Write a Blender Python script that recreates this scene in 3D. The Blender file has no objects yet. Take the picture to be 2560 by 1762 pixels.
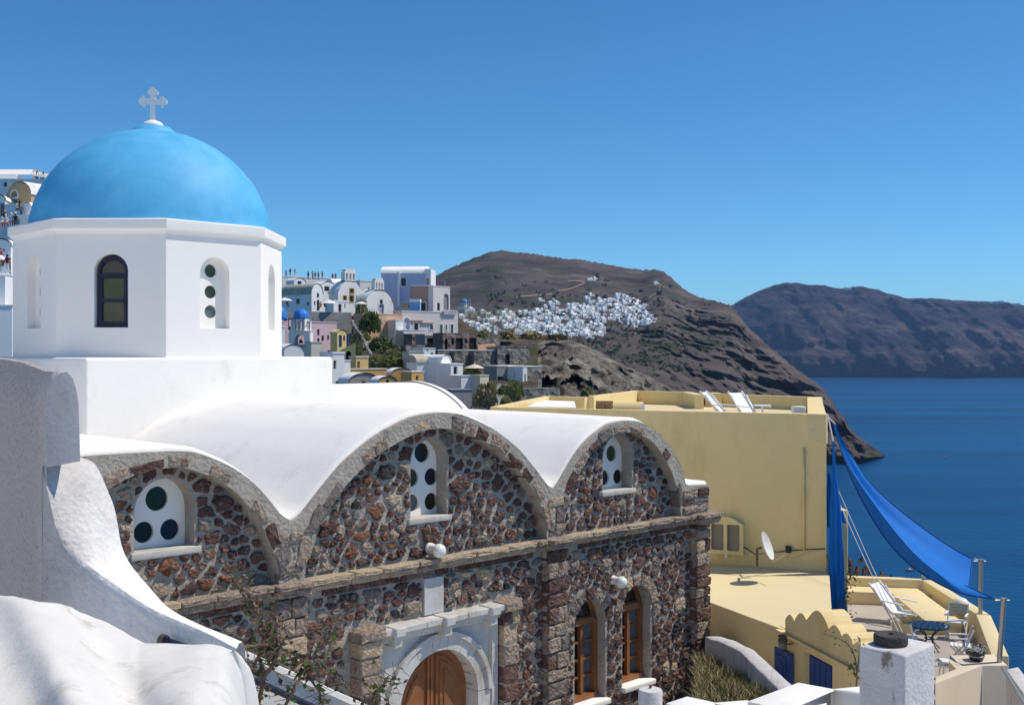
import bpy, bmesh, math, random
from mathutils import Vector, Matrix, noise
from mathutils.geometry import tessellate_polygon
random.seed(7)
R = random.Random(11)
C = bpy.context.scene.collection
SC = bpy.context.scene
F, CX, CY = 2840.0, 1280.0, 881.0
S2 = math.sqrt(.5)

# ------------------------------------------------------------------ camera
cam_d = bpy.data.cameras.new("camera")
cam = bpy.data.objects.new("camera", cam_d)
C.objects.link(cam)
cam.location = (0, 0, 0)
cam.rotation_euler = (math.radians(90), 0, 0)
cam_d.sensor_width = 36.0
cam_d.lens = 36.0 * F / 2560.0
cam_d.clip_start = 0.1
cam_d.clip_end = 60000
SC.camera = cam

# ------------------------------------------------------------------ sky and sun
SUN = Vector((.55, .07, .832)).normalized()
W = bpy.data.worlds.new("World")
SC.world = W
W.use_nodes = True
nt = W.node_tree
nt.nodes.clear()
sky = nt.nodes.new("ShaderNodeTexSky")
sky.sky_type = 'NISHITA'
sky.sun_disc = False
sky.sun_elevation = math.asin(SUN.z)
sky.sun_rotation = math.atan2(SUN.x, SUN.y)
sky.altitude = 0
sky.air_density = 0.7
sky.dust_density = 0.0
sky.ozone_density = 4.0
bg = nt.nodes.new("ShaderNodeBackground")
bg.inputs['Strength'].default_value = 0.122
wo = nt.nodes.new("ShaderNodeOutputWorld")
hs = nt.nodes.new("ShaderNodeHueSaturation"); hs.inputs['Saturation'].default_value = 1.15
tn = nt.nodes.new("ShaderNodeMix"); tn.data_type = 'RGBA'; tn.blend_type = 'MULTIPLY'; tn.inputs['Factor'].default_value = 1
tn.inputs['B'].default_value = (.66, .98, 1.04, 1)
nt.links.new(sky.outputs[0], hs.inputs['Color']); nt.links.new(hs.outputs[0], tn.inputs['A'])
nt.links.new(tn.outputs['Result'], bg.inputs['Color'])
nt.links.new(bg.outputs[0], wo.inputs['Surface'])
sun_d = bpy.data.lights.new("sun", 'SUN')
sun_d.energy = 4.0
sun_d.angle = math.radians(.53)
sun_d.color = (1.0, .925, .81)
sun = bpy.data.objects.new("sun", sun_d)
C.objects.link(sun)
sun.rotation_euler = SUN.to_track_quat('Z', 'Y').to_euler()
sun.location = (40, 10, 60)
SC.view_settings.view_transform = 'Standard'
SC.view_settings.look = 'None'
SC.view_settings.exposure = 0.1
SC.view_settings.gamma = 1.0
SC.view_settings.use_curve_mapping = False
SC.cycles.max_bounces = 8
SC.cycles.diffuse_bounces = 5
SC.cycles.volume_bounces = 0
SC.cycles.use_denoising = True
SC.cycles.denoiser = 'OPENIMAGEDENOISE'
SC.cycles.denoising_input_passes = 'RGB_ALBEDO_NORMAL'
SC.cycles.denoising_prefilter = 'ACCURATE'

# ------------------------------------------------------------------ helpers
def P(px, py, Y):
    return Vector(((px - CX) / F * Y, Y, (CY - py) / F * Y))

def lerp(a, b, t): return a + (b - a) * t

def interp(pts, x):
    if x <= pts[0][0]: return pts[0][1]
    for (x0, y0), (x1, y1) in zip(pts, pts[1:]):
        if x <= x1: return y0 + (y1 - y0) * (x - x0) / (x1 - x0)
    return pts[-1][1]

def smooth_curve(pts, n=6):
    out = []
    for i in range(len(pts) - 1):
        p0 = pts[max(i - 1, 0)]; p1 = pts[i]; p2 = pts[i + 1]; p3 = pts[min(i + 2, len(pts) - 1)]
        for k in range(n):
            t = k / n
            q = []
            for a, b, c, d in zip(p0, p1, p2, p3):
                q.append(.5 * ((2 * b) + (-a + c) * t + (2 * a - 5 * b + 4 * c - d) * t * t + (-a + 3 * b - 3 * c + d) * t ** 3))
            out.append(tuple(q))
    out.append(tuple(pts[-1]))
    return out

# ------------------------------------------------------------------ materials
MATS = {}
def mat(name, col, rough=.85, var=.12, vs=2.0, bump=.15, bs=18.0, col2=None, spec=.3, pit=0.0, dirt=None, metal=0.0, transl=None, bd=.02):
    if name in MATS: return MATS[name]
    m = bpy.data.materials.new(name)
    m.use_nodes = True
    t = m.node_tree; N = t.nodes; L = t.links
    b = N["Principled BSDF"]
    b.inputs['Roughness'].default_value = rough
    b.inputs['Metallic'].default_value = metal
    b.inputs['Specular IOR Level'].default_value = spec
    tc = N.new("ShaderNodeTexCoord")
    n1 = N.new("ShaderNodeTexNoise"); n1.inputs['Scale'].default_value = vs; n1.inputs['Detail'].default_value = 6
    n1.inputs['Roughness'].default_value = .65
    L.new(tc.outputs['Object'], n1.inputs['Vector'])
    ramp = N.new("ShaderNodeValToRGB")
    ramp.color_ramp.elements[0].position = .3; ramp.color_ramp.elements[1].position = .7
    a = [c * (1 - var) for c in col]; c2 = col2 if col2 else [min(c * (1 + var), .95) for c in col]
    ramp.color_ramp.elements[0].color = (*a, 1); ramp.color_ramp.elements[1].color = (*c2, 1)
    L.new(n1.outputs['Fac'], ramp.inputs['Fac'])
    out = ramp.outputs['Color']
    if dirt:   # (colour, scale, lo, hi)
        n3 = N.new("ShaderNodeTexNoise"); n3.inputs['Scale'].default_value = dirt[1]; n3.inputs['Detail'].default_value = 9
        n3.inputs['Roughness'].default_value = .72
        mp = N.new("ShaderNodeMapping"); mp.inputs['Scale'].default_value = (1, 1, .45)
        L.new(tc.outputs['Object'], mp.inputs['Vector']); L.new(mp.outputs[0], n3.inputs['Vector'])
        mr = N.new("ShaderNodeMapRange"); mr.inputs[1].default_value = dirt[2]; mr.inputs[2].default_value = dirt[3]
        mr.clamp = True
        mx = N.new("ShaderNodeMix"); mx.data_type = 'RGBA'
        L.new(n3.outputs['Fac'], mr.inputs[0]); L.new(mr.outputs[0], mx.inputs['Factor'])
        L.new(out, mx.inputs['A']); mx.inputs['B'].default_value = (*dirt[0], 1)
        out = mx.outputs['Result']
    L.new(out, b.inputs['Base Color'])
    if bump > 0:
        n2 = N.new("ShaderNodeTexNoise"); n2.inputs['Scale'].default_value = bs; n2.inputs['Detail'].default_value = 8
        n2.inputs['Roughness'].default_value = .6
        L.new(tc.outputs['Object'], n2.inputs['Vector'])
        h = n2.outputs['Fac']
        if pit > 0:
            v = N.new("ShaderNodeTexVoronoi"); v.inputs['Scale'].default_value = bs * .6
            L.new(tc.outputs['Object'], v.inputs['Vector'])
            ad = N.new("ShaderNodeMath"); ad.operation = 'MULTIPLY_ADD'
            L.new(v.outputs['Distance'], ad.inputs[0]); ad.inputs[1].default_value = pit
            L.new(n2.outputs['Fac'], ad.inputs[2]); h = ad.outputs[0]
        bm_ = N.new("ShaderNodeBump"); bm_.inputs['Strength'].default_value = bump; bm_.inputs['Distance'].default_value = bd
        L.new(h, bm_.inputs['Height']); L.new(bm_.outputs[0], b.inputs['Normal'])
    if transl:
        tr = N.new("ShaderNodeBsdfTranslucent"); tr.inputs['Color'].default_value = (*transl[0], 1)
        ms = N.new("ShaderNodeMixShader"); ms.inputs[0].default_value = transl[1]
        L.new(b.outputs[0], ms.inputs[1]); L.new(tr.outputs[0], ms.inputs[2])
        L.new(ms.outputs[0], N["Material Output"].inputs['Surface'])
    MATS[name] = m
    return m

# ------------------------------------------------------------------ mesh builder (world coordinates)
class Plane:
    """vertical plane: origin (x,y), unit direction e along it, outward normal n"""
    def __init__(s, O, e):
        s.O = Vector(O[:2]); s.e = Vector(e[:2]).normalized(); s.n = Vector((s.e.y, -s.e.x))
    def pt(s, a, z, d=0.0):
        q = s.O + s.e * a + s.n * d
        return Vector((q.x, q.y, z))
    def inv(s, px, py, d=0.0):
        o = s.O + s.n * d; k = (px - CX) / F
        a = (k * o.y - o.x) / (s.e.x - k * s.e.y)
        Y = o.y + a * s.e.y
        return a, (CY - py) / F * Y

class MB:
    def __init__(s): s.v = []; s.f = []; s.m = []; s.mi = 0
    def add(s, pts): 
        n = len(s.v); s.v.extend(Vector(p) for p in pts); return n
    def face(s, idx): s.f.append(tuple(idx)); s.m.append(s.mi)
    def quad(s, *pts): n = s.add(pts); s.face(range(n, n + len(pts)))
    def hexa(s, lo, hi):
        n = s.add(list(lo) + list(hi)); k = len(lo)
        s.face(range(n + k - 1, n - 1, -1)); s.face(range(n + k, n + 2 * k))
        for i in range(k):
            j = (i + 1) % k; s.face((n + i, n + j, n + k + j, n + k + i))
    def box(s, lo, hi):
        (x0, y0, z0), (x1, y1, z1) = lo, hi
        s.hexa([(x0, y0, z0), (x1, y0, z0), (x1, y1, z0), (x0, y1, z0)], [(x0, y0, z1), (x1, y0, z1), (x1, y1, z1), (x0, y1, z1)])
    def pbox(s, pl, a0, a1, z0, z1, d0, d1):
        s.hexa([pl.pt(a0, z0, d1), pl.pt(a1, z0, d1), pl.pt(a1, z0, d0), pl.pt(a0, z0, d0)],
               [pl.pt(a0, z1, d1), pl.pt(a1, z1, d1), pl.pt(a1, z1, d0), pl.pt(a0, z1, d0)])
    def prism(s, poly, z0, z1):   # plan polygon
        s.hexa([(p[0], p[1], z0) for p in poly], [(p[0], p[1], z1) for p in poly])
    def obox(s, o, ex, ey, ez, c0, c1):   # oriented box in frame
        o = Vector(o)
        g = lambda x, y, z: o + Vector(ex) * x + Vector(ey) * y + Vector(ez) * z
        (x0, y0, z0), (x1, y1, z1) = c0, c1
        s.hexa([g(x0, y0, z0), g(x1, y0, z0), g(x1, y1, z0), g(x0, y1, z0)], [g(x0, y0, z1), g(x1, y0, z1), g(x1, y1, z1), g(x0, y1, z1)])
    def plate(s, pl, outer, holes, d0, d1, back=True):
        loops = [outer] + list(holes)
        tri = tessellate_polygon([[Vector((a, b, 0)) for a, b in l] for l in loops])
        flat = [p for l in loops for p in l]
        nf = s.add([pl.pt(a, b, d1) for a, b in flat])
        nb = s.add([pl.pt(a, b, d0) for a, b in flat])
        for t in tri:
            (ax, ay), (bx, by), (cx, cy) = [flat[i] for i in t]
            if (bx - ax) * (cy - ay) - (by - ay) * (cx - ax) < 0: t = (t[0], t[2], t[1])
            s.face([nf + i for i in t])
            if back: s.face([nb + i for i in reversed(t)])
        o = 0
        for l in loops:
            k = len(l)
            for i in range(k):
                j = (i + 1) % k
                s.face((nf + o + i, nb + o + i, nb + o + j, nf + o + j))
            o += k
    def tube(s, pts, r, n=8, r2=None, cap=True):
        pts = [Vector(p) for p in pts]; m = len(pts); rings = []
        up = None
        for i, p in enumerate(pts):
            d = (pts[min(i + 1, m - 1)] - pts[max(i - 1, 0)])
            if d.length < 1e-9: d = Vector((0, 0, 1))
            d.normalize()
            if up is None: up = d.orthogonal().normalized()
            up = (up - d * up.dot(d))
            if up.length < 1e-6: up = d.orthogonal()
            up.normalize(); w = d.cross(up)
            rr = r if r2 is None else lerp(r, r2, i / max(m - 1, 1))
            rings.append(s.add([p + (up * math.cos(2 * math.pi * k / n) + w * math.sin(2 * math.pi * k / n)) * rr for k in range(n)]))
        for a, b in zip(rings, rings[1:]):
            for k in range(n): s.face((a + k, a + (k + 1) % n, b + (k + 1) % n, b + k))
        if cap:
            s.face(range(rings[0] + n - 1, rings[0] - 1, -1)); s.face(range(rings[-1], rings[-1] + n))
    def bar(s, p, q, w, h=None):
        p = Vector(p); q = Vector(q); h = h or w
        d = (q - p); L = d.length; d.normalize()
        x = d.cross(Vector((0, 0, 1)))
        if x.length < 1e-4: x = Vector((1, 0, 0))
        x.normalize(); y = x.cross(d)
        s.obox(p, x, y, d, (-w / 2, -h / 2, 0), (w / 2, h / 2, L))
    def lathe(s, c, prof, n=24):
        c = Vector(c); rings = []
        for r, z in prof:
            if r < 1e-6: rings.append((s.add([c + Vector((0, 0, z))]), 1))
            else: rings.append((s.add([c + Vector((r * math.cos(2 * math.pi * k / n), r * math.sin(2 * math.pi * k / n), z)) for k in range(n)]), n))
        for (a, na), (b, nb) in zip(rings, rings[1:]):
            for k in range(n):
                k2 = (k + 1) % n
                if na == 1 and nb == 1: continue
                if na == 1: s.face((a, b + k, b + k2)[::-1] if 0 else (a, b + k2, b + k)[::-1])
                elif nb == 1: s.face((a + k, a + k2, b))
                else: s.face((a + k, a + k2, b + k2, b + k))
        if rings[0][1] > 1: s.face(range(rings[0][0] + n - 1, rings[0][0] - 1, -1))
        if rings[-1][1] > 1: s.face(range(rings[-1][0], rings[-1][0] + n))
    def grid(s, rows, close=False):
        n = [s.add(r) for r in rows]; w = len(rows[0])
        for a, b in zip(n, n[1:]):
            for k in range(w - 1 + (1 if close else 0)):
                k2 = (k + 1) % w
                s.face((a + k, a + k2, b + k2, b + k))
    def sphere(s, c, r, n=16, m=10, sz=1.0):
        s.lathe(c, [(r * math.sin(math.pi * i / m), -r * sz * math.cos(math.pi * i / m)) for i in range(m + 1)], n)

OM = {}
def link(o, parent, inv):
    C.objects.link(o); o.parent = parent; OM[o] = inv
    return o
def part(mb, name, mats, parent=None, smooth=False, kind=None, label=None, recalc=True, ang=None):
    inv = OM[parent] if parent else Matrix.Identity(4)
    me = bpy.data.meshes.new(name)
    me.from_pydata([inv @ v for v in mb.v], [], mb.f)
    for m in (mats if isinstance(mats, (list, tuple)) else [mats]): me.materials.append(m)
    if max(mb.m or [0]) > 0: me.polygons.foreach_set('material_index', mb.m)
    if recalc:
        b = bmesh.new(); b.from_mesh(me); bmesh.ops.recalc_face_normals(b, faces=b.faces); b.to_mesh(me); b.free()
    if smooth: me.shade_smooth()
    if ang is not None:
        me.shade_smooth(); me.set_sharp_from_angle(angle=math.radians(ang))
    me.update()
    o = bpy.data.objects.new(name, me)
    link(o, parent, inv)
    if kind: o['kind'] = kind
    if label: o['label'] = label
    return o
def root(name, label, cat, loc, rz=0.0, group=None):
    o = bpy.data.objects.new(name, None); o.empty_display_size = .3
    C.objects.link(o); o.location = loc; o.rotation_euler = (0, 0, rz)
    o['label'] = label; o['category'] = cat
    if group: o['group'] = group
    OM[o] = (Matrix.Translation(Vector(loc)) @ Matrix.Rotation(rz, 4, 'Z')).inverted()
    return o
def solo(mb, name, mats, label, cat, loc, group=None, **k):
    inv = Matrix.Translation(-Vector(loc))
    for i, v in enumerate(mb.v): mb.v[i] = inv @ v
    o = part(mb, name, mats, None, **k); o.location = loc
    o['label'] = label; o['category'] = cat
    if group: o['group'] = group
    return o
def copy_tree(r, loc, rz=None, label=None, group=None, scale=None):
    def cp(o, par):
        c = o.copy(); C.objects.link(c); c.parent = par
        for ch in o.children: cp(ch, c)
        return c
    c = cp(r, None); c.location = loc
    if rz is not None: c.rotation_euler = (0, 0, rz)
    if label: c['label'] = label
    if group: c['group'] = group
    if scale: c.scale = (scale,) * 3 if not isinstance(scale, tuple) else scale
    return c
def arch_poly(c, hw, z0, zs, rise=None, n=14):
    """arched opening outline: centre c, half width hw, sill z0, springing zs"""
    rise = hw if rise is None else rise
    pts = [(c - hw, z0), (c + hw, z0)]
    for i in range(n + 1):
        a = math.pi * i / n
        pts.append((c + hw * math.cos(a), zs + rise * math.sin(a)))
    return pts
def circ(c, z, r, n=20, rz=None):
    return [(c + r * math.cos(2 * math.pi * i / n), z + (rz or r) * math.sin(2 * math.pi * i / n)) for i in range(n)]

# ------------------------------------------------------------------ palette
PLASTER = mat("white_plaster", (.865, .838, .795), .9, .025, 1.1, .12, 9, bd=.03, dirt=((.68, .65, .60), 1.3, .55, .80))
PLASTER_D = mat("drum_plaster", (.865, .838, .795), .9, .02, .8, .08, 6, bd=.03)
DIRTY_PL = mat("stained_plaster", (.50, .465, .455), .95, .14, 1.6, .5, 42, bd=.03, dirt=((.22, .195, .18), 4.0, .57, .70), pit=.5)
ROUGH_PL = mat("rough_plaster", (.84, .82, .80), .95, .10, 2.2, .55, 42, bd=.03, dirt=((.30, .27, .25), 3.1, .585, .72), pit=.5)
OLD_PL = mat("old_whitewash", (.68, .66, .625), .95, .07, 3.0, .30, 34, bd=.012, dirt=((.46, .42, .36), 4.5, .57, .74))
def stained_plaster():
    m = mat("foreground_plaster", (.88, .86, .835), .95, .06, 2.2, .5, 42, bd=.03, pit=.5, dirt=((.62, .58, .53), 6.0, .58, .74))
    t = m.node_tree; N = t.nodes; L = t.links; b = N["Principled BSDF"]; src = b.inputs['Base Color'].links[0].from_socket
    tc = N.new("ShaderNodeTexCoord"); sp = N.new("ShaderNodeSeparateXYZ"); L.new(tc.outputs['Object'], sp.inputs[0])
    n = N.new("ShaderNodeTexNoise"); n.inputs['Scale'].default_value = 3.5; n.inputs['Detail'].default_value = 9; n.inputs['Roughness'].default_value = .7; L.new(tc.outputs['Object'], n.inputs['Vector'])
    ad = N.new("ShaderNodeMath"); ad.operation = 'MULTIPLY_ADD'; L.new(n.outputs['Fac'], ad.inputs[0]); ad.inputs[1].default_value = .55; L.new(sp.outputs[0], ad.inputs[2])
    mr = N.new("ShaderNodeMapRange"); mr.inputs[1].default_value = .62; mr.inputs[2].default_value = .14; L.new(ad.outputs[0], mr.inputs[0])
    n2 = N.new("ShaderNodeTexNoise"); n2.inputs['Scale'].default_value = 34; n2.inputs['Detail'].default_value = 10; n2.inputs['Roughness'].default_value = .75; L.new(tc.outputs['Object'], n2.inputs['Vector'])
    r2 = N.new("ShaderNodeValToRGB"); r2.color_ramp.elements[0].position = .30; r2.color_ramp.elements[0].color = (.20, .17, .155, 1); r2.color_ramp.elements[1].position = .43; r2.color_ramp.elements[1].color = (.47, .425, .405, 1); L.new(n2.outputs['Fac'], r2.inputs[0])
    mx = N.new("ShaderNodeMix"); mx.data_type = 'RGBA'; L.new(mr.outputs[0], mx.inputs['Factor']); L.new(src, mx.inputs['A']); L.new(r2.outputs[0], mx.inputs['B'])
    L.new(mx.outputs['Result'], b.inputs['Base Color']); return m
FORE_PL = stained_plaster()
WHITE = mat("white_wall", (.90, .885, .86), .9, .06, .25, .1, 2)
CREAM = mat("cream_wall", (.68, .62, .50), .9, .06, .3, .1, 2)
BLUE_DOME = mat("blue_dome_paint", (.075, .42, .74), .6, .10, 1.4, .08, 10, col2=(.12, .48, .79), dirt=((.22, .52, .75), 1.0, .52, .85), spec=.35)
MORTAR = mat("grey_mortar", (.40, .36, .31), .95, .16, 2.6, .8, 20, bd=.05, pit=.4, dirt=((.17, .155, .14), 3.0, .56, .72))
ST = [mat("maroon_stone", (.098, .054, .048), .9, .45, 7, .9, 26, col2=(.17, .095, .08), bd=.05, pit=.7, dirt=((.27, .235, .205), 5.5, .56, .63)),
      mat("red_brown_stone", (.15, .080, .064), .9, .4, 7, .9, 26, col2=(.23, .13, .10), bd=.05, pit=.7, dirt=((.27, .235, .205), 5.5, .56, .63)),
      mat("rust_stone", (.22, .095, .055), .9, .4, 8, .9, 28, col2=(.28, .14, .085), bd=.05, pit=.7, dirt=((.27, .235, .205), 5.5, .56, .63)),
      mat("pinkish_tuff", (.36, .27, .21), .95, .3, 8, .9, 24, col2=(.42, .34, .27), bd=.05, pit=.8, dirt=((.19, .11, .09), 7, .55, .66)),
      mat("grey_stone", (.20, .17, .15), .95, .35, 8, .9, 24, bd=.05, pit=.5),
      mat("black_lava", (.045, .042, .04), .9, .4, 8, .9, 24, bd=.05, pit=.8),
      mat("tan_stone", (.46, .35, .23), .95, .22, 6, .8, 30, col2=(.54, .43, .31), bd=.04, pit=.6, dirt=((.26, .19, .14), 8, .58, .70))]
MARBLE = mat("weathered_marble", (.54, .53, .51), .7, .15, 3, .3, 30, dirt=((.38, .32, .24), 3.0, .50, .72), spec=.4)
WOOD = mat("varnished_brown_wood", (.27, .105, .04), .45, .25, 4, .1, 40, spec=.5)
DARKGLASS = mat("dark_glass", (.012, .014, .014), .12, .1, 3, 0, spec=.6)
GREENGLASS = mat("green_glass", (.012, .028, .012), .15, .1, 3, 0, spec=.6)
BROWNGLASS = mat("olive_glass", (.05, .055, .025), .2, .3, 3, 0, spec=.5)
BLUEGLASS = mat("blue_glass", (.010, .014, .04), .15, .1, 3, 0, spec=.6)
GREYGLASS = mat("pale_grey_glass", (.13, .135, .135), .25, .25, 4, 0, spec=.5)
NAVY = mat("navy_paint", (.012, .016, .045), .5, .2, 5, .05, 30)
YELLOW = mat("yellow_render", (.80, .635, .325), .9, .035, .5, .10, 9, dirt=((.62, .47, .21), .9, .50, .78))
YELLOW_L = mat("pale_yellow_render", (.70, .59, .36), .9, .03, .6, .10, 9)
OCHRE = mat("ochre_wall", (.60, .36, .14), .9, .07, .5, .1, 4)
BLUEDOOR = mat("blue_door_paint", (.03, .075, .26), .5, .15, 3, .1, 20)
METAL = mat("steel_pole", (.45, .43, .40), .4, .1, 3, .05, 20, metal=.7)
SAIL = mat("blue_sailcloth", (.003, .155, .56), .75, .06, 1.2, .15, 8, transl=((.0, .30, .90), .12), bd=.05)
SHADE_FILL = mat("opening_shade", (.02, .018, .016), .9, .2, 1, 0)  # near-black sheets painted as the shade inside open doorways and arches
GLOBE = mat("milk_glass", (.78, .77, .70), .25, .03, 3, 0, spec=.5)
# ================================================================== CHURCH
OC = (-9.0, 28.48)
def CH(x, y, z): return Vector((OC[0] + S2 * (x - y), OC[1] + S2 * (x + y), z))
FAC = Plane((OC[0] + S2 * 10.73, OC[1] - S2 * 10.73), (S2, S2))
GZ = -9.4
church = root("church", "white church with a large pale blue dome and a rubble facade of three arches", "church", (OC[0], OC[1], GZ), math.radians(45))
def bevel_last(o, off, seg=2, ang=35):
    b = bmesh.new(); b.from_mesh(o.data)
    bmesh.ops.remove_doubles(b, verts=b.verts, dist=1e-4)
    es = [e for e in b.edges if len(e.link_faces) == 2 and e.calc_face_angle(0) > math.radians(ang)]
    bmesh.ops.bevel(b, geom=es, offset=off, segments=seg, profile=.5, affect='EDGES')
    b.to_mesh(o.data); b.free(); o.data.shade_smooth(); o.data.set_sharp_from_angle(angle=math.radians(40))

# ---- body under the roofs
mb = MB(); lo = [CH(-8.5, -9.8, GZ), CH(8.45, -9.8, GZ), CH(8.45, 8, GZ), CH(-8.5, 8, GZ)]
mb.hexa(lo, [Vector((p.x, p.y, -3.35)) for p in lo]); part(mb, "wall", PLASTER, church)

# ---- arches of the facade
MID_O = [(0, -1.07), (.35, -1.09), (.75, -1.17), (1.4, -1.42), (1.75, -1.62), (2.15, -1.88), (2.62, -2.31), (2.86, -2.55), (3.02, -2.68), (3.17, -2.74)]
MID_I = [(0, -1.40), (.34, -1.43), (.7, -1.52), (1.0, -1.63), (1.35, -1.78), (1.65, -1.96), (2.05, -2.25), (2.42, -2.62), (2.72, -3.0), (2.88, -3.4), (2.95, -3.8)]
SID_O = [(0, -1.45), (.35, -1.47), (.62, -1.53), (1.15, -1.77), (1.55, -2.06), (1.86, -2.38), (2.05, -2.60), (2.2, -2.70), (2.36, -2.745)]
SID_I = [(0, -1.74), (.3, -1.76), (.55, -1.83), (.85, -1.96), (1.12, -2.13), (1.42, -2.42), (1.7, -2.80), (1.88, -3.2), (1.97, -3.5), (2.02, -3.8)]
CM, CR_, CL = .06, 5.5, -5.38
def both(c, half): return [(c - a, b) for a, b in reversed(half[1:])] + [(c + a, b) for a, b in half]
mid_o = smooth_curve(both(CM, MID_O), 3); mid_i = smooth_curve(both(CM, MID_I), 3)
rig_o = smooth_curve(both(CR_, SID_O[:7]) + [(7.68, -2.97), (7.82, -3.05)], 3); rig_i = smooth_curve(both(CR_, SID_I), 3)
lef_i = smooth_curve(both(CL, SID_I), 3)
lef_o = smooth_curve([(-8.55, -1.5), (-7.4, -1.46), (-6.3, -1.44)] + [(CL + a, b) for a, b in SID_O[:7]] + [(CL + 2.2, -2.70)], 3)
top_line = lef_o + [(-3.12, -2.745)] + mid_o + [(3.3, -2.745)] + [p for p in rig_o if p[0] > 3.42] + [(8.62, -3.10)]
mid_o_s = [p for p in top_line]
tl = []
for p in top_line:
    if not tl or p[0] > tl[-1][0] + .01: tl.append(p)
top_line = tl
def topz(t): return interp(top_line, t)
ARCHES = [(CL, lef_i), (CM, mid_i), (CR_, rig_i)]
# ring and spandrel layer (outline minus the three arched openings, open at the bottom on the string course)
outer = [(-8.6, -3.82)]
for c, il in ARCHES: outer += [(a, max(b, -3.82)) for a, b in il]
outer += [(8.62, -3.82), (8.62, -3.14)] + [(a, b - .04) for a, b in reversed(top_line[:-1])] + [(-8.6, -1.56)]
mb = MB(); mb.plate(FAC, outer, [], -.45, 0.0)
part(mb, "gable_wall", MORTAR, church)
# ---- openings
def op(pxl, pxr, d=-.26):
    l = FAC.inv(pxl, 1300, d)[0]; r = FAC.inv(pxr, 1300, d)[0]; return (l + r) / 2, (r - l) / 2
OP = {}
OP['l'] = (*op(335, 486), -3.02, -2.42)
OP['m'] = (*op(1026, 1117), -3.06, -2.06)
OP['r'] = (*op(1507, 1580), -3.03, -2.32)
def apoly(k, grow=0.0):
    c, hw, z0, zs = OP[k]; return arch_poly(c, hw + grow, z0 - grow, zs, hw + grow, 14)
mb = MB()
for (c, il), k in zip(ARCHES, 'lmr'):
    o2 = [(a, max(b, -3.9)) for a, b in il]
    # behind the ring: slightly larger than the opening
    big = [(c + (a - c) * 1.05, b + .10 if b > -3.7 else -3.95) for a, b in il]
    mb.plate(FAC, big, [apoly(k)], -.64, -.26)
part(mb, "tympanum", MORTAR, church)
# ---- lower wall with the door and two windows
DC = .13
W1 = (4.50, .50, -7.45, -5.75); W2 = (6.07, .50, -7.35, -5.68)
lower = [(-8.6, GZ), (8.62, GZ), (8.62, -3.84), (-8.6, -3.84)]
door_hole = arch_poly(DC, .96, GZ + .05, -6.45)
mb = MB(); mb.plate(FAC, lower, [door_hole, arch_poly(*W1), arch_poly(*W2)], -.62, -.15)
part(mb, "facade_wall", MORTAR, church)

# ---- round-holed window panels
def holes_panel(name, c, hw, z0, zs, circles, d, plane=FAC, parent=None, m=None, glass=DARKGLASS):
    mb = MB(); mb.plate(plane, arch_poly(c, hw + .01, z0 - .01, zs, hw + .01), [circ(a, b, r) for a, b, r, g in circles], d - .07, d)
    w = part(mb, name, m or PLASTER_D, parent)
    for a, b, r, g in circles:
        q = MB(); q.plate(plane, circ(a, b, r + .002), [], d - .065, d - .05); part(q, "pane", g, w)
    return w
def cc(px, py, r, g, d=-.56):
    a, z = FAC.inv(px, py, d); return (a, z, r, g)
holes_panel("window", *OP['l'], [cc(392, 1246, .19, GREENGLASS), cc(359, 1330, .165, DARKGLASS), cc(425, 1323, .165, BLUEGLASS)], -.56, parent=church)
holes_panel("window", *OP['m'], [cc(1055, 1131, .185, DARKGLASS), cc(1029, 1194, .165, BROWNGLASS), cc(1078, 1191, .165, BLUEGLASS), cc(1030, 1257, .165, GREYGLASS), cc(1078, 1253, .165, GREENGLASS)], -.56, parent=church)
holes_panel("window", *OP['r'], [cc(1529, 1133, .18, BROWNGLASS), cc(1511, 1194, .165, DARKGLASS), cc(1545, 1191, .165, DARKGLASS)], -.56, parent=church)
SILL = mat("sill_mortar", (.52, .49, .44), .95, .12, 3, .5, 25, dirt=((.33, .3, .26), 3, .55, .7))
for k in 'lmr':
    c, hw, z0, zs = OP[k]
    mb = MB(); mb.pbox(FAC, c - hw - .06, c + hw + .10, z0 - .10, z0 + .012, -.55, -.21)
    bevel_last(part(mb, "window_sill", SILL, church), .02)

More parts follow.
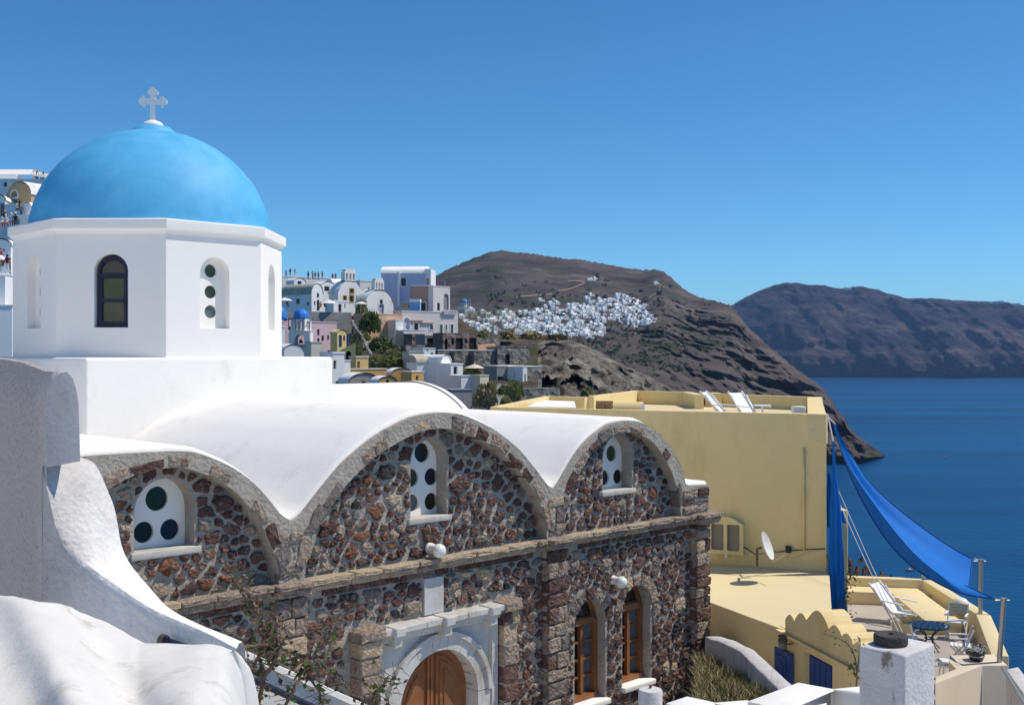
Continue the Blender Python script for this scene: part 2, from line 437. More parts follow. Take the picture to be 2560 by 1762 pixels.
# ---- brown casement windows
for (c, hw, z0, zs) in (W1, W2):
    d = -.42
    holes = []
    ztop = zs - .08
    rows = 4; hgt = (ztop - (z0 + .12)) / rows
    for sx in (-1, 1):
        for r in range(rows):
            x0, x1 = sorted((c + sx * .055, c + sx * (hw - .13)))
            holes.append([(x0, z0 + .12 + r * hgt + .025), (x1, z0 + .12 + r * hgt + .025), (x1, z0 + .12 + (r + 1) * hgt - .025), (x0, z0 + .12 + (r + 1) * hgt - .025)])
    fan = [(c + (hw - .15) * math.cos(math.pi * i / 12), zs + .07 + (hw - .14) * math.sin(math.pi * i / 12)) for i in range(13)]
    mb = MB(); mb.plate(FAC, arch_poly(c, hw + .005, z0 + .02, zs, hw + .005), holes + [fan], d - .09, d)
    mb.pbox(FAC, c - hw + .01, c - hw + .10, z0 + .03, zs, d + .002, d + .05); mb.pbox(FAC, c + hw - .10, c + hw - .01, z0 + .03, zs, d + .002, d + .05)
    mb.pbox(FAC, c - .045, c + .045, z0 + .14, zs - .12, d + .002, d + .035)
    mb.pbox(FAC, c - hw + .102, c + hw - .102, zs - .085, zs + .05, d + .002, d + .06)
    mb.pbox(FAC, c - hw + .102, c + hw - .102, z0 + .03, z0 + .13, d + .002, d + .11)
    w = part(mb, "window", WOOD, church)
    for h in holes:
        q = MB(); q.plate(FAC, h, [], d - .06, d - .045); part(q, "pane", GREYGLASS if h[0][0] > c else DARKGLASS, w)
    q = MB(); q.plate(FAC, fan, [], d - .06, d - .045); part(q, "pane", DARKGLASS, w)
    q = MB(); q.pbox(FAC, c - hw - .05, c + hw + .05, z0 - .10, z0 + .015, -.5, -.02); bevel_last(part(q, "window_sill", PLASTER, church), .02)

# ---- stones ------------------------------------------------------
def stone_mesh(mb, poly, d, h, rnd):
    n = len(poly); cx = sum(p[0] for p in poly) / n; cz = sum(p[1] for p in poly) / n
    def ring(s, dd, j): return mb.add([FAC.pt(cx + (a - cx) * s * (1 + rnd.uniform(-j, j)), cz + (b - cz) * s * (1 + rnd.uniform(-j, j)), d + dd * rnd.uniform(.7, 1.25)) for a, b in poly])
    a = ring(1.0, -.02, 0); b = ring(.97, h * .62, .04); c = ring(.72, h, .08)
    tilt = rnd.uniform(-.25, .25) * h
    e = mb.add([FAC.pt(cx + rnd.uniform(-.02, .02), cz + rnd.uniform(-.02, .02), d + h * rnd.uniform(.85, 1.25) + tilt)])
    for k in range(n):
        k2 = (k + 1) % n
        mb.face((a + k, a + k2, b + k2, b + k)); mb.face((b + k, b + k2, c + k2, c + k)); mb.face((c + k, c + k2, e))
def voronoi_stones(inside, box, sp, rnd, asp=1.35):
    (t0, z0, t1, z1) = box; pts = []
    tries = int((t1 - t0) * (z1 - z0) / (sp * sp) * 40)
    for _ in range(tries):
        t = rnd.uniform(t0, t1); z = rnd.uniform(z0, z1); w = rnd.choice((.5, .6, .7, .85, 1.0, 1.2, 1.5))
        if not inside(t, z): continue
        if all(((t - a) / asp) ** 2 + (z - b) ** 2 > (sp * .5 * (w + v)) ** 2 for a, b, v in pts): pts.append((t, z, w))
    out = []
    for i, (t, z, w) in enumerate(pts):
        r = sp * 1.0 * w
        rot = rnd.uniform(-.5, .5); el = rnd.uniform(.8, 1.25)
        poly = []
        for a in range(10):
            ex, ez = asp * r * el * math.cos(a * math.pi / 5 + .2), r / el * math.sin(a * math.pi / 5 + .2)
            poly.append((t + ex * math.cos(rot) - ez * math.sin(rot), z + ex * math.sin(rot) + ez * math.cos(rot)))
        for j, (a, b, v) in enumerate(pts):
            if i == j or abs(a - t) > 3 * sp * asp or abs(b - z) > 3 * sp: continue
            dx, dz = (a - t) / asp, b - z; L2 = dx * dx + dz * dz
            f = w / (w + v); lim = L2 * f
            new = []
            for k in range(len(poly)):
                p, q = poly[k], poly[(k + 1) % len(poly)]
                fp = (p[0] - t) / asp * dx + (p[1] - z) * dz - lim; fq = (q[0] - t) / asp * dx + (q[1] - z) * dz - lim
                if fp <= 0: new.append(p)
                if fp * fq < 0:
                    u = fp / (fp - fq); new.append((lerp(p[0], q[0], u), lerp(p[1], q[1], u)))
            poly = new
            if len(poly) < 3: break
        if len(poly) < 3: continue
        sh = rnd.uniform(.70, .94)
        res = []
        m = len(poly)
        for k in range(m):   # cut corners, roughen
            p, q = poly[k], poly[(k + 1) % m]
            L = math.hypot(q[0] - p[0], q[1] - p[1])
            us = (.2, .8) if L > .07 else (.5,)
            if L > .17: us = (.14, .5, .86)
            if L > .30: us = (.12, .37, .63, .88)
            for u in us:
                x, y = lerp(p[0], q[0], u), lerp(p[1], q[1], u)
                s = sh * rnd.uniform(.70, 1.13)
                x, y = t + (x - t) * s, z + (y - z) * s
                g = 1.0
                while g > .3 and not inside(t + (x - t) * g, z + (y - z) * g): g -= .1
                res.append((t + (x - t) * g, z + (y - z) * g))
        ar = abs(sum(res[k][0] * res[(k + 1) % len(res)][1] - res[(k + 1) % len(res)][0] * res[k][1] for k in range(len(res)))) / 2
        if ar > .006: out.append((res, ar))
    return out
FGB = [(1148, 240), (1215, 262), (1270, 290), (1390, 315), (1465, 370), (1540, 440), (1618, 605), (1762, 920)]
def seen(t, z, d):
    p = FAC.pt(t, z, d); px = CX + p.x / p.y * F; py = CY - p.z / p.y * F
    return py < 1775 and px > interp(FGB, py) - 12, p.y
def in_poly(poly, x, y):
    c = False; j = len(poly) - 1
    for i in range(len(poly)):
        if (poly[i][1] > y) != (poly[j][1] > y) and x < (poly[j][0] - poly[i][0]) * (y - poly[i][1]) / (poly[j][1] - poly[i][1]) + poly[i][0]: c = not c
        j = i
    return c
rs = random.Random(5)
allst = []
for (c, il), k in zip(ARCHES, 'lmr'):
    ip = [(c + (a - c) * .985, b - .03) for a, b in il] + [(il[-1][0], -3.76), (il[0][0], -3.76)]
    hole = apoly(k, .05)
    sill = (OP[k][0], OP[k][1] + .12, OP[k][2] - .12, OP[k][2] + .05)
    def ins(t, z, ip=ip, hole=hole, sill=sill):
        return z > -3.76 and in_poly(ip, t, z) and not in_poly(hole, t, z) and not (abs(t - sill[0]) < sill[1] and sill[2] < z < sill[3])
    xs = [p[0] for p in ip]
    for poly, ar in voronoi_stones(ins, (min(xs), -3.78, max(xs), max(p[1] for p in ip)), .222, rs): allst.append((poly, ar, -.26))
def bay(t0, t1):
    def ins(t, z):
        if not (t0 < t < t1 and z < -4.16): return False
        if abs(t - DC) < 1.45 and z < -4.78: return False
        if 1.4 < abs(t - DC) < 2.12 and z < -4.66: return False
        if abs(t - .07) < .27 and z > -4.88: return False
        for (c, hw, z0, zs) in (W1, W2):
            if abs(t - c) < hw + .06 and z0 - .12 < z < zs: return False
            if z >= zs and math.hypot(t - c, z - zs) < hw + .30: return False
        return True
    return ins
for t0, t1 in ((-6.2, -3.5), (-2.8, 3.0), (3.62, 8.02)):
    for poly, ar in voronoi_stones(bay(t0, t1), (t0, -9.0, t1, -4.1), .23, rs): allst.append((poly, ar, -.15))
cand = []
for poly, ar, d in allst:
    t = sum(p[0] for p in poly) / len(poly); z = sum(p[1] for p in poly) / len(poly)
    vis, Y = seen(t, z, d); cand.append((ar / Y ** 2 * (1 if vis else 0), poly, ar, d))
cand.sort(key=lambda q: -q[0])
def pick(rnd, big):
    x = rnd.random()
    for p, i in ((.42, 0), (.70, 1), (.77, 2), (.88, 3), (.945, 4), (.975, 5), (1.01, 6)):
        if x < p: return i
rest = MB()
N_ST = 296
for i, (s, poly, ar, d) in enumerate(cand):
    h = rs.uniform(.03, .075) * (1.15 if ar > .06 else .9); mi = pick(rs, ar)
    if i < N_ST and s > 0:
        mb = MB(); stone_mesh(mb, poly, d, h, rs); part(mb, "stone", ST[mi], church)
    else:
        rest.mi = mi; stone_mesh(rest, poly, d, h, rs)
# small fillers pressed into the joints
cellmap = {}
for poly, ar, d in allst:
    for k in range(int(min(p[0] for p in poly) * 4) , int(max(p[0] for p in poly) * 4) + 1):
        for m in range(int(min(p[1] for p in poly) * 4) - 1, int(max(p[1] for p in poly) * 4) + 1): cellmap.setdefault((k, m), []).append(poly)
def free(t, z, r):
    L = cellmap.get((int(t * 4), int(z * 4) - (0 if z >= 0 else 0)), []) + cellmap.get((int(t * 4), int(z * 4) - 1), [])
    return not any(in_poly(p, t + r * cx_, z + r * cz_) for p in L for cx_, cz_ in ((0, 0), (1, 0), (-1, 0), (0, 1), (0, -1)))
regs = [bay(*q) for q in ((-6.2, -3.5), (-2.8, 3.0), (3.62, 8.02))]
for _ in range(9000):
    t, z = rs.uniform(-6.2, 8), rs.uniform(-8.6, -4.2); r = rs.uniform(.025, .06)
    if any(f(t, z) for f in regs) and free(t, z, r):
        rest.mi = pick(rs, 0); stone_mesh(rest, [(t + r * 1.5 * rs.uniform(.7, 1.1) * math.cos(a), z + r * rs.uniform(.7, 1.1) * math.sin(a)) for a in (0, 1.1, 2.0, 3.1, 4.2, 5.2)], -.15, rs.uniform(.012, .03), rs)
        cellmap.setdefault((int(t * 4), int(z * 4)), []).append([(t - r * 1.5, z - r), (t + r * 1.5, z - r), (t + r * 1.5, z + r), (t - r * 1.5, z + r)])
if rest.f: part(rest, "small_stones", ST, church, kind="stuff")

# ---- arch stones along the three rings
def arc_pts(il):
    L = [0.0]
    for p, q in zip(il, il[1:]): L.append(L[-1] + math.hypot(q[0] - p[0], q[1] - p[1]))
    return L
def at_len(il, L, s):
    for i in range(len(il) - 1):
        if s <= L[i + 1]:
            u = (s - L[i]) / max(L[i + 1] - L[i], 1e-6); p, q = il[i], il[i + 1]
            d = (q[0] - p[0], q[1] - p[1]); l = math.hypot(*d)
            return (lerp(p[0], q[0], u), lerp(p[1], q[1], u)), (-d[1] / l, d[0] / l)
    return il[-1], (0, 1)
def block(mb, pl, quad4, d0, d1, rnd, j=.012, cham=.025):
    """rough four-cornered block with a rounded, uneven face"""
    n = 4; q = []
    for k in range(4):
        p, r = quad4[k], quad4[(k + 1) % 4]
        for u in (.08, .36, .66, .92):
            q.append((lerp(p[0], r[0], u) + rnd.uniform(-j, j), lerp(p[1], r[1], u) + rnd.uniform(-j, j)))
    cx = sum(p[0] for p in q) / len(q); cz = sum(p[1] for p in q) / len(q)
    rows = [(1.0, d0), (1.0, d1 - cham), (.93, d1 - cham * .3), (.6, d1)]
    ids = []
    for s, dd in rows: ids.append(mb.add([pl.pt(cx + (a - cx) * s, cz + (b - cz) * s, dd + (rnd.uniform(-.012, .012) if s < 1 else 0)) for a, b in q]))
    e = mb.add([pl.pt(cx, cz, d1 + rnd.uniform(-.01, .012))])
    m = len(q)
    for a, b in zip(ids, ids[1:]):
        for k in range(m): mb.face((a + k, a + (k + 1) % m, b + (k + 1) % m, b + k))
    for k in range(m): mb.face((ids[-1] + k, ids[-1] + (k + 1) % m, e))
for (c, il), pal in zip(ARCHES, ((6, 3, 3, 4, 0), (6, 3, 4, 3, 0, 3), (3, 0, 3, 4, 1))):
    L = arc_pts(il); s = .25
    while s < L[-1] - .3:
        w = rs.uniform(.22, .56)
        if rs.random() < .82:
            (a0, n0), (a1, n1) = at_len(il, L, s), at_len(il, L, s + w)
            i0, o0 = rs.uniform(.005, .03), rs.uniform(.15, .25)
            quad4 = [(a0[0] + n0[0] * i0, a0[1] + n0[1] * i0), (a1[0] + n1[0] * i0, a1[1] + n1[1] * i0), (a1[0] + n1[0] * o0, a1[1] + n1[1] * o0), (a0[0] + n0[0] * o0, a0[1] + n0[1] * o0)]
            mb = MB(); block(mb, FAC, quad4, -.3, rs.uniform(.012, .04), rs, .022)
            part(mb, "arch_stone", ST[rs.choice(pal)], church)
        s += w + rs.uniform(.03, .09)
# voussoirs and jamb stones of the two brown windows
for (c, hw, z0, zs) in (W1, W2):
    n = 7
    for i in range(n):
        a0 = math.pi * (i + .06) / n; a1 = math.pi * (i + .94) / n; r0, r1 = hw + .01, hw + rs.uniform(.22, .3)
        quad4 = [(c + r0 * math.cos(a0), zs + r0 * math.sin(a0)), (c + r1 * math.cos(a0), zs + r1 * math.sin(a0)), (c + r1 * math.cos(a1), zs + r1 * math.sin(a1)), (c + r0 * math.cos(a1), zs + r0 * math.sin(a1))]
        mb = MB(); block(mb, FAC, quad4, -.4, -.15 + rs.uniform(.02, .05), rs, .012); part(mb, "arch_stone", ST[rs.choice((3, 3, 4, 6, 0))], church)
# ---- pilasters: coursed blocks
def courses(t0, t1, z0, z1, d0, d1, pal, two=.35, hr=(.24, .38)):
    z = z0; 
    while z < z1 - .08:
        h = min(rs.uniform(*hr), z1 - z)
        if z1 - (z + h) < .1: h = z1 - z
        cuts = [t0, t1] if rs.random() > two else [t0, lerp(t0, t1, rs.uniform(.35, .65)), t1]
        for a, b in zip(cuts, cuts[1:]):
            mb = MB(); block(mb, FAC, [(a + .012, z + .014), (b - .012, z + .014), (b - .012, z + h - .014), (a + .012, z + h - .014)], d0, d1 + rs.uniform(-.01, .03), rs, .012)
            part(mb, "quoin_block", ST[rs.choice(pal)], church)
        z += h
for t0, t1 in ((-3.47, -2.84), (2.98, 3.60), (8.04, 8.62)):
    pil = MB(); pil.pbox(FAC, t0 + .02, t1 - .02, GZ, -3.86, -.3, -.012); part(pil, "pilaster", MORTAR, church)
courses(-3.47, -2.84, -8.2, -4.02, -.14, .06, (3, 4, 4, 6, 3, 0), .5)
courses(2.98, 3.60, -8.6, -4.02, -.14, .06, (3, 4, 3, 0, 1, 3), .5)
courses(8.04, 8.62, -9.0, -4.02, -.14, .06, (0, 3, 0, 1, 3, 6), .5, (.2, .32))
courses(-3.40, -2.90, -3.74, -2.95, -.1, .01, (4, 3, 4), .4)
courses(3.03, 3.50, -3.74, -2.95, -.1, .01, (4, 3, 4, 6), .4)
courses(7.58, 8.60, -3.74, -3.17, -.1, .03, (0, 3, 0, 4, 3), 1.0, (.13, .2))
# ---- string course of worn stones, band of dark bricks below it
def course(t0, t1, dd, big=0):
    t = t0
    while t < t1 - .05:
        w = min(rs.uniform(.5, .95), t1 - t)
        if t1 - (t + w) < .2: w = t1 - t
        mb = MB(); j = rs.uniform(-.012, .012); k = rs.uniform(-.008, .008)
        block(mb, FAC, [(t + .006, -3.87 + k), (t + w - .006, -3.87 + k), (t + w - .006, -3.775 + j), (t + .006, -3.775 - j)], -.13, dd + rs.uniform(-.01, .02), rs, .008, .03)
        block(mb, FAC, [(t + .006, -3.99 - big), (t + w - .006, -3.99 - big), (t + w - .006, -3.872 + k), (t + .006, -3.872 + k)], -.13, dd - .06 + rs.uniform(-.01, .01), rs, .008, .03)
        part(mb, "course_stone", ST[rs.choice((3, 6, 6, 3))], church)
        t += w
for a, b, dd in ((-7.5, -3.5, .10), (-3.5, -2.82, .24), (-2.82, 2.95, .10), (2.95, 3.64, .24), (3.64, 8.0, .10), (8.0, 8.80, .30)): course(a, b, dd, .03 if a > 7.9 else 0)
t = -6.0
while t < 8.0:
    w = rs.uniform(.3, .8)
    if not any(x0 - w < t < x1 for x0, x1 in ((-3.5, -2.82), (2.95, 3.64))):
        mb = MB(); block(mb, FAC, [(t + .01, -4.13), (t + w - .01, -4.13), (t + w - .01, -4.005), (t + .01, -4.005)], -.2, -.12 + rs.uniform(0, .03), rs, .008, .02)
        part(mb, "band_brick", ST[rs.choice((0, 0, 0, 1, 4))], church)
    t += w
# ---- marble doorway
mb = MB(); mb.plate(FAC, [(DC - 1.42, GZ + .01), (DC - .965, GZ + .01)] + [(DC + .965 * math.cos(math.pi - math.pi * i / 16), -6.45 + .965 * math.sin(math.pi * i / 16)) for i in range(17)] + [(DC + .965, GZ + .01), (DC + 1.42, GZ + .01), (DC + 1.42, -5.13), (DC - 1.42, -5.13)], [], -.4, -.06)
part(mb, "door_surround", MARBLE, church)
n = 9
for i in range(n):
    a0 = math.pi * i / n; a1 = math.pi * (i + 1) / n
    mb = MB()
    for r0, r1, d1 in ((.955, 1.20, .0), (1.203, 1.29, .05)):
        m = 4; arr = [(DC + r1 * math.cos(lerp(a0, a1, .012 + .976 * k / m)), -6.45 + r1 * math.sin(lerp(a0, a1, .012 + .976 * k / m))) for k in range(m + 1)] + [(DC + r0 * math.cos(lerp(a0, a1, .012 + .976 * k / m)), -6.45 + r0 * math.sin(lerp(a0, a1, .012 + .976 * k / m))) for k in range(m, -1, -1)]
        mb.plate(FAC, arr, [], -.35, d1)
    part(mb, "arch_block", MARBLE, church)
for sx in (-1, 1):
    z = -6.46
    for h in (.75, .7, .8, .68):
        mb = MB(); x0, x1 = sorted((DC + sx * .955, DC + sx * 1.29)); mb.pbox(FAC, x0, x1, z - h + .004, z, -.35, .0); part(mb, "jamb_block", MARBLE, church); z -= h
    z = -5.14
    for h in (.55, .72, .66, .7, .7):
        mb = MB(); x0, x1 = sorted((DC + sx * 1.30, DC + sx * 1.45)); mb.pbox(FAC, x0, x1, z - h + .005, z, -.3, .03); part(mb, "jamb_block", MARBLE, church); z -= h
for a, b in ((-1.47, -.5), (-.5, .52), (.52, 1.5)):
    mb = MB(); mb.pbox(FAC, DC + a + .004, DC + b - .004, -5.125, -5.04, -.2, .06); mb.pbox(FAC, DC + a + .004, DC + b - .004, -5.038, -4.965, -.2, .13); mb.pbox(FAC, DC + a + .004, DC + b - .004, -4.963, -4.85, -.2, .21)
    bevel_last(part(mb, "cornice_block", MARBLE, church), .012, 1)
for a in (-1.18, .0, 1.16):
    mb = MB(); mb.pbox(FAC, DC + a - .11, DC + a + .11, -4.99, -4.83, -.1, .31); mb.pbox(FAC, DC + a - .085, DC + a + .085, -5.19, -4.992, -.1, .24)
    bevel_last(part(mb, "bracket", MARBLE, church), .014, 1)
mb = MB(); mb.pbox(FAC, -.18, .30, -4.83, -4.15, -.2, -.095); bevel_last(part(mb, "marble_slab", MARBLE, church), .012, 1)
# leaves of the door
for sx in (-1, 1):
    def arcx(r, z0, inset, top):
        pts = [(DC + sx * inset, z0), (DC + sx * r, z0)]
        for i in range(9):
            a = math.pi / 2 * i / 8; x = r * math.cos(a)
            if x < inset: break
            pts.append((DC + sx * x, -6.45 + (r - .0) * math.sin(a)))
        pts.append((DC + sx * inset, -6.45 + math.sqrt(max(r * r - inset * inset, 0)))); return pts
    mb = MB(); mb.plate(FAC, arcx(.955, GZ + .03, .012, 0), [], -.42, -.34)
    leaf = part(mb, "door_leaf", WOOD, church)
    for r, ins, d0, d1, zb in ((.80, .15, -.339, -.30, -7.6), (.72, .23, -.299, -.275, -7.52), (.60, .32, -.274, -.255, -7.4)):
        mb = MB(); mb.plate(FAC, arcx(r, zb, ins, 0), [], d0, d1); part(mb, "panel", WOOD, leaf)
    mb = MB(); x0, x1 = sorted((DC + sx * .015, DC + sx * .07)); mb.pbox(FAC, x0, x1, GZ + .05, -5.56, -.339, -.29); part(mb, "stile", WOOD, leaf)
# rubble buttresses each side of the doorway
for x0, x1, ztop in ((DC - 1.96, DC - 1.48, -5.0), (DC + 1.48, DC + 1.90, -5.02)):
    core = MB(); core.pbox(FAC, x0 + .03, x1 - .03, GZ, ztop - .02, -.2, .14); part(core, "buttress_core", MORTAR, church)
    z = ztop
    while z > -8.4:
        h = rs.uniform(.26, .4); sp = lerp(x0, x1, rs.uniform(.4, .6))
        for a, b in ((x0, sp), (sp, x1)) if rs.random() < .45 else ((x0, x1),):
            mb = MB(); block(mb, FAC, [(a + .01, z - h + .03), (b - .01, z - h + .03), (b - .01, z), (a + .01, z)], -.14, .17 + rs.uniform(-.02, .03), rs, .014, .03)
            part(mb, "buttress_block", ST[rs.choice((0, 3, 6, 3, 0, 1))], church)
        z -= h
    mb = MB(); block(mb, FAC, [(x0 - .03, ztop + .01), (x1 + .04, ztop + .01), (x1 + .02, ztop + .24), (x0 + .0, ztop + .20)], -.14, .26, rs, .02, .05); part(mb, "cap_stone", ST[3], church)

# ---- roofs --------------------------------------------------------
prof = smooth_curve([(a, b + .035) for a, b in top_line[::2]] + [(8.66, -3.06)], 2)
rows = []
for y, dz in ((-10.62, -.06), (-10.60, -.02), (-10.54, 0), (-10.3, .0), (-9.5, .005), (-8, .01), (-6, .0), (-4, 0), (-2.6, 0), (-.2, .0)):
    rows.append([CH(t, y, z + dz + .012 * noise.noise(Vector((t * .6, y * .6, 0)))) for t, z in prof] )
mb = MB(); mb.grid(rows)
n = len(prof); a = mb.add([CH(t, -10.62, z - .16) for t, z in prof]); 
for k in range(n - 1): mb.face((a + k, a + k + 1, k + 1, k))
part(mb, "roof", PLASTER, church, smooth=True)
# transept vault, behind the facade vaults
rows = []
for x in [-8.4 + .35 * i for i in range(49)]:
    rows.append([CH(x, 3.25 * math.cos(math.pi * i / 40), -3.4 + 2.50 * math.sin(math.pi * i / 40) ** .9) for i in range(41)])
mb = MB(); mb.grid(rows)
for r in (rows[0], rows[-1]): mb.quad(*r)
part(mb, "transept_vault", PLASTER, church, ang=60)
mb = MB()
for o, i0 in ((1.0, .985),):
    r0 = [CH(8.33, 3.29 * math.cos(math.pi * i / 40), -3.4 + 2.54 * math.sin(math.pi * i / 40) ** .9) for i in range(41)]
    r1 = [CH(8.50, 3.29 * math.cos(math.pi * i / 40), -3.4 + 2.54 * math.sin(math.pi * i / 40) ** .9) for i in range(41)]
    mb.grid([r0, r1]); mb.quad(*r1)
part(mb, "vault_rim", PLASTER, church, ang=60)
# platform of the drum
mb = MB(); q = [CH(-3.2, -3.2, 0), CH(3.2, -3.2, 0), CH(3.2, 3.2, 0), CH(-3.2, 3.2, 0)]
mb.prism(q, -3.4, -.11); bevel_last(part(mb, "drum_base", PLASTER, church), .07, 4)
# ---- drum ---------------------------------------------------------
A = 2.975; HWD = A * math.tan(math.pi / 8)
mb = MB(); panels = []
for i in range(8):
    th = math.radians(45 * i + 270); Nn = (math.cos(th), math.sin(th))
    pl = Plane((OC[0] + Nn[0] * A, OC[1] + Nn[1] * A), (-Nn[1], Nn[0]))
    hole = arch_poly(0, .38, .56, 1.83, .38, 18)
    mb.plate(pl, [(-HWD, -.12), (HWD, -.12), (HWD, 2.72), (-HWD, 2.72)], [hole], -.32, 0)
    panels.append((i, pl))
part(mb, "drum", PLASTER_D, church)
for i, pl in panels:
    if i in (3, 4, 5): 
        q = MB(); q.plate(pl, arch_poly(0, .385, .555, 1.83, .385), [], -.3, -.25); part(q, "window", PLASTER_D, church); continue
    if i == 0:
        fr = MB()
        h1 = [(-.24, .69), (.25, .69), (.25, 1.13), (-.24, 1.13)]; h2 = [(-.24, 1.21), (.25, 1.21), (.25, 1.67), (-.24, 1.67)]
        h3 = [(.28 * math.cos(math.pi * k / 12), 1.82 + .29 * math.sin(math.pi * k / 12)) for k in range(13)]
        fr.plate(pl, arch_poly(.02, .345, .57, 1.83, .35), [h1, h2, [(x, z - .03) for x, z in h3]], -.22, -.11)
        w = part(fr, "window", NAVY, church, label="navy framed arched drum window with olive panes")
        for h, g in ((h1, BROWNGLASS), (h2, mat("moss_glass", (.03, .055, .015), .2, .3, 3, 0, spec=.5)), ([(x, z - .03) for x, z in h3], DARKGLASS)):
            q = MB(); q.plate(pl, h, [], -.18, -.16); part(q, "pane", g, w)
    else:
        holes_panel("window", 0, .38, .56, 1.83, [(0, 1.90, .155, BROWNGLASS), (0, 1.41, .155, BROWNGLASS), (0, .95, .155, GREYGLASS)], -.2, pl, church)
def octo(a, z, c=OC): return [Vector((c[0] + a / math.cos(math.pi / 8) * math.cos(math.radians(22.5 + 45 * k)), c[1] + a / math.cos(math.pi / 8) * math.sin(math.radians(22.5 + 45 * k)), z)) for k in range(8)]
mb = MB(); mb.grid([octo(a, z) for a, z in ((2.80, 2.62), (2.972, 2.64), (2.985, 2.70), (3.02, 2.755), (3.075, 2.775), (3.08, 2.80), (3.08, 2.975), (3.065, 2.995), (2.7, 3.05))], close=True)
part(mb, "drum_cornice", PLASTER_D, church, ang=25)
mb = MB()
pr = []
for i in range(37):
    a = math.pi / 2 * i / 36; pr.append((2.915 * math.cos(a), 2.75 + 2.79 * math.sin(a)))
pr = [(2.915, 2.95)] + [p for p in pr if p[1] > 2.97]; pr[-1] = (0, pr[-1][1])
mb.lathe((OC[0], OC[1], 0), pr, 96); part(mb, "dome", BLUE_DOME, church, smooth=True)
mb = MB(); mb.lathe((OC[0], OC[1], 0), [(.60, 5.45), (.52, 5.54), (.43, 5.63), (.28, 5.645), (0, 5.65)], 40)
cap = part(mb, "dome_cap", BLUE_DOME, church, ang=40)
mb = MB(); mb.lathe((OC[0], OC[1], 0), [(.275, 5.64), (.255, 5.70), (.2, 5.76), (.1, 5.80), (0, 5.81)], 28); part(mb, "cross_base", PLASTER, church, smooth=True)
arm = [(.062, .062), (.17, .062), (.175, .10), (.20, .132), (.235, .137), (.265, .115), (.272, .08), (.30, .078), (.335, .05), (.347, 0)]
full = arm + [(x, -y) for x, y in reversed(arm[:-1])]
cr = []
for k in (0, 1, 2):
    ca, sa = [(1, 0), (0, 1), (-1, 0)][k]
    cr += [(x * ca - y * sa, x * sa + y * ca) for x, y in reversed(full)]
cr += [(-.062, -.48), (.062, -.48)]
cpl = Plane((OC[0], OC[1]), (math.cos(.12), math.sin(.12)))
mb = MB(); mb.plate(cpl, [(x, z + 6.28) for x, z in cr], [], -.05, .05); part(mb, "cross", PLASTER_D, church)

# ---- wall lamps
def wall_lamp(px, py, label):
    a, z = FAC.inv(px, py, -.12)
    o = FAC.pt(a, z, -.15)
    r = root("wall_lamp", label, "lamp", o, 0, "white globe lamps on the stone facade")
    n3 = Vector((FAC.n.x, FAC.n.y, 0))
    mb = MB(); mb.tube([o - n3 * .02, o + n3 * .03], .10, 20); mb.tube([o + n3 * .03, o + n3 * .16], .085, 20); part(mb, "mount", PLASTER, r, ang=40)
    mb = MB(); mb.sphere(o + n3 * .25 + Vector((0, 0, -.02)), .13, 28, 18); part(mb, "globe", GLOBE, r, smooth=True)
wall_lamp(1078, 1370, "white globe lamp above the marble slab and arched door")
wall_lamp(1534, 1449, "white globe lamp between the tops of the two brown arched windows")
# ================================================================== SETTING: ground near the church
def ground_patch(name, pts, m):
    mb = MB(); mb.quad(*pts); o = part(mb, name, m); o['kind'] = 'structure'; return o
EARTH = mat("dry_earth", (.20, .155, .10), 1, .3, 1.5, .8, 8, bd=.06)
PAVE = mat("pale_paving", (.42, .40, .37), .95, .12, 1.2, .3, 6)
COURT = mat("white_bounce_paving", (.78, .76, .72), .95, .08, .8, .2, 5)  # ground made white so sunlight bounces up onto the shaded walls
mb = MB(); mb.quad((-34, -18, GZ), (5.5, -18, GZ), (7, 16, GZ), (-34, 16, GZ)); mb.quad((-34, 16, GZ), (7, 16, GZ), (12.6, 36, GZ), (-34, 62, GZ))
o = part(mb, "courtyard", COURT); o['kind'] = 'structure'
mb = MB(); mb.box((-15, -16, -1.85), (5, 2.6, -1.65)); o = part(mb, "unseen_bounce_floor", COURT); o['kind'] = 'structure'  # unseen floor by the camera, added as a bounce surface
CLIFFM = mat("dark_slope", (.14, .10, .08), 1, .3, .2, 1, 1.2, bd=.6)
mb = MB(); ed = [(5.5, -18), (7, 16), (12.6, 36), (6, 62)]
mb.grid([[Vector((x, y, GZ)) for x, y in ed], [Vector((x + 6, y + 2, GZ - 18)) for x, y in ed], [Vector((x + 60, y + 25, -101)) for x, y in ed]]); o = part(mb, "cliff_slope", CLIFFM); o['kind'] = 'structure'
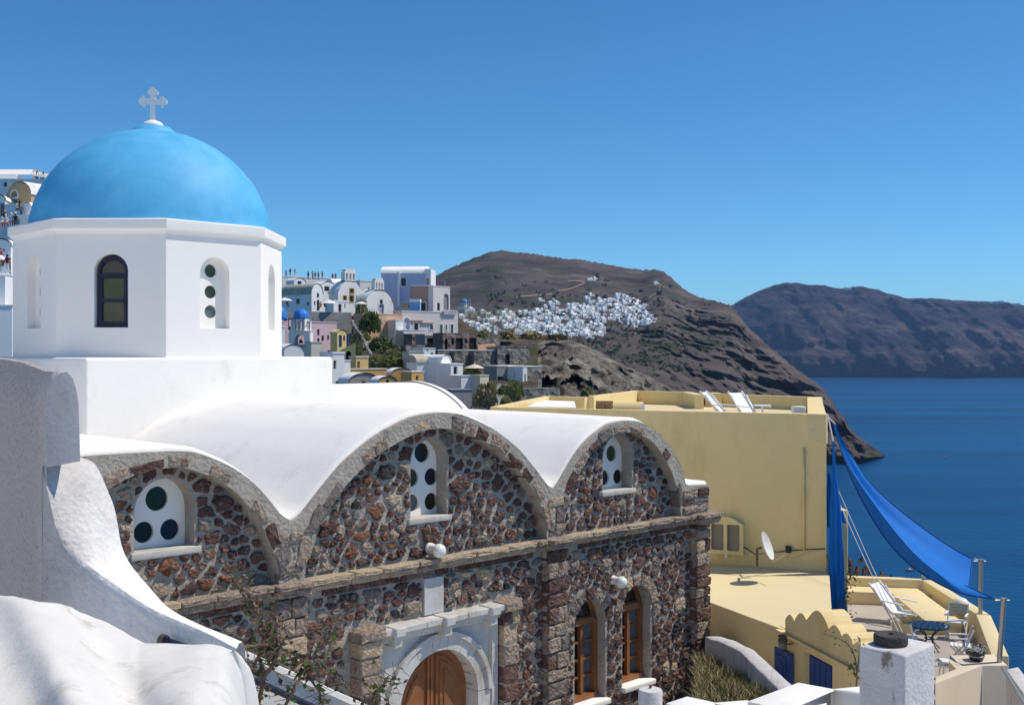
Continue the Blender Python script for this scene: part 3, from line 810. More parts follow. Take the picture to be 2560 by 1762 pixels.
# ================================================================== FOREGROUND WALL WITH SWEEPING PARAPET
Lp = smooth_curve([(105, 1166, 6.0), (125, 1250, 5.99), (150, 1340, 5.97), (185, 1395, 5.95), (240, 1440, 5.90), (320, 1495, 5.84), (400, 1540, 5.77), (500, 1585, 5.70), (592, 1628, 5.63)], 4)
Rp = smooth_curve([(207, 1146, 6.40), (240, 1163, 6.40), (268, 1215, 6.38), (290, 1275, 6.34), (312, 1385, 6.30), (366, 1462, 6.22), (438, 1540, 6.08), (520, 1583, 5.95), (613, 1620, 5.85)], 4)
stw = root("stair_wall", "rough whitewashed wall whose parapet sweeps down in front of the left arch", "wall", P(300, 1800, 7))
LV = [P(*p) for p in Lp]; RV = [P(*p) for p in Rp]
rows = []
for i, (l, r) in enumerate(zip(LV, RV)):
    e = (r - l)
    up = Vector((0, 0, .02 + .018 * min(1, i / 4)))
    ln = Vector((0, 0, 1))
    base_l = Vector((l.x, l.y, -6.5)); base_r = Vector((r.x, r.y, -6.5))
    rows.append([base_l, l - ln * .9, l - ln * .35, l - ln * .05, l - ln * .012, l + e * .04 + up * .5, l + e * .3 + up, l + e * .7 + up, r - e * .04 + up * .4, r - ln * .02, r - ln * .3, base_r])
def densify(rows, m):
    out = []
    for a, b in zip(rows, rows[1:]):
        for k in range(m): out.append([x.lerp(y, k / m) for x, y in zip(a, b)])
    out.append(rows[-1]); return out
def rough(rows, amp, fr, skip=()):
    return [[p + Vector((noise.noise(p * fr), noise.noise(p * fr + Vector((7, 1, 3))), noise.noise(p * fr + Vector((3, 9, 5))))) * amp for p in r] for r in rows]
mb = MB(); mb.grid(rough(densify(rows, 2), .008, 5)); mb.quad(*[rows[0][i] for i in range(len(rows[0]))])
part(mb, "parapet", FORE_PL, stw, ang=50)
# upper thick wall with rounded top; its cut end faces the camera obliquely
def sec(px0, px1, Y0, Y1, prof_):
    """prof_: (u across thickness, py)"""
    out = []
    for u, py in prof_: out.append(P(lerp(px0, px1, u), py, lerp(Y0, Y1, u)))
    return out
endp = [(0, 1900), (0, 1166), (.01, 1010), (.08, 985), (.22, 952), (.42, 932), (.6, 929), (.78, 945), (.92, 975), (1, 1010), (1, 1120), (1, 1152), (.03, 1168), (.03, 1900)]
rows = [sec(115, 198, 6.0, 6.02, endp)]
for k, (dx, dy, dY) in enumerate(((-45, -8, .16), (-100, -28, .40), (-170, -36, .75), (-260, -38, 1.2))):
    rows.append([P(lerp(115, 198, u) + dx * (1.0 if u < .5 else 1.0), py + dy * (1 if py < 1100 else 0) + (22 * (1 - u) if u < .3 and py < 1100 else 0), lerp(6.0, 6.02, u) + dY) for u, py in endp])
body = densify(rows, 10)
mb = MB(); mb.grid(rough(body, .010, 6)); q = rough([rows[0]], .010, 6)[0]; mb.quad(*q)
part(mb, "upper_wall", FORE_PL, stw, ang=45)
# lower continuation, running away parallel to the church front
a0 = P(598, 1632, 8.05)
cpl = Plane((a0.x, a0.y), (.80, .60))
top = []
for px, py in ((598, 1632), (640, 1650), (700, 1678), (780, 1712), (860, 1748), (960, 1792), (1100, 1850)):
    top.append(cpl.inv(px, py))
mb = MB(); mb.plate(cpl, [(a, z) for a, z in top] + [(top[-1][0], GZ), (top[0][0], GZ)], [], -.18, 0)
part(mb, "lower_wall", OLD_PL, stw)
mb = MB()
for (a, z), (b, y) in zip(top, top[1:]): mb.hexa([cpl.pt(a, z - .01, .03), cpl.pt(b, y - .01, .03), cpl.pt(b, y - .01, -.21), cpl.pt(a, z - .01, -.21)], [cpl.pt(a, z + .035, .02), cpl.pt(b, y + .035, .02), cpl.pt(b, y + .035, -.2), cpl.pt(a, z + .035, -.2)])
part(mb, "coping", OLD_PL, stw)
# blue handrail and pipe stub
hr = root("handrail", "dark blue pipe handrail along the lower white stair wall", "handrail", cpl.pt(*cpl.inv(600, 1690), .1))
mb = MB(); pts = [cpl.pt(*cpl.inv(px, py, .09), .09) for px, py in ((560, 1668), (640, 1702), (720, 1738), (800, 1775), (900, 1822))]
mb.tube(pts, .024, 10); part(mb, "rail", NAVY, hr, smooth=True)
for i in (1, 3):
    mb = MB(); mb.tube([pts[i] - Vector((0, 0, .0)), pts[i] - Vector((cpl.n.x, cpl.n.y, 0)) * .1 + Vector((0, 0, -.03))], .012, 8); part(mb, "rail_bracket", NAVY, hr)
ps = root("drain_pipe", "short dark blue drain pipe stub with a tap on the rough wall", "pipe", P(408, 1600, 5.72))
mb = MB(); mb.tube([P(404, 1600, 5.70), P(425, 1606, 5.69), P(470, 1622, 5.66)], .022, 12); part(mb, "pipe", NAVY, ps, ang=40)
mb = MB(); mb.tube([P(402, 1599, 5.70), P(413, 1602, 5.69)], .032, 12); part(mb, "pipe_collar", mat("dull_brass", (.12, .10, .08), .5, .2, 9, .1, 40, metal=.5), ps, ang=40)
mb = MB(); mb.tube([P(414, 1602, 5.68), P(419, 1590, 5.68)], .014, 8); part(mb, "tap", NAVY, ps)

# rounded whitewashed mass at the lower left
def sil(px): return interp([(-200, 1500), (-60, 1494), (0, 1497), (60, 1503), (130, 1515), (200, 1538), (260, 1565), (310, 1595), (345, 1612), (420, 1612), (500, 1611), (545, 1618), (580, 1636), (602, 1670), (612, 1720), (618, 1800), (640, 1900)], px)
rows = []
NX = 120
for j in range(46):
    v = j / 36.0
    row = []
    for i in range(NX + 1):
        px = lerp(-200, 622, i / NX); s = sil(px)
        if v <= 1:
            py = lerp(1830, s, v)
            Yd = lerp(3.5, 4.75, v ** 1.25)
            # rolls: a ridge going down from (80,1520) to (210,1762), a second shelf, a bulge at (480,1700)
            rx = px - (75 + (py - 1520) * .52)
            Yd -= .32 * math.exp(-(rx / 85) ** 2) * (1 - .3 * v)
            Yd -= .20 * math.exp(-((px - 480) / 95) ** 2 - ((py - 1720) / 62) ** 2)
            Yd += .16 * math.exp(-((px - 250 - (py - 1600) * .5) / 60) ** 2)
            Yd += .55 * math.exp(-((px - 615) / 32) ** 2)
            p = P(px, py, Yd)
        else:
            u = (v - 1) / .25
            p0 = rows[36][i]; p = p0 + Vector((0, .5 * math.sin(u * 1.57), -.9 * (1 - math.cos(u * 1.57))))
        p = p + Vector((0, 1, 1)) * (.012 * noise.noise(p * 3.1) + .005 * noise.noise(p * 11)) if v <= 1 else p
        row.append(p)
    rows.append(row)
mb = MB(); mb.grid(rows); 
solo(mb, "plaster_mound", OLD_PL, "rounded lumpy whitewashed masonry at the lower left corner of the view", "masonry", P(200, 1800, 4.2), smooth=True)

# ================================================================== DRY CLIMBER
TWIG = mat("dry_twig", (.19, .135, .095), .95, .25, 8, .4, 30)
LEAFM = mat("green_leaf", (.06, .11, .025), .7, .35, 5, 0, transl=((.10, .2, .03), .3))
DRYLEAF = mat("dry_leaf", (.13, .085, .05), .9, .35, 6, 0)
def leaf_quad(mb, p, s, rnd, droop=0):
    d = Vector((rnd.gauss(0, 1), rnd.gauss(0, 1), rnd.gauss(0, .7) - droop)).normalized(); w = d.orthogonal().normalized()
    w = (w * math.cos(rnd.random() * 6) + d.cross(w) * math.sin(rnd.random() * 6)).normalized()
    a = p; b = p + d * s * .5 + w * s * .30; c = p + d * s; e = p + d * s * .5 - w * s * .30
    nrm = d.cross(w) * s * .06
    mb.quad(a, b + nrm, c, e + nrm)
def vine(rnd, stems, Y, leafn, tip):
    br = MB(); gl = MB(); dl = MB(); tw = MB()
    for pts, r in stems:
        path = [P(px + rnd.uniform(-4, 4), py, Y + (dy)) for px, py, dy in pts]
        path = [Vector(q) for q in smooth_curve([tuple(p) for p in path], 5)]
        path = [p + Vector((rnd.uniform(-1, 1), rnd.uniform(-1, 1), rnd.uniform(-1, 1))) * .008 for p in path]
        br.tube(path, r, 7, r * .45)
        for p in path[2:]:
            for _ in range(leafn):
                d = Vector((rnd.gauss(0, 1), rnd.gauss(0, .6), rnd.gauss(0, .8))).normalized()
                q = [p]; L = rnd.uniform(.05, .17)
                for k in range(4): q.append(q[-1] + d * L / 4 + Vector((rnd.uniform(-1, 1), rnd.uniform(-1, 1), rnd.uniform(-1, 1))) * .012)
                tw.tube(q, .0035, 4, .0015, cap=False)
                for qq in q[1:]:
                    if rnd.random() < tip:
                        leaf_quad(gl if rnd.random() < .42 else dl, qq, rnd.uniform(.025, .06), rnd, .4)
    return br, tw, gl, dl
rv = random.Random(3)
stems = [([(640, 1790, 0), (655, 1700, 0), (650, 1640, .05), (660, 1580, .1), (640, 1520, .15), (610, 1470, .15), (585, 1450, .2)], .016),
         ([(655, 1700, 0), (690, 1640, -.05), (700, 1590, 0), (690, 1540, .1)], .014),
         ([(590, 1632, -.1), (640, 1612, -.05), (690, 1615, 0), (740, 1640, .05), (790, 1665, .1), (870, 1720, .15)], .013),
         ([(700, 1790, 0), (740, 1710, .0), (770, 1660, .1), (800, 1610, .15), (830, 1570, .2)], .012),
         ([(600, 1790, -.1), (612, 1720, -.1), (620, 1660, -.1)], .010),
         ([(760, 1680, .1), (790, 1720, .1), (810, 1770, .1)], .010),
         ([(900, 1790, .3), (930, 1740, .35), (960, 1710, .4), (990, 1690, .4)], .009)]
br, tw, gl, dl = vine(rv, stems, 7.35, 3, .42)
cl = root("climber", "half dry climbing shrub with twisted twigs in front of the lower left wall", "shrub", P(650, 1790, 7.3))
part(br, "stem", TWIG, cl, smooth=True); part(tw, "twigs", TWIG, cl, kind="stuff"); part(gl, "green_leaves", LEAFM, cl, kind="stuff", recalc=False); part(dl, "dry_leaves", DRYLEAF, cl, kind="stuff", recalc=False)

# ================================================================== LOWER RIGHT: chimney, parapets, pipe, grass
def rot_block(name, mats, parent, c, hx, hy, z0, z1, ang, bev=.02):
    ca, sa = math.cos(ang), math.sin(ang)
    q = [(c[0] + x * ca - y * sa, c[1] + x * sa + y * ca) for x, y in ((-hx, -hy), (hx, -hy), (hx, hy), (-hx, hy))]
    mb = MB(); mb.prism(q, z0, z1); o = part(mb, name, mats, parent); bevel_last(o, bev, 2); return o
CHIM_PL = mat("flaking_whitewash", (.62, .595, .59), .95, .10, 3, .5, 24, bd=.03, dirt=((.24, .20, .17), 3.2, .585, .67), pit=.3)
ctr = P(2240, 1615, 11.0)
ch = root("chimney_block", "square flaking whitewashed chimney with a millstone lying on top", "chimney", (ctr.x, ctr.y, GZ))
ang = math.radians(-58)
q = [P(2146, 1614, 10.85), P(2262, 1638, 10.5), P(2338, 1614, 10.95)]
q.append(q[0] + q[2] - q[1]); zt = -(1620 - CY) / F * 10.75
mb = MB(); mb.prism([(p.x, p.y) for p in q], GZ, zt); bevel_last(part(mb, "shaft", CHIM_PL, ch), .03, 3)
mc = Vector((sum(p.x for p in q) / 4, sum(p.y for p in q) / 4, zt))
LAVA = mat("millstone_lava", (.075, .068, .062), .95, .3, 12, .9, 45, pit=.8)
mb = MB(); mb.lathe(mc + Vector((-.06, 0, 0)), [(.03, .085), (.03, .10), (.05, .105), (.148, .10), (.158, .088), (.16, .06), (.157, .012), (.15, .002), (.03, .002), (.03, .085)], 40)
solo(mb, "millstone", LAVA, "dark round millstone with a centre hole lying on the chimney", "millstone", mc, ang=40)
# white parapets along the bottom edge
def parapet(name, label, pts, w, drop, m=PLASTER):
    mb = MB()
    for (a, b) in zip(pts, pts[1:]):
        d = Vector((b.x - a.x, b.y - a.y, 0)).normalized(); nn = Vector((-d.y, d.x, 0)) * w
        mb.hexa([Vector((p.x, p.y, GZ)) for p in (a, b, b + nn, a + nn)], [a, b, b + nn, a + nn])
    return solo(mb, name, m, label, "wall", (pts[0].x, pts[0].y, GZ))
o = parapet("low_wall", "bright white parapet running up to the chimney with the millstone", [P(1960, 1772, 11.2), P(2085, 1722, 12.0), P(2150, 1731, 11.6)], .42, 1); bevel_last(o, .03)
o = parapet("low_wall", "bright white wall corner at the bottom beside the dry grass", [P(1735, 1775, 12.5), P(1790, 1756, 12.8), P(1860, 1778, 12.2)], .4, 1); bevel_last(o, .03)
pc = P(1626, 1722, 14.2)
vp = root("vent_pipe", "round white plastered vent pipe standing below the brown windows", "vent pipe", (pc.x, pc.y, GZ))
mb = MB(); mb.lathe((pc.x, pc.y, 0), [(.15, GZ), (.15, pc.z - .02), (.14, pc.z), (.02, pc.z + .015), (0, pc.z + .015)], 28); part(mb, "shaft", CHIM_PL, vp, ang=40)
mb = MB(); mb.tube([pc + Vector((0, 0, .0)), pc + Vector((0, 0, .05))], .016, 10); part(mb, "iron_stub", mat("rust", (.16, .06, .03), .9, .3, 9, .2, 40), vp)
# grassy plot and its low wall
gp = [P(1740, 1655, 26), P(1740, 1790, 18.5), P(2030, 1790, 18.5), P(1880, 1700, 25)]
g0 = MB(); NG = 24
rows = []
for i in range(NG + 1):
    r = []
    for j in range(NG + 1):
        p = gp[0].lerp(gp[1], i / NG).lerp(gp[3].lerp(gp[2], i / NG), j / NG); r.append(p + Vector((0, 0, .12 * noise.noise(p * 1.5))))
    rows.append(r)
g0.grid(rows); o = part(g0, "plot_ground", EARTH); o['kind'] = 'structure'
STRAW = mat("dry_grass", (.30, .25, .11), .95, .35, 3, 0, col2=(.40, .33, .17)); GGREEN = mat("olive_grass", (.12, .13, .04), .95, .3, 3, 0)
gm = MB(); rg = random.Random(9)
for k in range(5200):
    u, v = rg.random(), rg.random()
    p = gp[0].lerp(gp[1], u).lerp(gp[3].lerp(gp[2], u), v * .9); p.z += .12 * noise.noise(p * 1.5) - .02
    c_ = noise.noise(p * .9)
    h = rg.uniform(.12, .38) * (1.15 + c_ * .9); a = rg.uniform(0, 6.28); w = Vector((math.cos(a), math.sin(a), 0)) * .012
    t = Vector((rg.gauss(0, .35), rg.gauss(0, .35), 1)).normalized() * max(h, .08)
    m_ = p + t * .55 + Vector((rg.gauss(0, .02), rg.gauss(0, .02), 0)); e = p + t + Vector((rg.gauss(0, .07), rg.gauss(0, .07), -.03))
    gm.mi = 1 if rg.random() < .30 + .4 * c_ else 0
    n = gm.add([p - w, p + w, m_ + w * .7, m_ - w * .7, e]); gm.face((n, n + 1, n + 2, n + 3)); gm.face((n + 3, n + 2, n + 4))
o = part(gm, "grass", [STRAW, GGREEN], recalc=False); o['kind'] = 'stuff'; o['label'] = "dry straw coloured grass on the plot beside the stone church"; o['category'] = "grass"
tops = [P(1762, 1592, 26.3), P(1800, 1602, 25.2), P(1850, 1627, 23.4), P(1905, 1682, 21), P(1962, 1738, 19.2), (P(2030, 1790, 17.8))]
mb = MB(); mc_ = MB()
rows = []
for i, p in enumerate(tops):
    d = (tops[min(i + 1, len(tops) - 1)] - tops[max(i - 1, 0)]); d.z = 0; d.normalize(); nn = Vector((-d.y, d.x, 0)) * -.0 + Vector((.30, .10, 0))
    rows.append([Vector((p.x, p.y, GZ)), p - Vector((0, 0, .03)), p + Vector((.03, 0, 0)), p + nn, p + nn - Vector((0, 0, .04)), Vector((p.x + nn.x, p.y + nn.y, GZ))])
mb.grid(rough(densify(rows, 5), .02, 2)); 
solo(mb, "garden_wall", CHIM_PL, "low curving rough wall with white top beside the dry grass", "wall", (tops[0].x, tops[0].y, GZ), ang=50)
# ================================================================== YELLOW HOUSE
YA, YB = P(1225, 1017, 35.0), P(2066, 1036, 31.0)
YW = Plane(YA, (YB.x - YA.x, YB.y - YA.y)); YLEN = math.hypot(YB.x - YA.x, YB.y - YA.y); ZT = -1.68; ZF = -2.2
yh = root("yellow_house", "tall pale yellow flat roofed house with a plain shaded wall behind the church", "house", (YB.x, YB.y, GZ))
Yn = Vector((YW.n.x, YW.n.y, 0)); Ye = Vector((YW.e.x, YW.e.y, 0))
def RP(px, py, z):   # point at height z seen through the pixel
    Y = z * F / (CY - py); return P(px, py, Y)
back = [RP(1362, 990, ZT), RP(1470, 993, ZT), RP(1585, 979, ZT), RP(1722, 982, ZT), RP(2052, 992, ZT)]
plan = [YA, YB, back[4], back[3], back[2], back[1], back[0]]
mb = MB(); mb.prism([(p.x, p.y) for p in plan], GZ, ZF); part(mb, "wall", YELLOW, yh)
def seg_wall(a, b, z0, z1, th, m, name, parent, off=0.0):
    a = Vector((a.x, a.y, 0)); b = Vector((b.x, b.y, 0)); d = (b - a).normalized(); nn = Vector((-d.y, d.x, 0))
    q = [a + nn * off, b + nn * off, b + nn * (off + th), a + nn * (off + th)]
    mb = MB(); mb.prism([(p.x, p.y) for p in q], z0, z1); o = part(mb, name, m, parent); bevel_last(o, .012, 1); return o
E_ = .003
gapL, gapR = RP(1724, 982, ZT), RP(1772, 983, ZT)
seg_wall(YA - Ye * .0, YB, ZF - .3, ZT, .26, YELLOW, "parapet", yh, -.004)
seg_wall(YB - Ye * .004 + Ye * .0, back[4], ZF - .25, ZT + .002, .5, YELLOW, "parapet", yh, .0)
seg_wall(back[4] + Vector((0, -.3, 0)), gapR, ZF - .25, ZT + .004, .24, YELLOW, "parapet", yh, 0)
seg_wall(gapL, back[2], ZF - .25, ZT + .05, .24, YELLOW, "parapet", yh, 0)
seg_wall(back[2], back[1], ZF - .25, ZT + .053, .24, YELLOW, "parapet", yh, 0)
seg_wall(back[1], back[0], ZF - .25, ZT + .006, .24, YELLOW, "parapet", yh, 0)
seg_wall(back[0], YA, ZF - .25, ZT + .003, .26, YELLOW, "parapet", yh, 0)
for p, px in ((gapL, 1700), (gapR, 1788)):
    mb = MB(); y0 = p.y - 3.2 if px == 1700 else p.y - 1.2
    mb.box((p.x - .3 if px == 1700 else p.x - .05, y0, ZF - .2), (p.x + .05 if px == 1700 else p.x + .32, p.y - .26, ZT + .048)); part(mb, "parapet", YELLOW, yh)
mb = MB(); mb.prism([(p.x * .999 + .0, p.y) for p in plan], ZF, ZF + .01); part(mb, "roof_deck", YELLOW_L, yh)
# roof things
def box_on(name, label, cat, px0, px1, py0, Y, dy, m, z0=ZF + .01, parts=None, group=None):
    a, b = P(px0, py0, Y), P(px1, py0, Y); mb = MB(); mb.box((a.x, Y, z0), (b.x, Y + dy, a.z))
    o = solo(mb, name, m, label, cat, ((a.x + b.x) / 2, Y, z0), group); bevel_last(o, .015, 1); return o
sk = RP(1310, 1005, -1.86)
mb = MB(); q = [RP(1318, 1016, -1.80), RP(1440, 1018, -1.80), RP(1436, 1003, -1.80), RP(1352, 1000, -1.80)]
mb.prism([(p.x, p.y) for p in q], ZF + .01, -1.80); solo(mb, "roof_hatch", WHITE, "low flat white slab on the left part of the yellow roof", "roof hatch", (q[0].x, q[0].y, ZF))
# vaulted chimney box with a pale blue rim
cb = root("roof_chimney", "small vaulted yellow chimney box beside the wood pile on the roof", "chimney", P(1565, 1030, 36))
pl_ = Plane((P(1602, 990, 36.6).x, 36.6), (.30, .954))
w_ = .62
mb = MB(); oc = arch_poly(w_ / 2, w_ / 2, ZF + .01, -1.62 - w_ / 2 + .02); mb.plate(pl_, oc, [], -1.05, 0); part(mb, "body", YELLOW, cb, ang=40)
mb = MB(); mb.plate(pl_, arch_poly(w_ / 2, w_ / 2 - .05, ZF + .03, -1.62 - w_ / 2 + .02), [], .001, .03); part(mb, "opening", mat("shutter_lilac", (.32, .32, .50), .8, .1, 3, 0), cb)
# wood pile
WOODP = mat("split_firewood", (.30, .20, .11), .9, .4, 4, .4, 30)
wp = root("wood_pile", "stack of split firewood on the yellow roof", "firewood", P(1505, 1022, 35.6))
rw = random.Random(4); b0 = P(1490, 1000, 35.6)
for c_ in range(2):
    for r_ in range(6):
        for k in range(2):
            x = b0.x + c_ * .27 + .02; z = ZF + .015 + r_ * .112
            mb = MB(); mb.box((x + rw.uniform(-.02, .02), 35.6 + .3 * k + rw.uniform(-.03, .03), z), (x + .24, 35.6 + .3 * k + .27, z + .092 + rw.uniform(-.012, .012))); part(mb, "log", WOODP, wp)
# deck chairs on the roof
WPAINT = mat("white_chair_paint", (.78, .78, .77), .5, .03, 3, 0)
def deck_chair(label, base, rz, group=None, name="deck_chair", fabric=WPAINT):
    r = root(name, label, "deck chair", base, rz, group); Mx = Matrix.Translation(Vector(base)) @ Matrix.Rotation(rz, 4, 'Z')
    g = lambda x, y, z: Mx @ Vector((x, y, z))
    for s in (-.27, .27):
        mb = MB(); mb.bar(g(s, 0, .32), g(s, .72, 1.02), .035, .05); part(mb, "back_rail", WPAINT, r)
        mb = MB(); mb.bar(g(s, -.75, .36), g(s, .08, .30), .035, .05); part(mb, "seat_rail", WPAINT, r)
        mb = MB(); mb.bar(g(s * 1.1, -.45, .36), g(s * 1.1, .30, 0), .03, .045); part(mb, "leg", WPAINT, r)
        mb = MB(); mb.bar(g(s * 1.1, .55, .92), g(s * 1.1, -.15, 0), .03, .045); part(mb, "leg", WPAINT, r)
        mb = MB(); mb.bar(g(s * 1.25, -.42, .60), g(s * 1.25, .32, .62), .06, .025); part(mb, "armrest", WPAINT, r)
    rows = []
    for i in range(15):
        t = i / 14
        y, z = (lerp(-.74, .05, t / .5), lerp(.37, .30, t / .5) - .05 * math.sin(math.pi * t / .5)) if t < .5 else (lerp(.05, .70, (t - .5) / .5), lerp(.30, .99, (t - .5) / .5))
        rows.append([g(x, y, z) for x in (-.25, .25)])
    mb = MB(); mb.grid(rows); mb.grid([[p + Vector((0, 0, -.015)) for p in rr][::-1] for rr in rows]); part(mb, "canvas", fabric, r, recalc=False, smooth=True)
    return r
p0 = P(1860, 1000, 33.2)
deck_chair("white deck chair with a tall plain back on the yellow roof", (p0.x + .25, 33.3, ZF + .01), math.radians(150 - 130 + 12))
deck_chair("white deck chair seen side on at the left of the taller one on the roof", (p0.x - .35, 34.2, ZF + .01), math.radians(60))
a = P(1910, 1010, 34); rt = root("roof_table", "small round white table behind the deck chairs on the roof", "table", (a.x, 34.2, ZF + .01))
mb = MB(); mb.lathe((a.x, 34.2, 0), [(0, -1.60), (.26, -1.60), (.26, -1.575), (0, -1.575)], 20); part(mb, "tabletop", WPAINT, rt, ang=40)
mb = MB(); mb.tube([(a.x, 34.2, ZF + .01), (a.x, 34.2, -1.6)], .03, 8); part(mb, "leg", WPAINT, rt)
mb = MB(); b_ = P(1917, 1020, 33); mb.lathe((b_.x, 33, ZF), [(.09, .01), (.10, .08), (.07, .1), (.07, .3), (.11, .33), (.05, .42), (0, .44)], 14)
solo(mb, "roof_lantern", mat("dark_bronze", (.10, .08, .05), .5, .2, 9, .1, 30), "small dark lantern standing on the yellow roof", "lantern", (b_.x, 33, ZF), ang=40)
acb = box_on("air_conditioner", "small white air conditioner box at the right end of the yellow roof", "air conditioner", 1985, 2014, 1016, 33.4, .35, WPAINT)
# details on the shaded wall
dp = MB(); a, z1 = YW.inv(2010, 1120); _, z0 = YW.inv(2005, 1375)
dp.tube([YW.pt(a, z0, .04), YW.pt(a, z1, .04)], .035, 8); part(dp, "drain_pipe", YELLOW, yh, smooth=True)
mb = MB(); a, z = YW.inv(2030, 1075); mb.pbox(YW, a - .06, a + .06, z - .03, z + .03, -.01, .07); part(mb, "wall_lamp", YELLOW_L, yh)
CABLE = mat("black_cable", (.03, .03, .03), .7, .1, 5, 0)
a0, zc0 = YW.inv(1860, 1375); a1, zc1 = YW.inv(2063, 1376)
mb = MB(); mb.tube([YW.pt(*YW.inv(px, py), .03) for px, py in ((1925, 1378), (1960, 1377), (2000, 1374), (2030, 1372), (2064, 1371))], .012, 6); part(mb, "cable", CABLE, yh)
mb = MB(); mb.tube([YW.pt(*YW.inv(px, py), .03) for px, py in ((1963, 1390), (1985, 1396), (2010, 1384), (2030, 1375), (2062, 1373))], .010, 6); part(mb, "cable", YELLOW_L, yh)
mb = MB(); a, z = YW.inv(1972, 1372); mb.pbox(YW, a - .07, a + .07, z - .09, z + .09, .0, .1); part(mb, "junction_box", CABLE, yh)
# wall cabinet with two panes
wc0, zb = YW.inv(1770, 1382, .22); wc1, zt_ = YW.inv(1858, 1310, .22); _, zap = YW.inv(1812, 1291, .22)
cab = root("wall_cabinet", "arched yellow wall cabinet with two grey panes on the yellow wall", "cabinet", YW.pt((wc0 + wc1) / 2, zb, 0))
n = 14; oc = [(wc0, zb), (wc1, zb), (wc1, zt_)] + [(lerp(wc1, wc0, .1 + .8 * i / n), zt_ + .02 + (zap - zt_ - .02) * math.sin(math.pi * (i / n)) ** .8) for i in range(n + 1)] + [(wc0, zt_)]
W2_ = wc1 - wc0
def rrect(x0, x1, y0, y1, r=.04):
    out = []
    for cx_, cy_, a0_ in ((x1 - r, y1 - r, 0), (x0 + r, y1 - r, 90), (x0 + r, y0 + r, 180), (x1 - r, y0 + r, 270)):
        for k in range(4): a = math.radians(a0_ + 30 * k); out.append((cx_ + r * math.cos(a), cy_ + r * math.sin(a)))
    return out
h1 = rrect(wc0 + .09 * W2_, wc0 + .45 * W2_, zb + .11, zt_ - .03); h2 = rrect(wc0 + .54 * W2_, wc0 + .9 * W2_, zb + .11, zt_ - .03)
mb = MB(); mb.plate(YW, oc, [h1, h2], .0, .24); part(mb, "frame", YELLOW, cab)
for h in (h1, h2):
    mb = MB(); mb.plate(YW, h, [], .10, .12); part(mb, "pane", mat("dusty_pane", (.20, .185, .16), .3, .2, 2, 0, spec=.5), cab)
mb = MB(); mb.pbox(YW, (wc0 + wc1) / 2 - .04, (wc0 + wc1) / 2 + .04, zb - .10, zb - .004, .05, .15); part(mb, "handle", WHITE, cab)
# satellite dish
dc = P(1911, 1366, 29.6)
sd = root("satellite_dish", "white satellite dish seen edge on above the yellow lower roof", "satellite dish", P(1893, 1410, 30.2))
dn = Vector((.86, -.42, .36)).normalized(); du = dn.cross(Vector((0, 0, 1))).normalized(); dv = du.cross(dn)
rows = []
for i in range(9):
    r = .36 * i / 8; rows.append([dc + du * r * math.cos(2 * math.pi * k / 28) + dv * r * 1.05 * math.sin(2 * math.pi * k / 28) + dn * (.10 * (r / .36) ** 2) for k in range(28)])
mb = MB(); mb.grid(rows, close=True); mb.grid([[p - dn * .015 for p in rr] for rr in rows], close=True)
mb.grid([rows[-1], [p - dn * .015 for p in rows[-1]]], close=True)
part(mb, "dish", mat("chalky_white_metal", (.66, .65, .62), .6, .08, 5, .1, 20, dirt=((.40, .30, .22), 7, .6, .72)), sd, recalc=False, smooth=True)
BRK = mat("dark_bracket", (.10, .085, .06), .7, .2, 8, .1, 30)
mb = MB(); mb.tube([P(1893, 1416, 30.2), P(1893, 1372, 30.2), dc - dn * .1], .035, 8); part(mb, "mast", BRK, sd)
wp1, wp2 = YW.pt(*YW.inv(1862, 1368), .0), YW.pt(*YW.inv(1990, 1375), .0)
mb = MB(); mb.tube([P(1893, 1388, 30.2), wp1], .02, 6); part(mb, "stay", BRK, sd)
mb = MB(); mb.tube([P(1893, 1384, 30.2), wp2], .02, 6); part(mb, "stay", BRK, sd)
mb = MB(); mb.tube([P(1930, 1405, 29.6), P(1965, 1385, 29.2)], .012, 6); part(mb, "feed_arm", METAL, sd)

# ================================================================== LOWER YELLOW ANNEX
ZR = -5.98
ax = [RP(1740, 1491, ZR), RP(1958, 1572, ZR), RP(2085, 1545, ZR), RP(2071, 1427, ZR), RP(1740, 1408, ZR)]
an = root("yellow_annex", "low yellow annex with pale flat roof, blue door and blue shutter", "house", (ax[1].x, ax[1].y, GZ))
ax[2] = RP(2079, 1560, ZR)
mb = MB(); mb.prism([(p.x, p.y) for p in ax], GZ, ZR - .03); part(mb, "wall", YELLOW, an)
mb = MB(); cx_ = sum(p.x for p in ax) / 5; cy_ = sum(p.y for p in ax) / 5
mb.prism([(p.x + (.02 if p.x > cx_ else -.02), p.y) for p in ax], ZR - .029, ZR); bevel_last(part(mb, "roof", YELLOW_L, an), .01, 1)
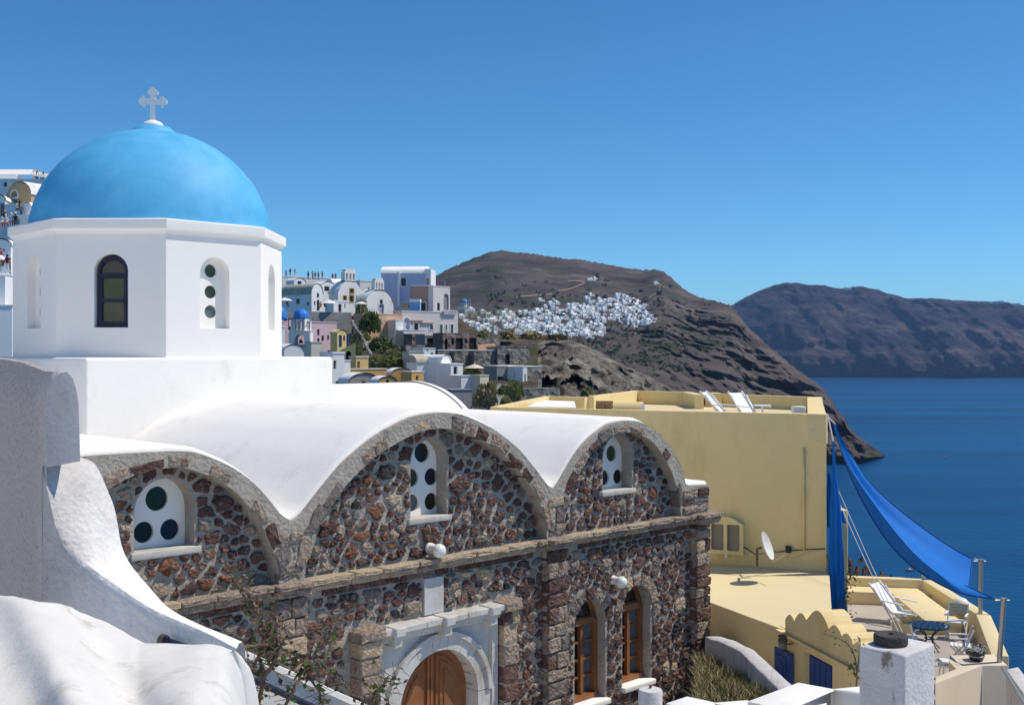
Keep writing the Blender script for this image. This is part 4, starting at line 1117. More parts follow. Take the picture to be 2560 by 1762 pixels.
# front wall with door below the scalloped parapet
f0 = RP(1962, 1578, -6.05); f1 = P(2152, 1655, 21.6)
FW = Plane(f0, (f1.x - f0.x, f1.y - f0.y)); FL = math.hypot(f1.x - f0.x, f1.y - f0.y)
dz = -5.97
hole_s = [FW.inv(px, py) for px, py in ((1938, 1612), (1976, 1626))]
d0_, d1_ = FW.inv(2010, 1625)[0], FW.inv(2081, 1650)[0]; dtop = FW.inv(2010, 1622)[1]
mb = MB(); hole_d = [(d0_, GZ + .02), (d1_, GZ + .02), (d1_, dtop - .03), (d0_, dtop - .03)]
mb.plate(FW, [(-.2, GZ), (FL + .2, GZ), (FL + .2, dz), (-.2, dz)], [hole_d], -.5, 0); part(mb, "front_wall", YELLOW, an)
mb = MB(); mb.plate(FW, hole_d, [], -.2, -.14); dr = part(mb, "door", BLUEDOOR, an)
for i in range(5):
    x0 = lerp(d0_, d1_, (i + .08) / 5); x1 = lerp(d0_, d1_, (i + .92) / 5); mb = MB(); mb.pbox(FW, x0, x1, GZ + .1, dtop - .13, -.139, -.115); part(mb, "board", BLUEDOOR, dr)
# scalloped parapet on top: lobes of growing then shrinking size
def ipx(px): return FW.inv(px, 1600, .12)[0]
scal = []
lob = [(1963, 1989, 1536), (1989, 2020, 1532), (2020, 2072, 1526), (2072, 2104, 1562), (2104, 2132, 1583), (2132, 2156, 1606)]
for x0, x1, py in lob:
    a0, a1 = ipx(x0), ipx(x1)
    zt0 = FW.inv((x0 + x1) / 2, py, .12)[1]; ly = {1963: 1548, 1989: 1544, 2020: 1545, 2072: 1572, 2104: 1590, 2132: 1612}[x0]; zb0 = FW.inv(x0 + 2, ly, .12)[1]
    for k in range(8 + (1 if x0 == 2132 else 0)): t = k / 8; scal.append((lerp(a0, a1, t), zb0 + (zt0 - zb0) * math.sin(math.pi * t) - .0))
mb = MB(); mb.plate(FW, [(scal[0][0], dz - .02)] + [(scal[-1][0], dz - .02)] + scal[::-1], [], -.45, .12); part(mb, "scalloped_parapet", YELLOW_L if 0 else YELLOW, an)
mb = MB(); mb.pbox(FW, scal[0][0] - .3, scal[-1][0] + .02, dz - .08, dz - .025, -.1, .2); part(mb, "ledge", YELLOW, an)
# blue shutter and lantern on the side wall
SW = Plane(ax[0], (ax[1].x - ax[0].x, ax[1].y - ax[0].y))
mb = MB(); s0, sz1 = SW.inv(1938, 1612, .05); s1, sz0 = SW.inv(1978, 1725, .05); s1 = min(s1, s0 + .8); sz1 = SW.inv(1938, 1614, .05)[1]; sz0 = sz1 - 1.15
sp_ = FW; s0, s1 = -.62 + .0, -.05
sh = root("blue_shutter", "small dark blue panelled shutter under the lantern on the yellow annex", "shutter", P(1957, 1720, 24.4))
SWP = Plane(P(1938, 1612, 24.9), (f1.x - f0.x, f1.y - f0.y)); sw1 = SWP.inv(1977, 1626)[0]; zt1 = SWP.inv(1938, 1613)[1]
mb = MB(); mb.pbox(SWP, 0, sw1, zt1 - 1.25, zt1, -.06, .03); part(mb, "leaf", BLUEDOOR, sh)
mb = MB(); mb.pbox(SWP, sw1 * .2, sw1 * .8, zt1 - 1.1, zt1 - .12, .031, .06); part(mb, "panel", BLUEDOOR, sh)
mb = MB(); mb.pbox(SWP, sw1 * .34, sw1 * .66, zt1 - .98, zt1 - .24, .061, .085); part(mb, "panel", BLUEDOOR, sh)
lp = P(1957, 1605, 24.2); wl = root("lantern", "dark cylindrical wall lantern above the blue shutter", "lantern", lp)
mb = MB(); mb.lathe(lp, [(.02, -.14), (.09, -.12), (.09, .0), (.07, .01)], 16); part(mb, "glass", GREYGLASS, wl, ang=40)
mb = MB(); mb.lathe(lp, [(.10, .01), (.105, .05), (.08, .10), (.1, .12), (.1, .15), (0, .16)], 16); part(mb, "cap", BRK, wl, ang=40)
mb = MB(); mb.tube([lp + Vector((0, 0, -.05)), lp + Vector((.25, .1, -.05))], .02, 6); part(mb, "arm", BRK, wl)
# ================================================================== SEA, HEADLAND, FAR CLIFFS, HAZE
SEA = bpy.data.materials.new("sea_water"); SEA.use_nodes = True
_t = SEA.node_tree; _b = _t.nodes["Principled BSDF"]
_b.inputs['Roughness'].default_value = .32; _b.inputs['IOR'].default_value = 1.333; _b.inputs['Specular IOR Level'].default_value = .12
tcn = _t.nodes.new("ShaderNodeTexCoord")
mp = _t.nodes.new("ShaderNodeMapping"); mp.inputs['Scale'].default_value = (.0010, .0065, 1); mp.inputs['Rotation'].default_value = (0, 0, .12)
nz = _t.nodes.new("ShaderNodeTexNoise"); nz.inputs['Scale'].default_value = 1; nz.inputs['Detail'].default_value = 4
rp = _t.nodes.new("ShaderNodeValToRGB"); rp.color_ramp.elements[0].position = .36; rp.color_ramp.elements[1].position = .66
rp.color_ramp.elements[0].color = (.001, .034, .108, 1); rp.color_ramp.elements[1].color = (.003, .074, .195, 1)
mp2 = _t.nodes.new("ShaderNodeMapping"); mp2.inputs['Scale'].default_value = (.10, .16, 1); mp2.inputs['Rotation'].default_value = (0, 0, .3)
n2 = _t.nodes.new("ShaderNodeTexNoise"); n2.inputs['Scale'].default_value = 1; n2.inputs['Detail'].default_value = 6; n2.inputs['Roughness'].default_value = .65
bp = _t.nodes.new("ShaderNodeBump"); bp.inputs['Strength'].default_value = .7; bp.inputs['Distance'].default_value = 1.6
for a, b in ((tcn.outputs['Object'], mp.inputs[0]), (mp.outputs[0], nz.inputs['Vector']), (nz.outputs['Fac'], rp.inputs[0]), (rp.outputs[0], _b.inputs['Base Color']), (tcn.outputs['Object'], mp2.inputs[0]), (mp2.outputs[0], n2.inputs['Vector']), (n2.outputs['Fac'], bp.inputs['Height']), (bp.outputs[0], _b.inputs['Normal'])): _t.links.new(a, b)
ZS = -100.0
mb = MB(); mb.quad((-7000, -1500, ZS), (7000, -1500, ZS), (7000, 9000, ZS), (-7000, 9000, ZS)); o = part(mb, "sea", SEA); o['kind'] = 'structure'

def land_mat(name, cols, scales, green=None, strata=None, bump=1.0, bd=3.0, bsc=.12, fine=None):
    m = bpy.data.materials.new(name); m.use_nodes = True; t = m.node_tree; N = t.nodes; L = t.links; b = N["Principled BSDF"]
    b.inputs['Roughness'].default_value = .95; b.inputs['Specular IOR Level'].default_value = .1
    tc = N.new("ShaderNodeTexCoord")
    def nz(sc, det=7, vec=None, r=.65):
        n = N.new("ShaderNodeTexNoise"); n.inputs['Scale'].default_value = sc; n.inputs['Detail'].default_value = det; n.inputs['Roughness'].default_value = r
        L.new(vec or tc.outputs['Object'], n.inputs['Vector']); return n.outputs['Fac']
    r = N.new("ShaderNodeValToRGB"); e = r.color_ramp.elements
    e[0].position = .32; e[0].color = (*cols[0], 1); e[1].position = .68; e[1].color = (*cols[2], 1)
    k = r.color_ramp.elements.new(.5); k.color = (*cols[1], 1)
    L.new(nz(scales[0], 9), r.inputs[0]); out = r.outputs[0]
    h = nz(bsc, 10, r=.7)
    if strata:
        mpp = N.new("ShaderNodeMapping"); mpp.inputs['Scale'].default_value = strata[0]; mpp.inputs['Rotation'].default_value = (0, strata[3] if len(strata) > 3 else 0, 0); L.new(tc.outputs['Object'], mpp.inputs[0])
        s = nz(1.0, 6, mpp.outputs[0], .7)
        mr = N.new("ShaderNodeMapRange"); mr.inputs[1].default_value = .48; mr.inputs[2].default_value = .62; L.new(s, mr.inputs[0])
        mu = N.new("ShaderNodeMath"); mu.operation = 'MULTIPLY'; mu.inputs[1].default_value = strata[2]; L.new(mr.outputs[0], mu.inputs[0])
        mx = N.new("ShaderNodeMix"); mx.data_type = 'RGBA'; L.new(mu.outputs[0], mx.inputs['Factor']); L.new(out, mx.inputs['A']); mx.inputs['B'].default_value = (*strata[1], 1); out = mx.outputs['Result']
        ad = N.new("ShaderNodeMath"); ad.operation = 'ADD'; L.new(h, ad.inputs[0]); L.new(s, ad.inputs[1]); h = ad.outputs[0]
    if green:
        g = nz(green[1], 8, r=.7); mr = N.new("ShaderNodeMapRange"); mr.inputs[1].default_value = green[2]; mr.inputs[2].default_value = green[3]; L.new(g, mr.inputs[0])
        mx = N.new("ShaderNodeMix"); mx.data_type = 'RGBA'; L.new(mr.outputs[0], mx.inputs['Factor']); L.new(out, mx.inputs['A']); mx.inputs['B'].default_value = (*green[0], 1); out = mx.outputs['Result']
    if fine:
        f = nz(fine[0], 8, r=.75); mr = N.new("ShaderNodeMapRange"); mr.inputs[1].default_value = .36; mr.inputs[2].default_value = .64; mr.inputs[3].default_value = 1 - fine[1]; mr.inputs[4].default_value = 1 + fine[1]; L.new(f, mr.inputs[0])
        vm = N.new("ShaderNodeVectorMath"); vm.operation = 'SCALE'; L.new(out, vm.inputs[0]); L.new(mr.outputs[0], vm.inputs['Scale']); out = vm.outputs[0]
    L.new(out, b.inputs['Base Color'])
    bu = N.new("ShaderNodeBump"); bu.inputs['Strength'].default_value = bump; bu.inputs['Distance'].default_value = bd
    L.new(h, bu.inputs['Height']); L.new(bu.outputs[0], b.inputs['Normal'])
    return m
FARROCK = land_mat("far_cliff_rock", ((.012, .012, .016), (.040, .032, .036), (.095, .070, .065)), (.0035,), strata=((.0012, .0012, .016), (.15, .115, .105), .45), bump=1.0, bd=60, bsc=.007, fine=(.014, .7))
HILL = land_mat("volcanic_hillside", ((.044, .035, .032), (.100, .078, .070), (.175, .145, .126)), (.010,), green=((.055, .062, .035), .012, .50, .62), strata=((.006, .006, .06), (.15, .12, .10), .35, .35), bump=1.0, bd=7, bsc=.045)

def fbm(p, o=5, h=.5):
    s = 0; a = 1; 
    for _ in range(o): s += a * noise.noise(p); p = p * 2.03; a *= h
    return s
def ridge(p, o=5):
    s = 0; a = 1
    for _ in range(o): s += a * (1 - 2 * abs(noise.noise(p))); p = p * 2.1; a *= .5
    return s
# ---- far caldera cliffs (about 4.7 to 6 km away)
FR = [(1700, 800), (1790, 780), (1830, 763), (1870, 740), (1925, 716), (1960, 709), (1990, 707), (2020, 712), (2060, 714), (2090, 720), (2120, 721), (2150, 716), (2185, 722), (2230, 736), (2270, 747), (2330, 746), (2380, 750), (2420, 753), (2500, 754), (2560, 764), (2700, 776), (2900, 790), (3300, 800)]
rows = []; NXF, NZF = 330, 80
for j in range(NZF + 1):
    v = j / NZF; row = []
    for i in range(NXF + 1):
        px = lerp(1690, 3300, i / NXF); r = interp(FR, px)
        Yb = 4660; Yr = 5500
        zr = (CY - r) / F * Yr
        ang = (px - CX) / F
        x0 = ang * Yb
        prof_ = v ** 1.0
        Y = lerp(Yb, Yr, v ** 1.25)
        z = lerp(ZS - 4, zr, prof_)
        p = Vector((ang * Y, Y, z))
        q = Vector((p.x / 420, p.z / 900, 1.3))
        gul = ridge(q, 5) * (1 - v * .75) * 230 + fbm(Vector((p.x / 130, p.z / 130, 4)), 5) * 110
        led = 70 * noise.noise(Vector((p.x / 900, p.z / 34, 2)))
        Y2 = Y - gul * min(1, v * 6 + .15) * (1 if v < .97 else .3) + led * (1 - v)
        row.append(Vector((ang * Y2, Y2, z + (fbm(Vector((px / 23, 0, 8)), 3) * 4 if v > .9 else 0))))
    rows.append(row)
back_ = [p + Vector((0, 500, -60)) for p in rows[-1]]
mb = MB(); mb.grid(rows + [back_]); o = part(mb, "far_cliffs", FARROCK, smooth=True); o['kind'] = 'structure'
# ---- headland with the hillside village
HR = [(700, 720), (960, 718), (1040, 706), (1085, 692), (1130, 668), (1180, 647), (1225, 630), (1255, 626), (1290, 631), (1330, 634), (1380, 642), (1420, 648), (1440, 647), (1490, 656), (1560, 669), (1610, 675), (1640, 674), (1660, 679), (1690, 705), (1715, 727), (1750, 744), (1800, 755), (1830, 766), (1850, 790), (1870, 818), (1900, 845), (1940, 880), (1985, 918), (2020, 942), (2055, 968), (2080, 1000), (2095, 1028), (2110, 1040), (2118, 1062), (2140, 1085), (2170, 1108), (2200, 1128), (2212, 1139)]
HB = [(700, 1100), (1300, 1090), (1500, 1085), (1700, 1100), (1900, 1130), (2050, 1155), (2150, 1152), (2212, 1141)]   # lower edge (hidden or at the water)
def hillY(px, py):
    r = interp(HR, px); b = interp(HB, px); v = max(0, min(1, (b - py) / max(b - r, 1)))
    Yb = interp([(700, 330), (1300, 330), (1500, 420), (1700, 620), (1900, 930), (2050, 1040), (2212, 1096)], px)
    Yr = interp([(700, 1500), (1255, 1900), (1600, 1800), (1700, 1650), (1830, 1500), (1950, 1300), (2100, 1180), (2212, 1098)], px)
    return lerp(Yb, Yr, v ** 1.35)
rows = []; NXH, NZH = 400, 220
for j in range(NZH + 1):
    v = j / NZH; row = []
    for i in range(NXH + 1):
        px = lerp(700, 2212, i / NXH); r = interp(HR, px); b = interp(HB, px); py = lerp(b, r, v)
        Y = hillY(px, py)
        p = P(px, py, Y)
        cl = max(0, min(1, (px - 1480) / 250)) * max(0, min(1, (py - 720) / 90))
        amp = lerp(10, 34, cl) * (Y / 1200)
        edge = min(1, v * 8) * min(1, (1 - v) * 9 + .12) * min(1, (2212 - px) / 60 + .1)
        d = ridge(Vector((p.x / 130, p.y / 200, p.z / 70)), 6) * amp * 1.3 + fbm(Vector((p.x / 26, p.y / 60, p.z / 18)), 5) * amp * .9
        led = cl * 46 * (Y / 1200) * max(-.25, noise.noise(Vector((p.x / 260, 3, (p.z + p.x * .12) / 11)))) + cl * 16 * max(-.2, noise.noise(Vector((p.x / 60, 9, (p.z + p.x * .12) / 4))))
        Yd = Y - (d + led) * edge
        q = P(px, py, Yd)
        if v > .985: q.z += fbm(Vector((px / 9, 1, 2)), 3) * 2.2
        row.append(q)
    rows.append(row)
mb = MB(); mb.grid(rows + [[p + Vector((0, 250, -80)) for p in rows[-1]]]); HROWS = rows
o = part(mb, "headland_hill", HILL, smooth=True); o['kind'] = 'structure'
# shore rocks behind the terrace
mb = MB(); SR = random.Random(8)
rows = []
for j in range(20):
    r = []
    for i in range(40):
        px = lerp(2060, 2245, i / 39); top_ = interp([(2060, 1385), (2120, 1398), (2150, 1402), (2180, 1415), (2215, 1426), (2245, 1447)], px)
        py = lerp(1465, top_, j / 19); Y = 470 + 75 * j / 19
        p = P(px, py, Y); p.z = max(p.z + 4 * fbm(Vector((px / 13, j / 3.0, 1)), 4), ZS - 2); r.append(p)
    rows.append(r)
mb.grid(rows); o = part(mb, "shore_rocks", land_mat("shore_rock", ((.02, .018, .016), (.07, .05, .04), (.15, .10, .08)), (.15,), bump=1, bd=1.5, bsc=.4)); o['kind'] = 'structure'

# ---- dirt tracks and dark scrub on the hill
def on_hill(px, py, lift=0.0):
    r = interp(HR, px); b = interp(HB, px); v = max(0, min(.9999, (b - py) / max(b - r, 1))) * NZH; u = max(0, min(.9999, (px - 700) / 1512)) * NXH
    i, j = int(u), int(v); fu, fv = u - i, v - j
    i = min(i, NXH - 1); j = min(j, NZH - 1)
    p = HROWS[j][i].lerp(HROWS[j][i + 1], fu).lerp(HROWS[j + 1][i].lerp(HROWS[j + 1][i + 1], fu), fv)
    return p * (1 - lift / p.y)
TRACK = mat("pale_dirt", (.30, .235, .18), 1, .2, .05, 0)
for pts in ([(1395, 727), (1425, 722), (1450, 712), (1462, 706), (1440, 702), (1420, 703)], [(1622, 744), (1640, 733), (1650, 722), (1648, 715), (1656, 712)], [(1290, 742), (1340, 738), (1400, 732)]):
    c = smooth_curve(pts, 8); mb = MB()
    mb.grid([[on_hill(x, y - 1.3, 6), on_hill(x, y + 1.0, 6)] for x, y in c]); o = part(mb, "dirt_track", TRACK); o['kind'] = 'structure'
SCRUB = [mat("dark_scrub", (.030, .042, .018), .95, .4, .3, 0), mat("olive_scrub", (.07, .075, .03), .95, .35, .3, 0)]
mb = MB(); rk = random.Random(21)
def clump(mb, c, r, rnd, n=7, flat=.7):
    for _ in range(n):
        d = Vector((rnd.gauss(0, 1), rnd.gauss(0, 1), rnd.gauss(0, 1))).normalized() * r * rnd.uniform(.3, 1); d.z *= flat
        q = c + d; a = Vector((rnd.gauss(0, 1), rnd.gauss(0, 1), rnd.gauss(0, 1))).normalized() * r * .55; b = a.orthogonal().normalized() * r * .45
        mb.quad(q - a, q + b, q + a, q - b)
for _ in range(2600):
    px, py = rk.uniform(1220, 1900), rk.uniform(690, 960)
    dens = 1.0 if (1440 < px < 1720 and 810 < py < 930) else .8 if (1300 < px < 1640 and 755 < py < 860) else (.5 if (1200 < px < 1660 and 735 < py < 800) else .12)
    if py < interp(HR, px) + 12 or rk.random() > dens * (.6 + noise.noise(Vector((px / 40, py / 25, 0)))): continue
    p = on_hill(px, py, 2); mb.mi = 0 if rk.random() < .65 else 1; clump(mb, p, rk.uniform(1.2, 3.6) * p.y / 900, rk, 8)
o = part(mb, "hill_scrub", SCRUB, recalc=False); o['kind'] = 'stuff'; o['label'] = "low dark scrub scattered over the volcanic headland"; o['category'] = "shrubs"

# ---- haze
HZ = bpy.data.materials.new("thin_sea_haze"); HZ.use_nodes = True
ht = HZ.node_tree; ht.nodes.remove(ht.nodes["Principled BSDF"]); pv = ht.nodes.new("ShaderNodeVolumePrincipled")
pv.inputs['Color'].default_value = (.32, .56, 1.0, 1); pv.inputs['Density'].default_value = 5.2e-5; pv.inputs['Anisotropy'].default_value = .0
ht.links.new(pv.outputs[0], ht.nodes["Material Output"].inputs['Volume'])
mb = MB(); mb.box((-7400, -1900, ZS - 8), (7400, 9400, 420)); o = part(mb, "haze", HZ); o['kind'] = 'stuff'
# ================================================================== SEA TERRACE
ZP, ZFL, ZBN = -6.84, -7.47, -7.1
ter = root("sea_terrace", "pale yellow sea terrace with parapet and built in bench above the water", "terrace", RP(2300, 1560, ZFL) + Vector((0, 0, GZ - ZFL)))
def poly_at(pts, z): return [RP(px, py, z) for px, py in pts]
def terr(name, pts, zt, zb, m, bev=.02, **k):
    q = poly_at(pts, zt); mb = MB(); mb.prism([(p.x, p.y) for p in q], zb, zt); o = part(mb, name, m, ter, **k)
    if bev: bevel_last(o, bev, 2)
    return o
TFLOOR = mat("terrace_screed", (.40, .365, .335), .9, .10, 1.2, .2, 10)
ff = [RP(2080, 1480, ZFL), RP(2312, 1488, ZFL), RP(2450, 1562, ZFL), RP(2512, 1690, ZFL), RP(2330, 1790, ZFL), RP(2080, 1790, ZFL)]
mb = MB(); mb.prism([(p.x, p.y) for p in ff], GZ - 6, ZFL); part(mb, "floor", TFLOOR, ter)
def wall_run(name, a, b, th, zt, zb, m):
    a = Vector((a.x, a.y, 0)); b = Vector((b.x, b.y, 0)); d = (b - a).normalized(); nn = Vector((-d.y, d.x, 0)) * th
    mb = MB(); mb.prism([(p.x, p.y) for p in (a, b, b + nn, a + nn)], zb, zt); o = part(mb, name, m, ter); bevel_last(o, .02, 2); return o
q1, q2, q3, q4 = RP(2085, 1441, ZP), RP(2306, 1449, ZP), RP(2440, 1534, ZP), RP(2479, 1636, ZP)
wall_run("parapet", q2, q1, -.30, ZP, GZ - 6, YELLOW_L); wall_run("parapet", q3, q2, -.34, ZP + .003, GZ - 6, YELLOW_L); wall_run("parapet", q4, q3, -.36, ZP - .003, GZ - 6, YELLOW_L)
wall_run("bench", q1 + Vector((0, -.005, 0)), q2 + Vector((.2, -.005, 0)), -.85, ZBN, ZFL - .05, YELLOW_L); d23 = (q3 - q2)
wall_run("bench", q2 + Vector((-.15, .05, 0)), q3 + Vector((-.25, .3, 0)), -.95, ZBN + .004, ZFL - .05, YELLOW_L)
terr("near_parapet", [(2374, 1637), (2484, 1634), (2520, 1662), (2455, 1662), (2338, 1707), (2339, 1691), (2390, 1670), (2372, 1653)], ZP + .006, GZ - 6, mat("cream_pink_render", (.70, .59, .45), .9, .05, .8, .15, 9, dirt=((.60, .47, .38), 1.0, .55, .8)))
# posts
def post(label, b, t, r=.055):
    ro = root("sail_post", label, "post", b, 0, "steel posts of the blue sun sail")
    mb = MB(); mb.tube([b, t], r, 12); part(mb, "tube", METAL, ro, ang=40)
    mb = MB(); mb.tube([t, t + Vector((.0, 0, .05))], r * 1.25, 12); mb.tube([t + Vector((-.2, -.0, .0)), t + Vector((.12, 0, .0))], .014, 6); part(mb, "hook", METAL, ro)
    return t
PA = post("steel post holding the far corner of the blue sail", RP(2451, 1533, ZP), P(2453, 1402, 29.75))
PB = post("steel post at the near outer corner beside the flower pot", RP(2498, 1655, ZP), P(2510, 1500, 25.0))
post("short looking steel post behind the sail at the terrace corner", RP(2309, 1446, ZP), P(2309, 1380, 34.6))
# the blue sail
T = P(2088, 1060, 31.3); A_end = P(2436, 1396, 29.8); B_end = P(2488, 1497, 25.2)
cA = smooth_curve([(2088, 1060, 31.3), (2122, 1128, 31.5), (2172, 1208, 31.6), (2230, 1266, 31.5), (2300, 1318, 31.1), (2370, 1362, 30.5), (2436, 1396, 29.8)], 6)
cD = smooth_curve([(2088, 1060, 31.3), (2112, 1135, 31.3), (2163, 1220, 31.0), (2228, 1310, 30.0), (2300, 1392, 28.6), (2380, 1452, 27.3), (2418, 1463, 27.2)], 6)
cB = smooth_curve([(2088, 1060, 31.3), (2108, 1140, 31.4), (2150, 1240, 31.2), (2215, 1347, 30.3), (2290, 1422, 28.9), (2390, 1478, 26.8), (2488, 1497, 25.2)], 6)
rows = []
for i, (a, d, b) in enumerate(zip(cA, cD, cB)):
    a, d, b = P(*a), P(*d), P(*b); s = i / (len(cA) - 1); r = []
    for k in range(15):
        t = k / 14
        p = a.lerp(d, t); sag = math.sin(math.pi * t) * (.10 + .25 * s)
        fold = .24 * math.sin(t * 15 + s * 2) * (1 - t) * math.sin(math.pi * min(1, s * 1.1)) ** .7 * (1.1 - s)
        r.append(p + Vector((-.05, 0, -sag + fold)))
    for k in range(1, 9):
        t = k / 8; p = r[14].lerp(b, t); r.append(p + Vector((.0, -.10 * math.sin(math.pi * t), 0)))
    rows.append(r)
sl = root("sun_sail", "large blue sun sail stretched taut between the house and two steel posts", "sun sail", T)
mb = MB(); mb.grid(rows); part(mb, "cloth", SAIL, sl, smooth=True)
HEMM = mat("sail_hem", (.002, .07, .30), .8, .1, 4, .1, 30)
for k in (0, -1):
    mb = MB(); mb.tube([r[k] for r in rows], .022, 6); part(mb, "hem", HEMM, sl, smooth=True)
mb = MB(); mb.tube(rows[-1], .02, 6); part(mb, "hem", HEMM, sl, smooth=True)
WROPE = mat("white_rope", (.70, .68, .64), .9, .05, 10, 0)
mb = MB(); mb.tube([T, P(2068, 1040, 31.1)], .02, 6); part(mb, "rope", WROPE, sl)
mb = MB(); mb.tube([A_end, PA], .018, 6); part(mb, "rope", WROPE, sl)
mb = MB(); mb.tube([B_end, PB], .018, 6); part(mb, "rope", WROPE, sl)
# furled sail hanging down beside the house
fs = root("furled_sail", "blue sail furled and hanging in folds at the corner of the yellow house", "sun sail", P(2092, 1570, 30.7))
rows = []
for j in range(40):
    v = j / 39; py = lerp(1102, 1572, v)
    cx0 = interp([(0, 2083), (.2, 2086), (.35, 2088), (1, 2094)], v); hw = interp([(0, 2), (.18, 4), (.36, 12), (.6, 16), (.9, 19), (1, 15)], v)
    c = P(cx0, py, 30.7); w = hw / F * 30.7; r = []
    for k in range(36):
        a = 2 * math.pi * k / 36; rr = 1 + .24 * math.sin(a * 7 + v * 1.5) + .10 * math.sin(a * 3 + v * 6)
        r.append(c + Vector((w * rr * math.cos(a), w * .8 * rr * math.sin(a), .02 * math.sin(a * 7) if v > .97 else 0)))
    rows.append(r)
mb = MB(); mb.grid(rows, close=True); mb.quad(*rows[-1]); part(mb, "cloth", SAIL, fs, smooth=True)
rows = []
for j in range(14):
    v = j / 13; py = lerp(1180, 1318, v); l = interp([(0, 2070), (.4, 2066), (1, 2068)], v); rgt = interp([(0, 2074), (.5, 2088), (1, 2086)], v)
    rows.append([P(lerp(l, rgt, k / 6), py, 31.35 + .06 * math.sin(k * 2.4 + v * 3)) for k in range(7)])
mb = MB(); mb.grid(rows); part(mb, "loose_flap", SAIL, fs, smooth=True)
rows = []
for j in range(8):
    v = j / 7; py = lerp(1268, 1300, v); rows.append([P(lerp(2092, lerp(2108, 2117, v), k / 5), py + k * 2, 30.9 + .04 * math.sin(k * 3)) for k in range(6)])
mb = MB(); mb.grid(rows); part(mb, "loose_flap", SAIL, fs, smooth=True)
mb = MB(); mb.tube([P(2083, 1104, 30.7), P(2069, 1036, 31.0)], .02, 6); part(mb, "rope", WROPE, fs)
# pillar
a, b = P(2098, 1275, 31.6), P(2122, 1285, 31.6)
pr_ = root("terrace_pillar", "narrow yellow pillar standing behind the furled blue sail", "pillar", Vector(((a.x + b.x) / 2, 31.8, ZFL)))
mb = MB(); mb.box((a.x, 31.6, ZFL), (b.x - .02, 32.3, a.z)); bevel_last(part(mb, "shaft", YELLOW_L, pr_), .03, 2)
# guy ropes
for k, (p, q, lab) in enumerate((((2092, 1216, 31.2), (2262, 1592, 25.8), "white guy rope running over the deck chair, the upper of two"), ((2094, 1246, 31.2), (2256, 1600, 25.7), "white guy rope running over the deck chair, the lower of two"))):
    mb = MB(); p, q = P(*p), P(*q); mb.tube([p.lerp(q, t / 8) + Vector((0, 0, -.04 * math.sin(math.pi * t / 8))) for t in range(9)], .008, 6)
    solo(mb, "guy_rope", WROPE, lab, "rope", p, "guy ropes")
# furniture
b = RP(2242, 1556, ZFL); deck_chair("white deck chair standing in the shade of the blue sail", b, math.radians(40), None)
CANV = mat("beige_canvas", (.52, .46, .32), .9, .08, 4, .2, 40)
def terrace_chair(label, base, rz):
    r = root("folding_chair", label, "chair", base, rz, "folding chairs round the terrace table"); Mx = Matrix.Translation(Vector(base)) @ Matrix.Rotation(rz, 4, 'Z'); g = lambda x, y, z: Mx @ Vector((x, y, z))
    for s in (-.24, .24):
        mb = MB(); mb.bar(g(s, -.28, .88), g(s, -.10, .44), .03, .045); mb.bar(g(s, -.10, .44), g(s, .24, 0), .03, .045); part(mb, "leg", WPAINT, r)
        mb = MB(); mb.bar(g(s * .86, .24, .47), g(s * .86, -.24, 0), .03, .045); part(mb, "leg", WPAINT, r)
        mb = MB(); mb.bar(g(s * 1.04, -.2, .66), g(s * 1.04, .26, .64), .05, .025); part(mb, "armrest", WPAINT, r)
    for k in range(5):
        y = -.18 + .095 * k; mb = MB(); mb.bar(g(-.22, y, .455), g(.22, y, .455), .075, .02); part(mb, "seat_slat", WPAINT, r)
    mb = MB(); mb.quad(g(-.24, -.275, .86), g(.24, -.275, .86), g(.24, -.18, .60), g(-.24, -.18, .60)); mb.quad(g(-.24, -.262, .86), g(-.24, -.167, .60), g(.24, -.167, .60), g(.24, -.262, .86)); part(mb, "back_canvas", CANV, r, recalc=False)
    mb = MB(); mb.bar(g(-.24, .1, .17), g(.24, .1, .17), .025); part(mb, "stretcher", WPAINT, r)
def at_floor(px, Y): p = P(px, 0, Y); return Vector((p.x, Y, ZFL))
terrace_chair("folding chair with beige back at the left of the round table", at_floor(2262, 28.0), math.radians(-38))
terrace_chair("folding chair with beige back behind the round table near the white jar", at_floor(2392, 29.7), math.radians(150))
terrace_chair("folding chair at the right of the round table, nearest the flower pot", at_floor(2402, 27.3), math.radians(70))
DARKIRON = mat("dark_iron", (.025, .025, .03), .5, .2, 8, .1, 30)
tc_ = at_floor(2323, 28.6); tb = root("mosaic_table", "round dark mosaic topped iron table on the terrace", "table", tc_); tz_ = .62
mb = MB(); mb.lathe(tc_, [(0, tz_ - .03), (.49, tz_ - .03), (.50, tz_ - .015), (.49, tz_), (0, tz_)], 40); part(mb, "tabletop", mat("dark_mosaic", (.016, .020, .045), .35, .4, 30, .1, 60), tb, ang=40)
mb = MB()
for rr, n_ in ((.12, 6), (.27, 10), (.41, 16)):
    for k in range(n_):
        a = 2 * math.pi * k / n_ + rr * 5; c = tc_ + Vector((rr * math.cos(a), rr * math.sin(a), tz_)); s = .03
        mb.hexa([c + Vector((s, 0, -.004)), c + Vector((0, s, -.004)), c + Vector((-s, 0, -.004)), c + Vector((0, -s, -.004))], [c + Vector((s, 0, .004)), c + Vector((0, s, .004)), c + Vector((-s, 0, .004)), c + Vector((0, -s, .004))])
part(mb, "inlay", WPAINT, tb, kind="stuff")
for k in range(4):
    a = math.pi / 2 * k + .4; u = Vector((math.cos(a), math.sin(a), 0))
    mb = MB(); mb.tube([tc_ + u * r + Vector((0, 0, z)) for r, z in ((.36, tz_ - .03), (.24, .48), (.10, .34), (.09, .24), (.22, .10), (.34, .0))], .014, 8); part(mb, "leg", DARKIRON, tb, smooth=True)
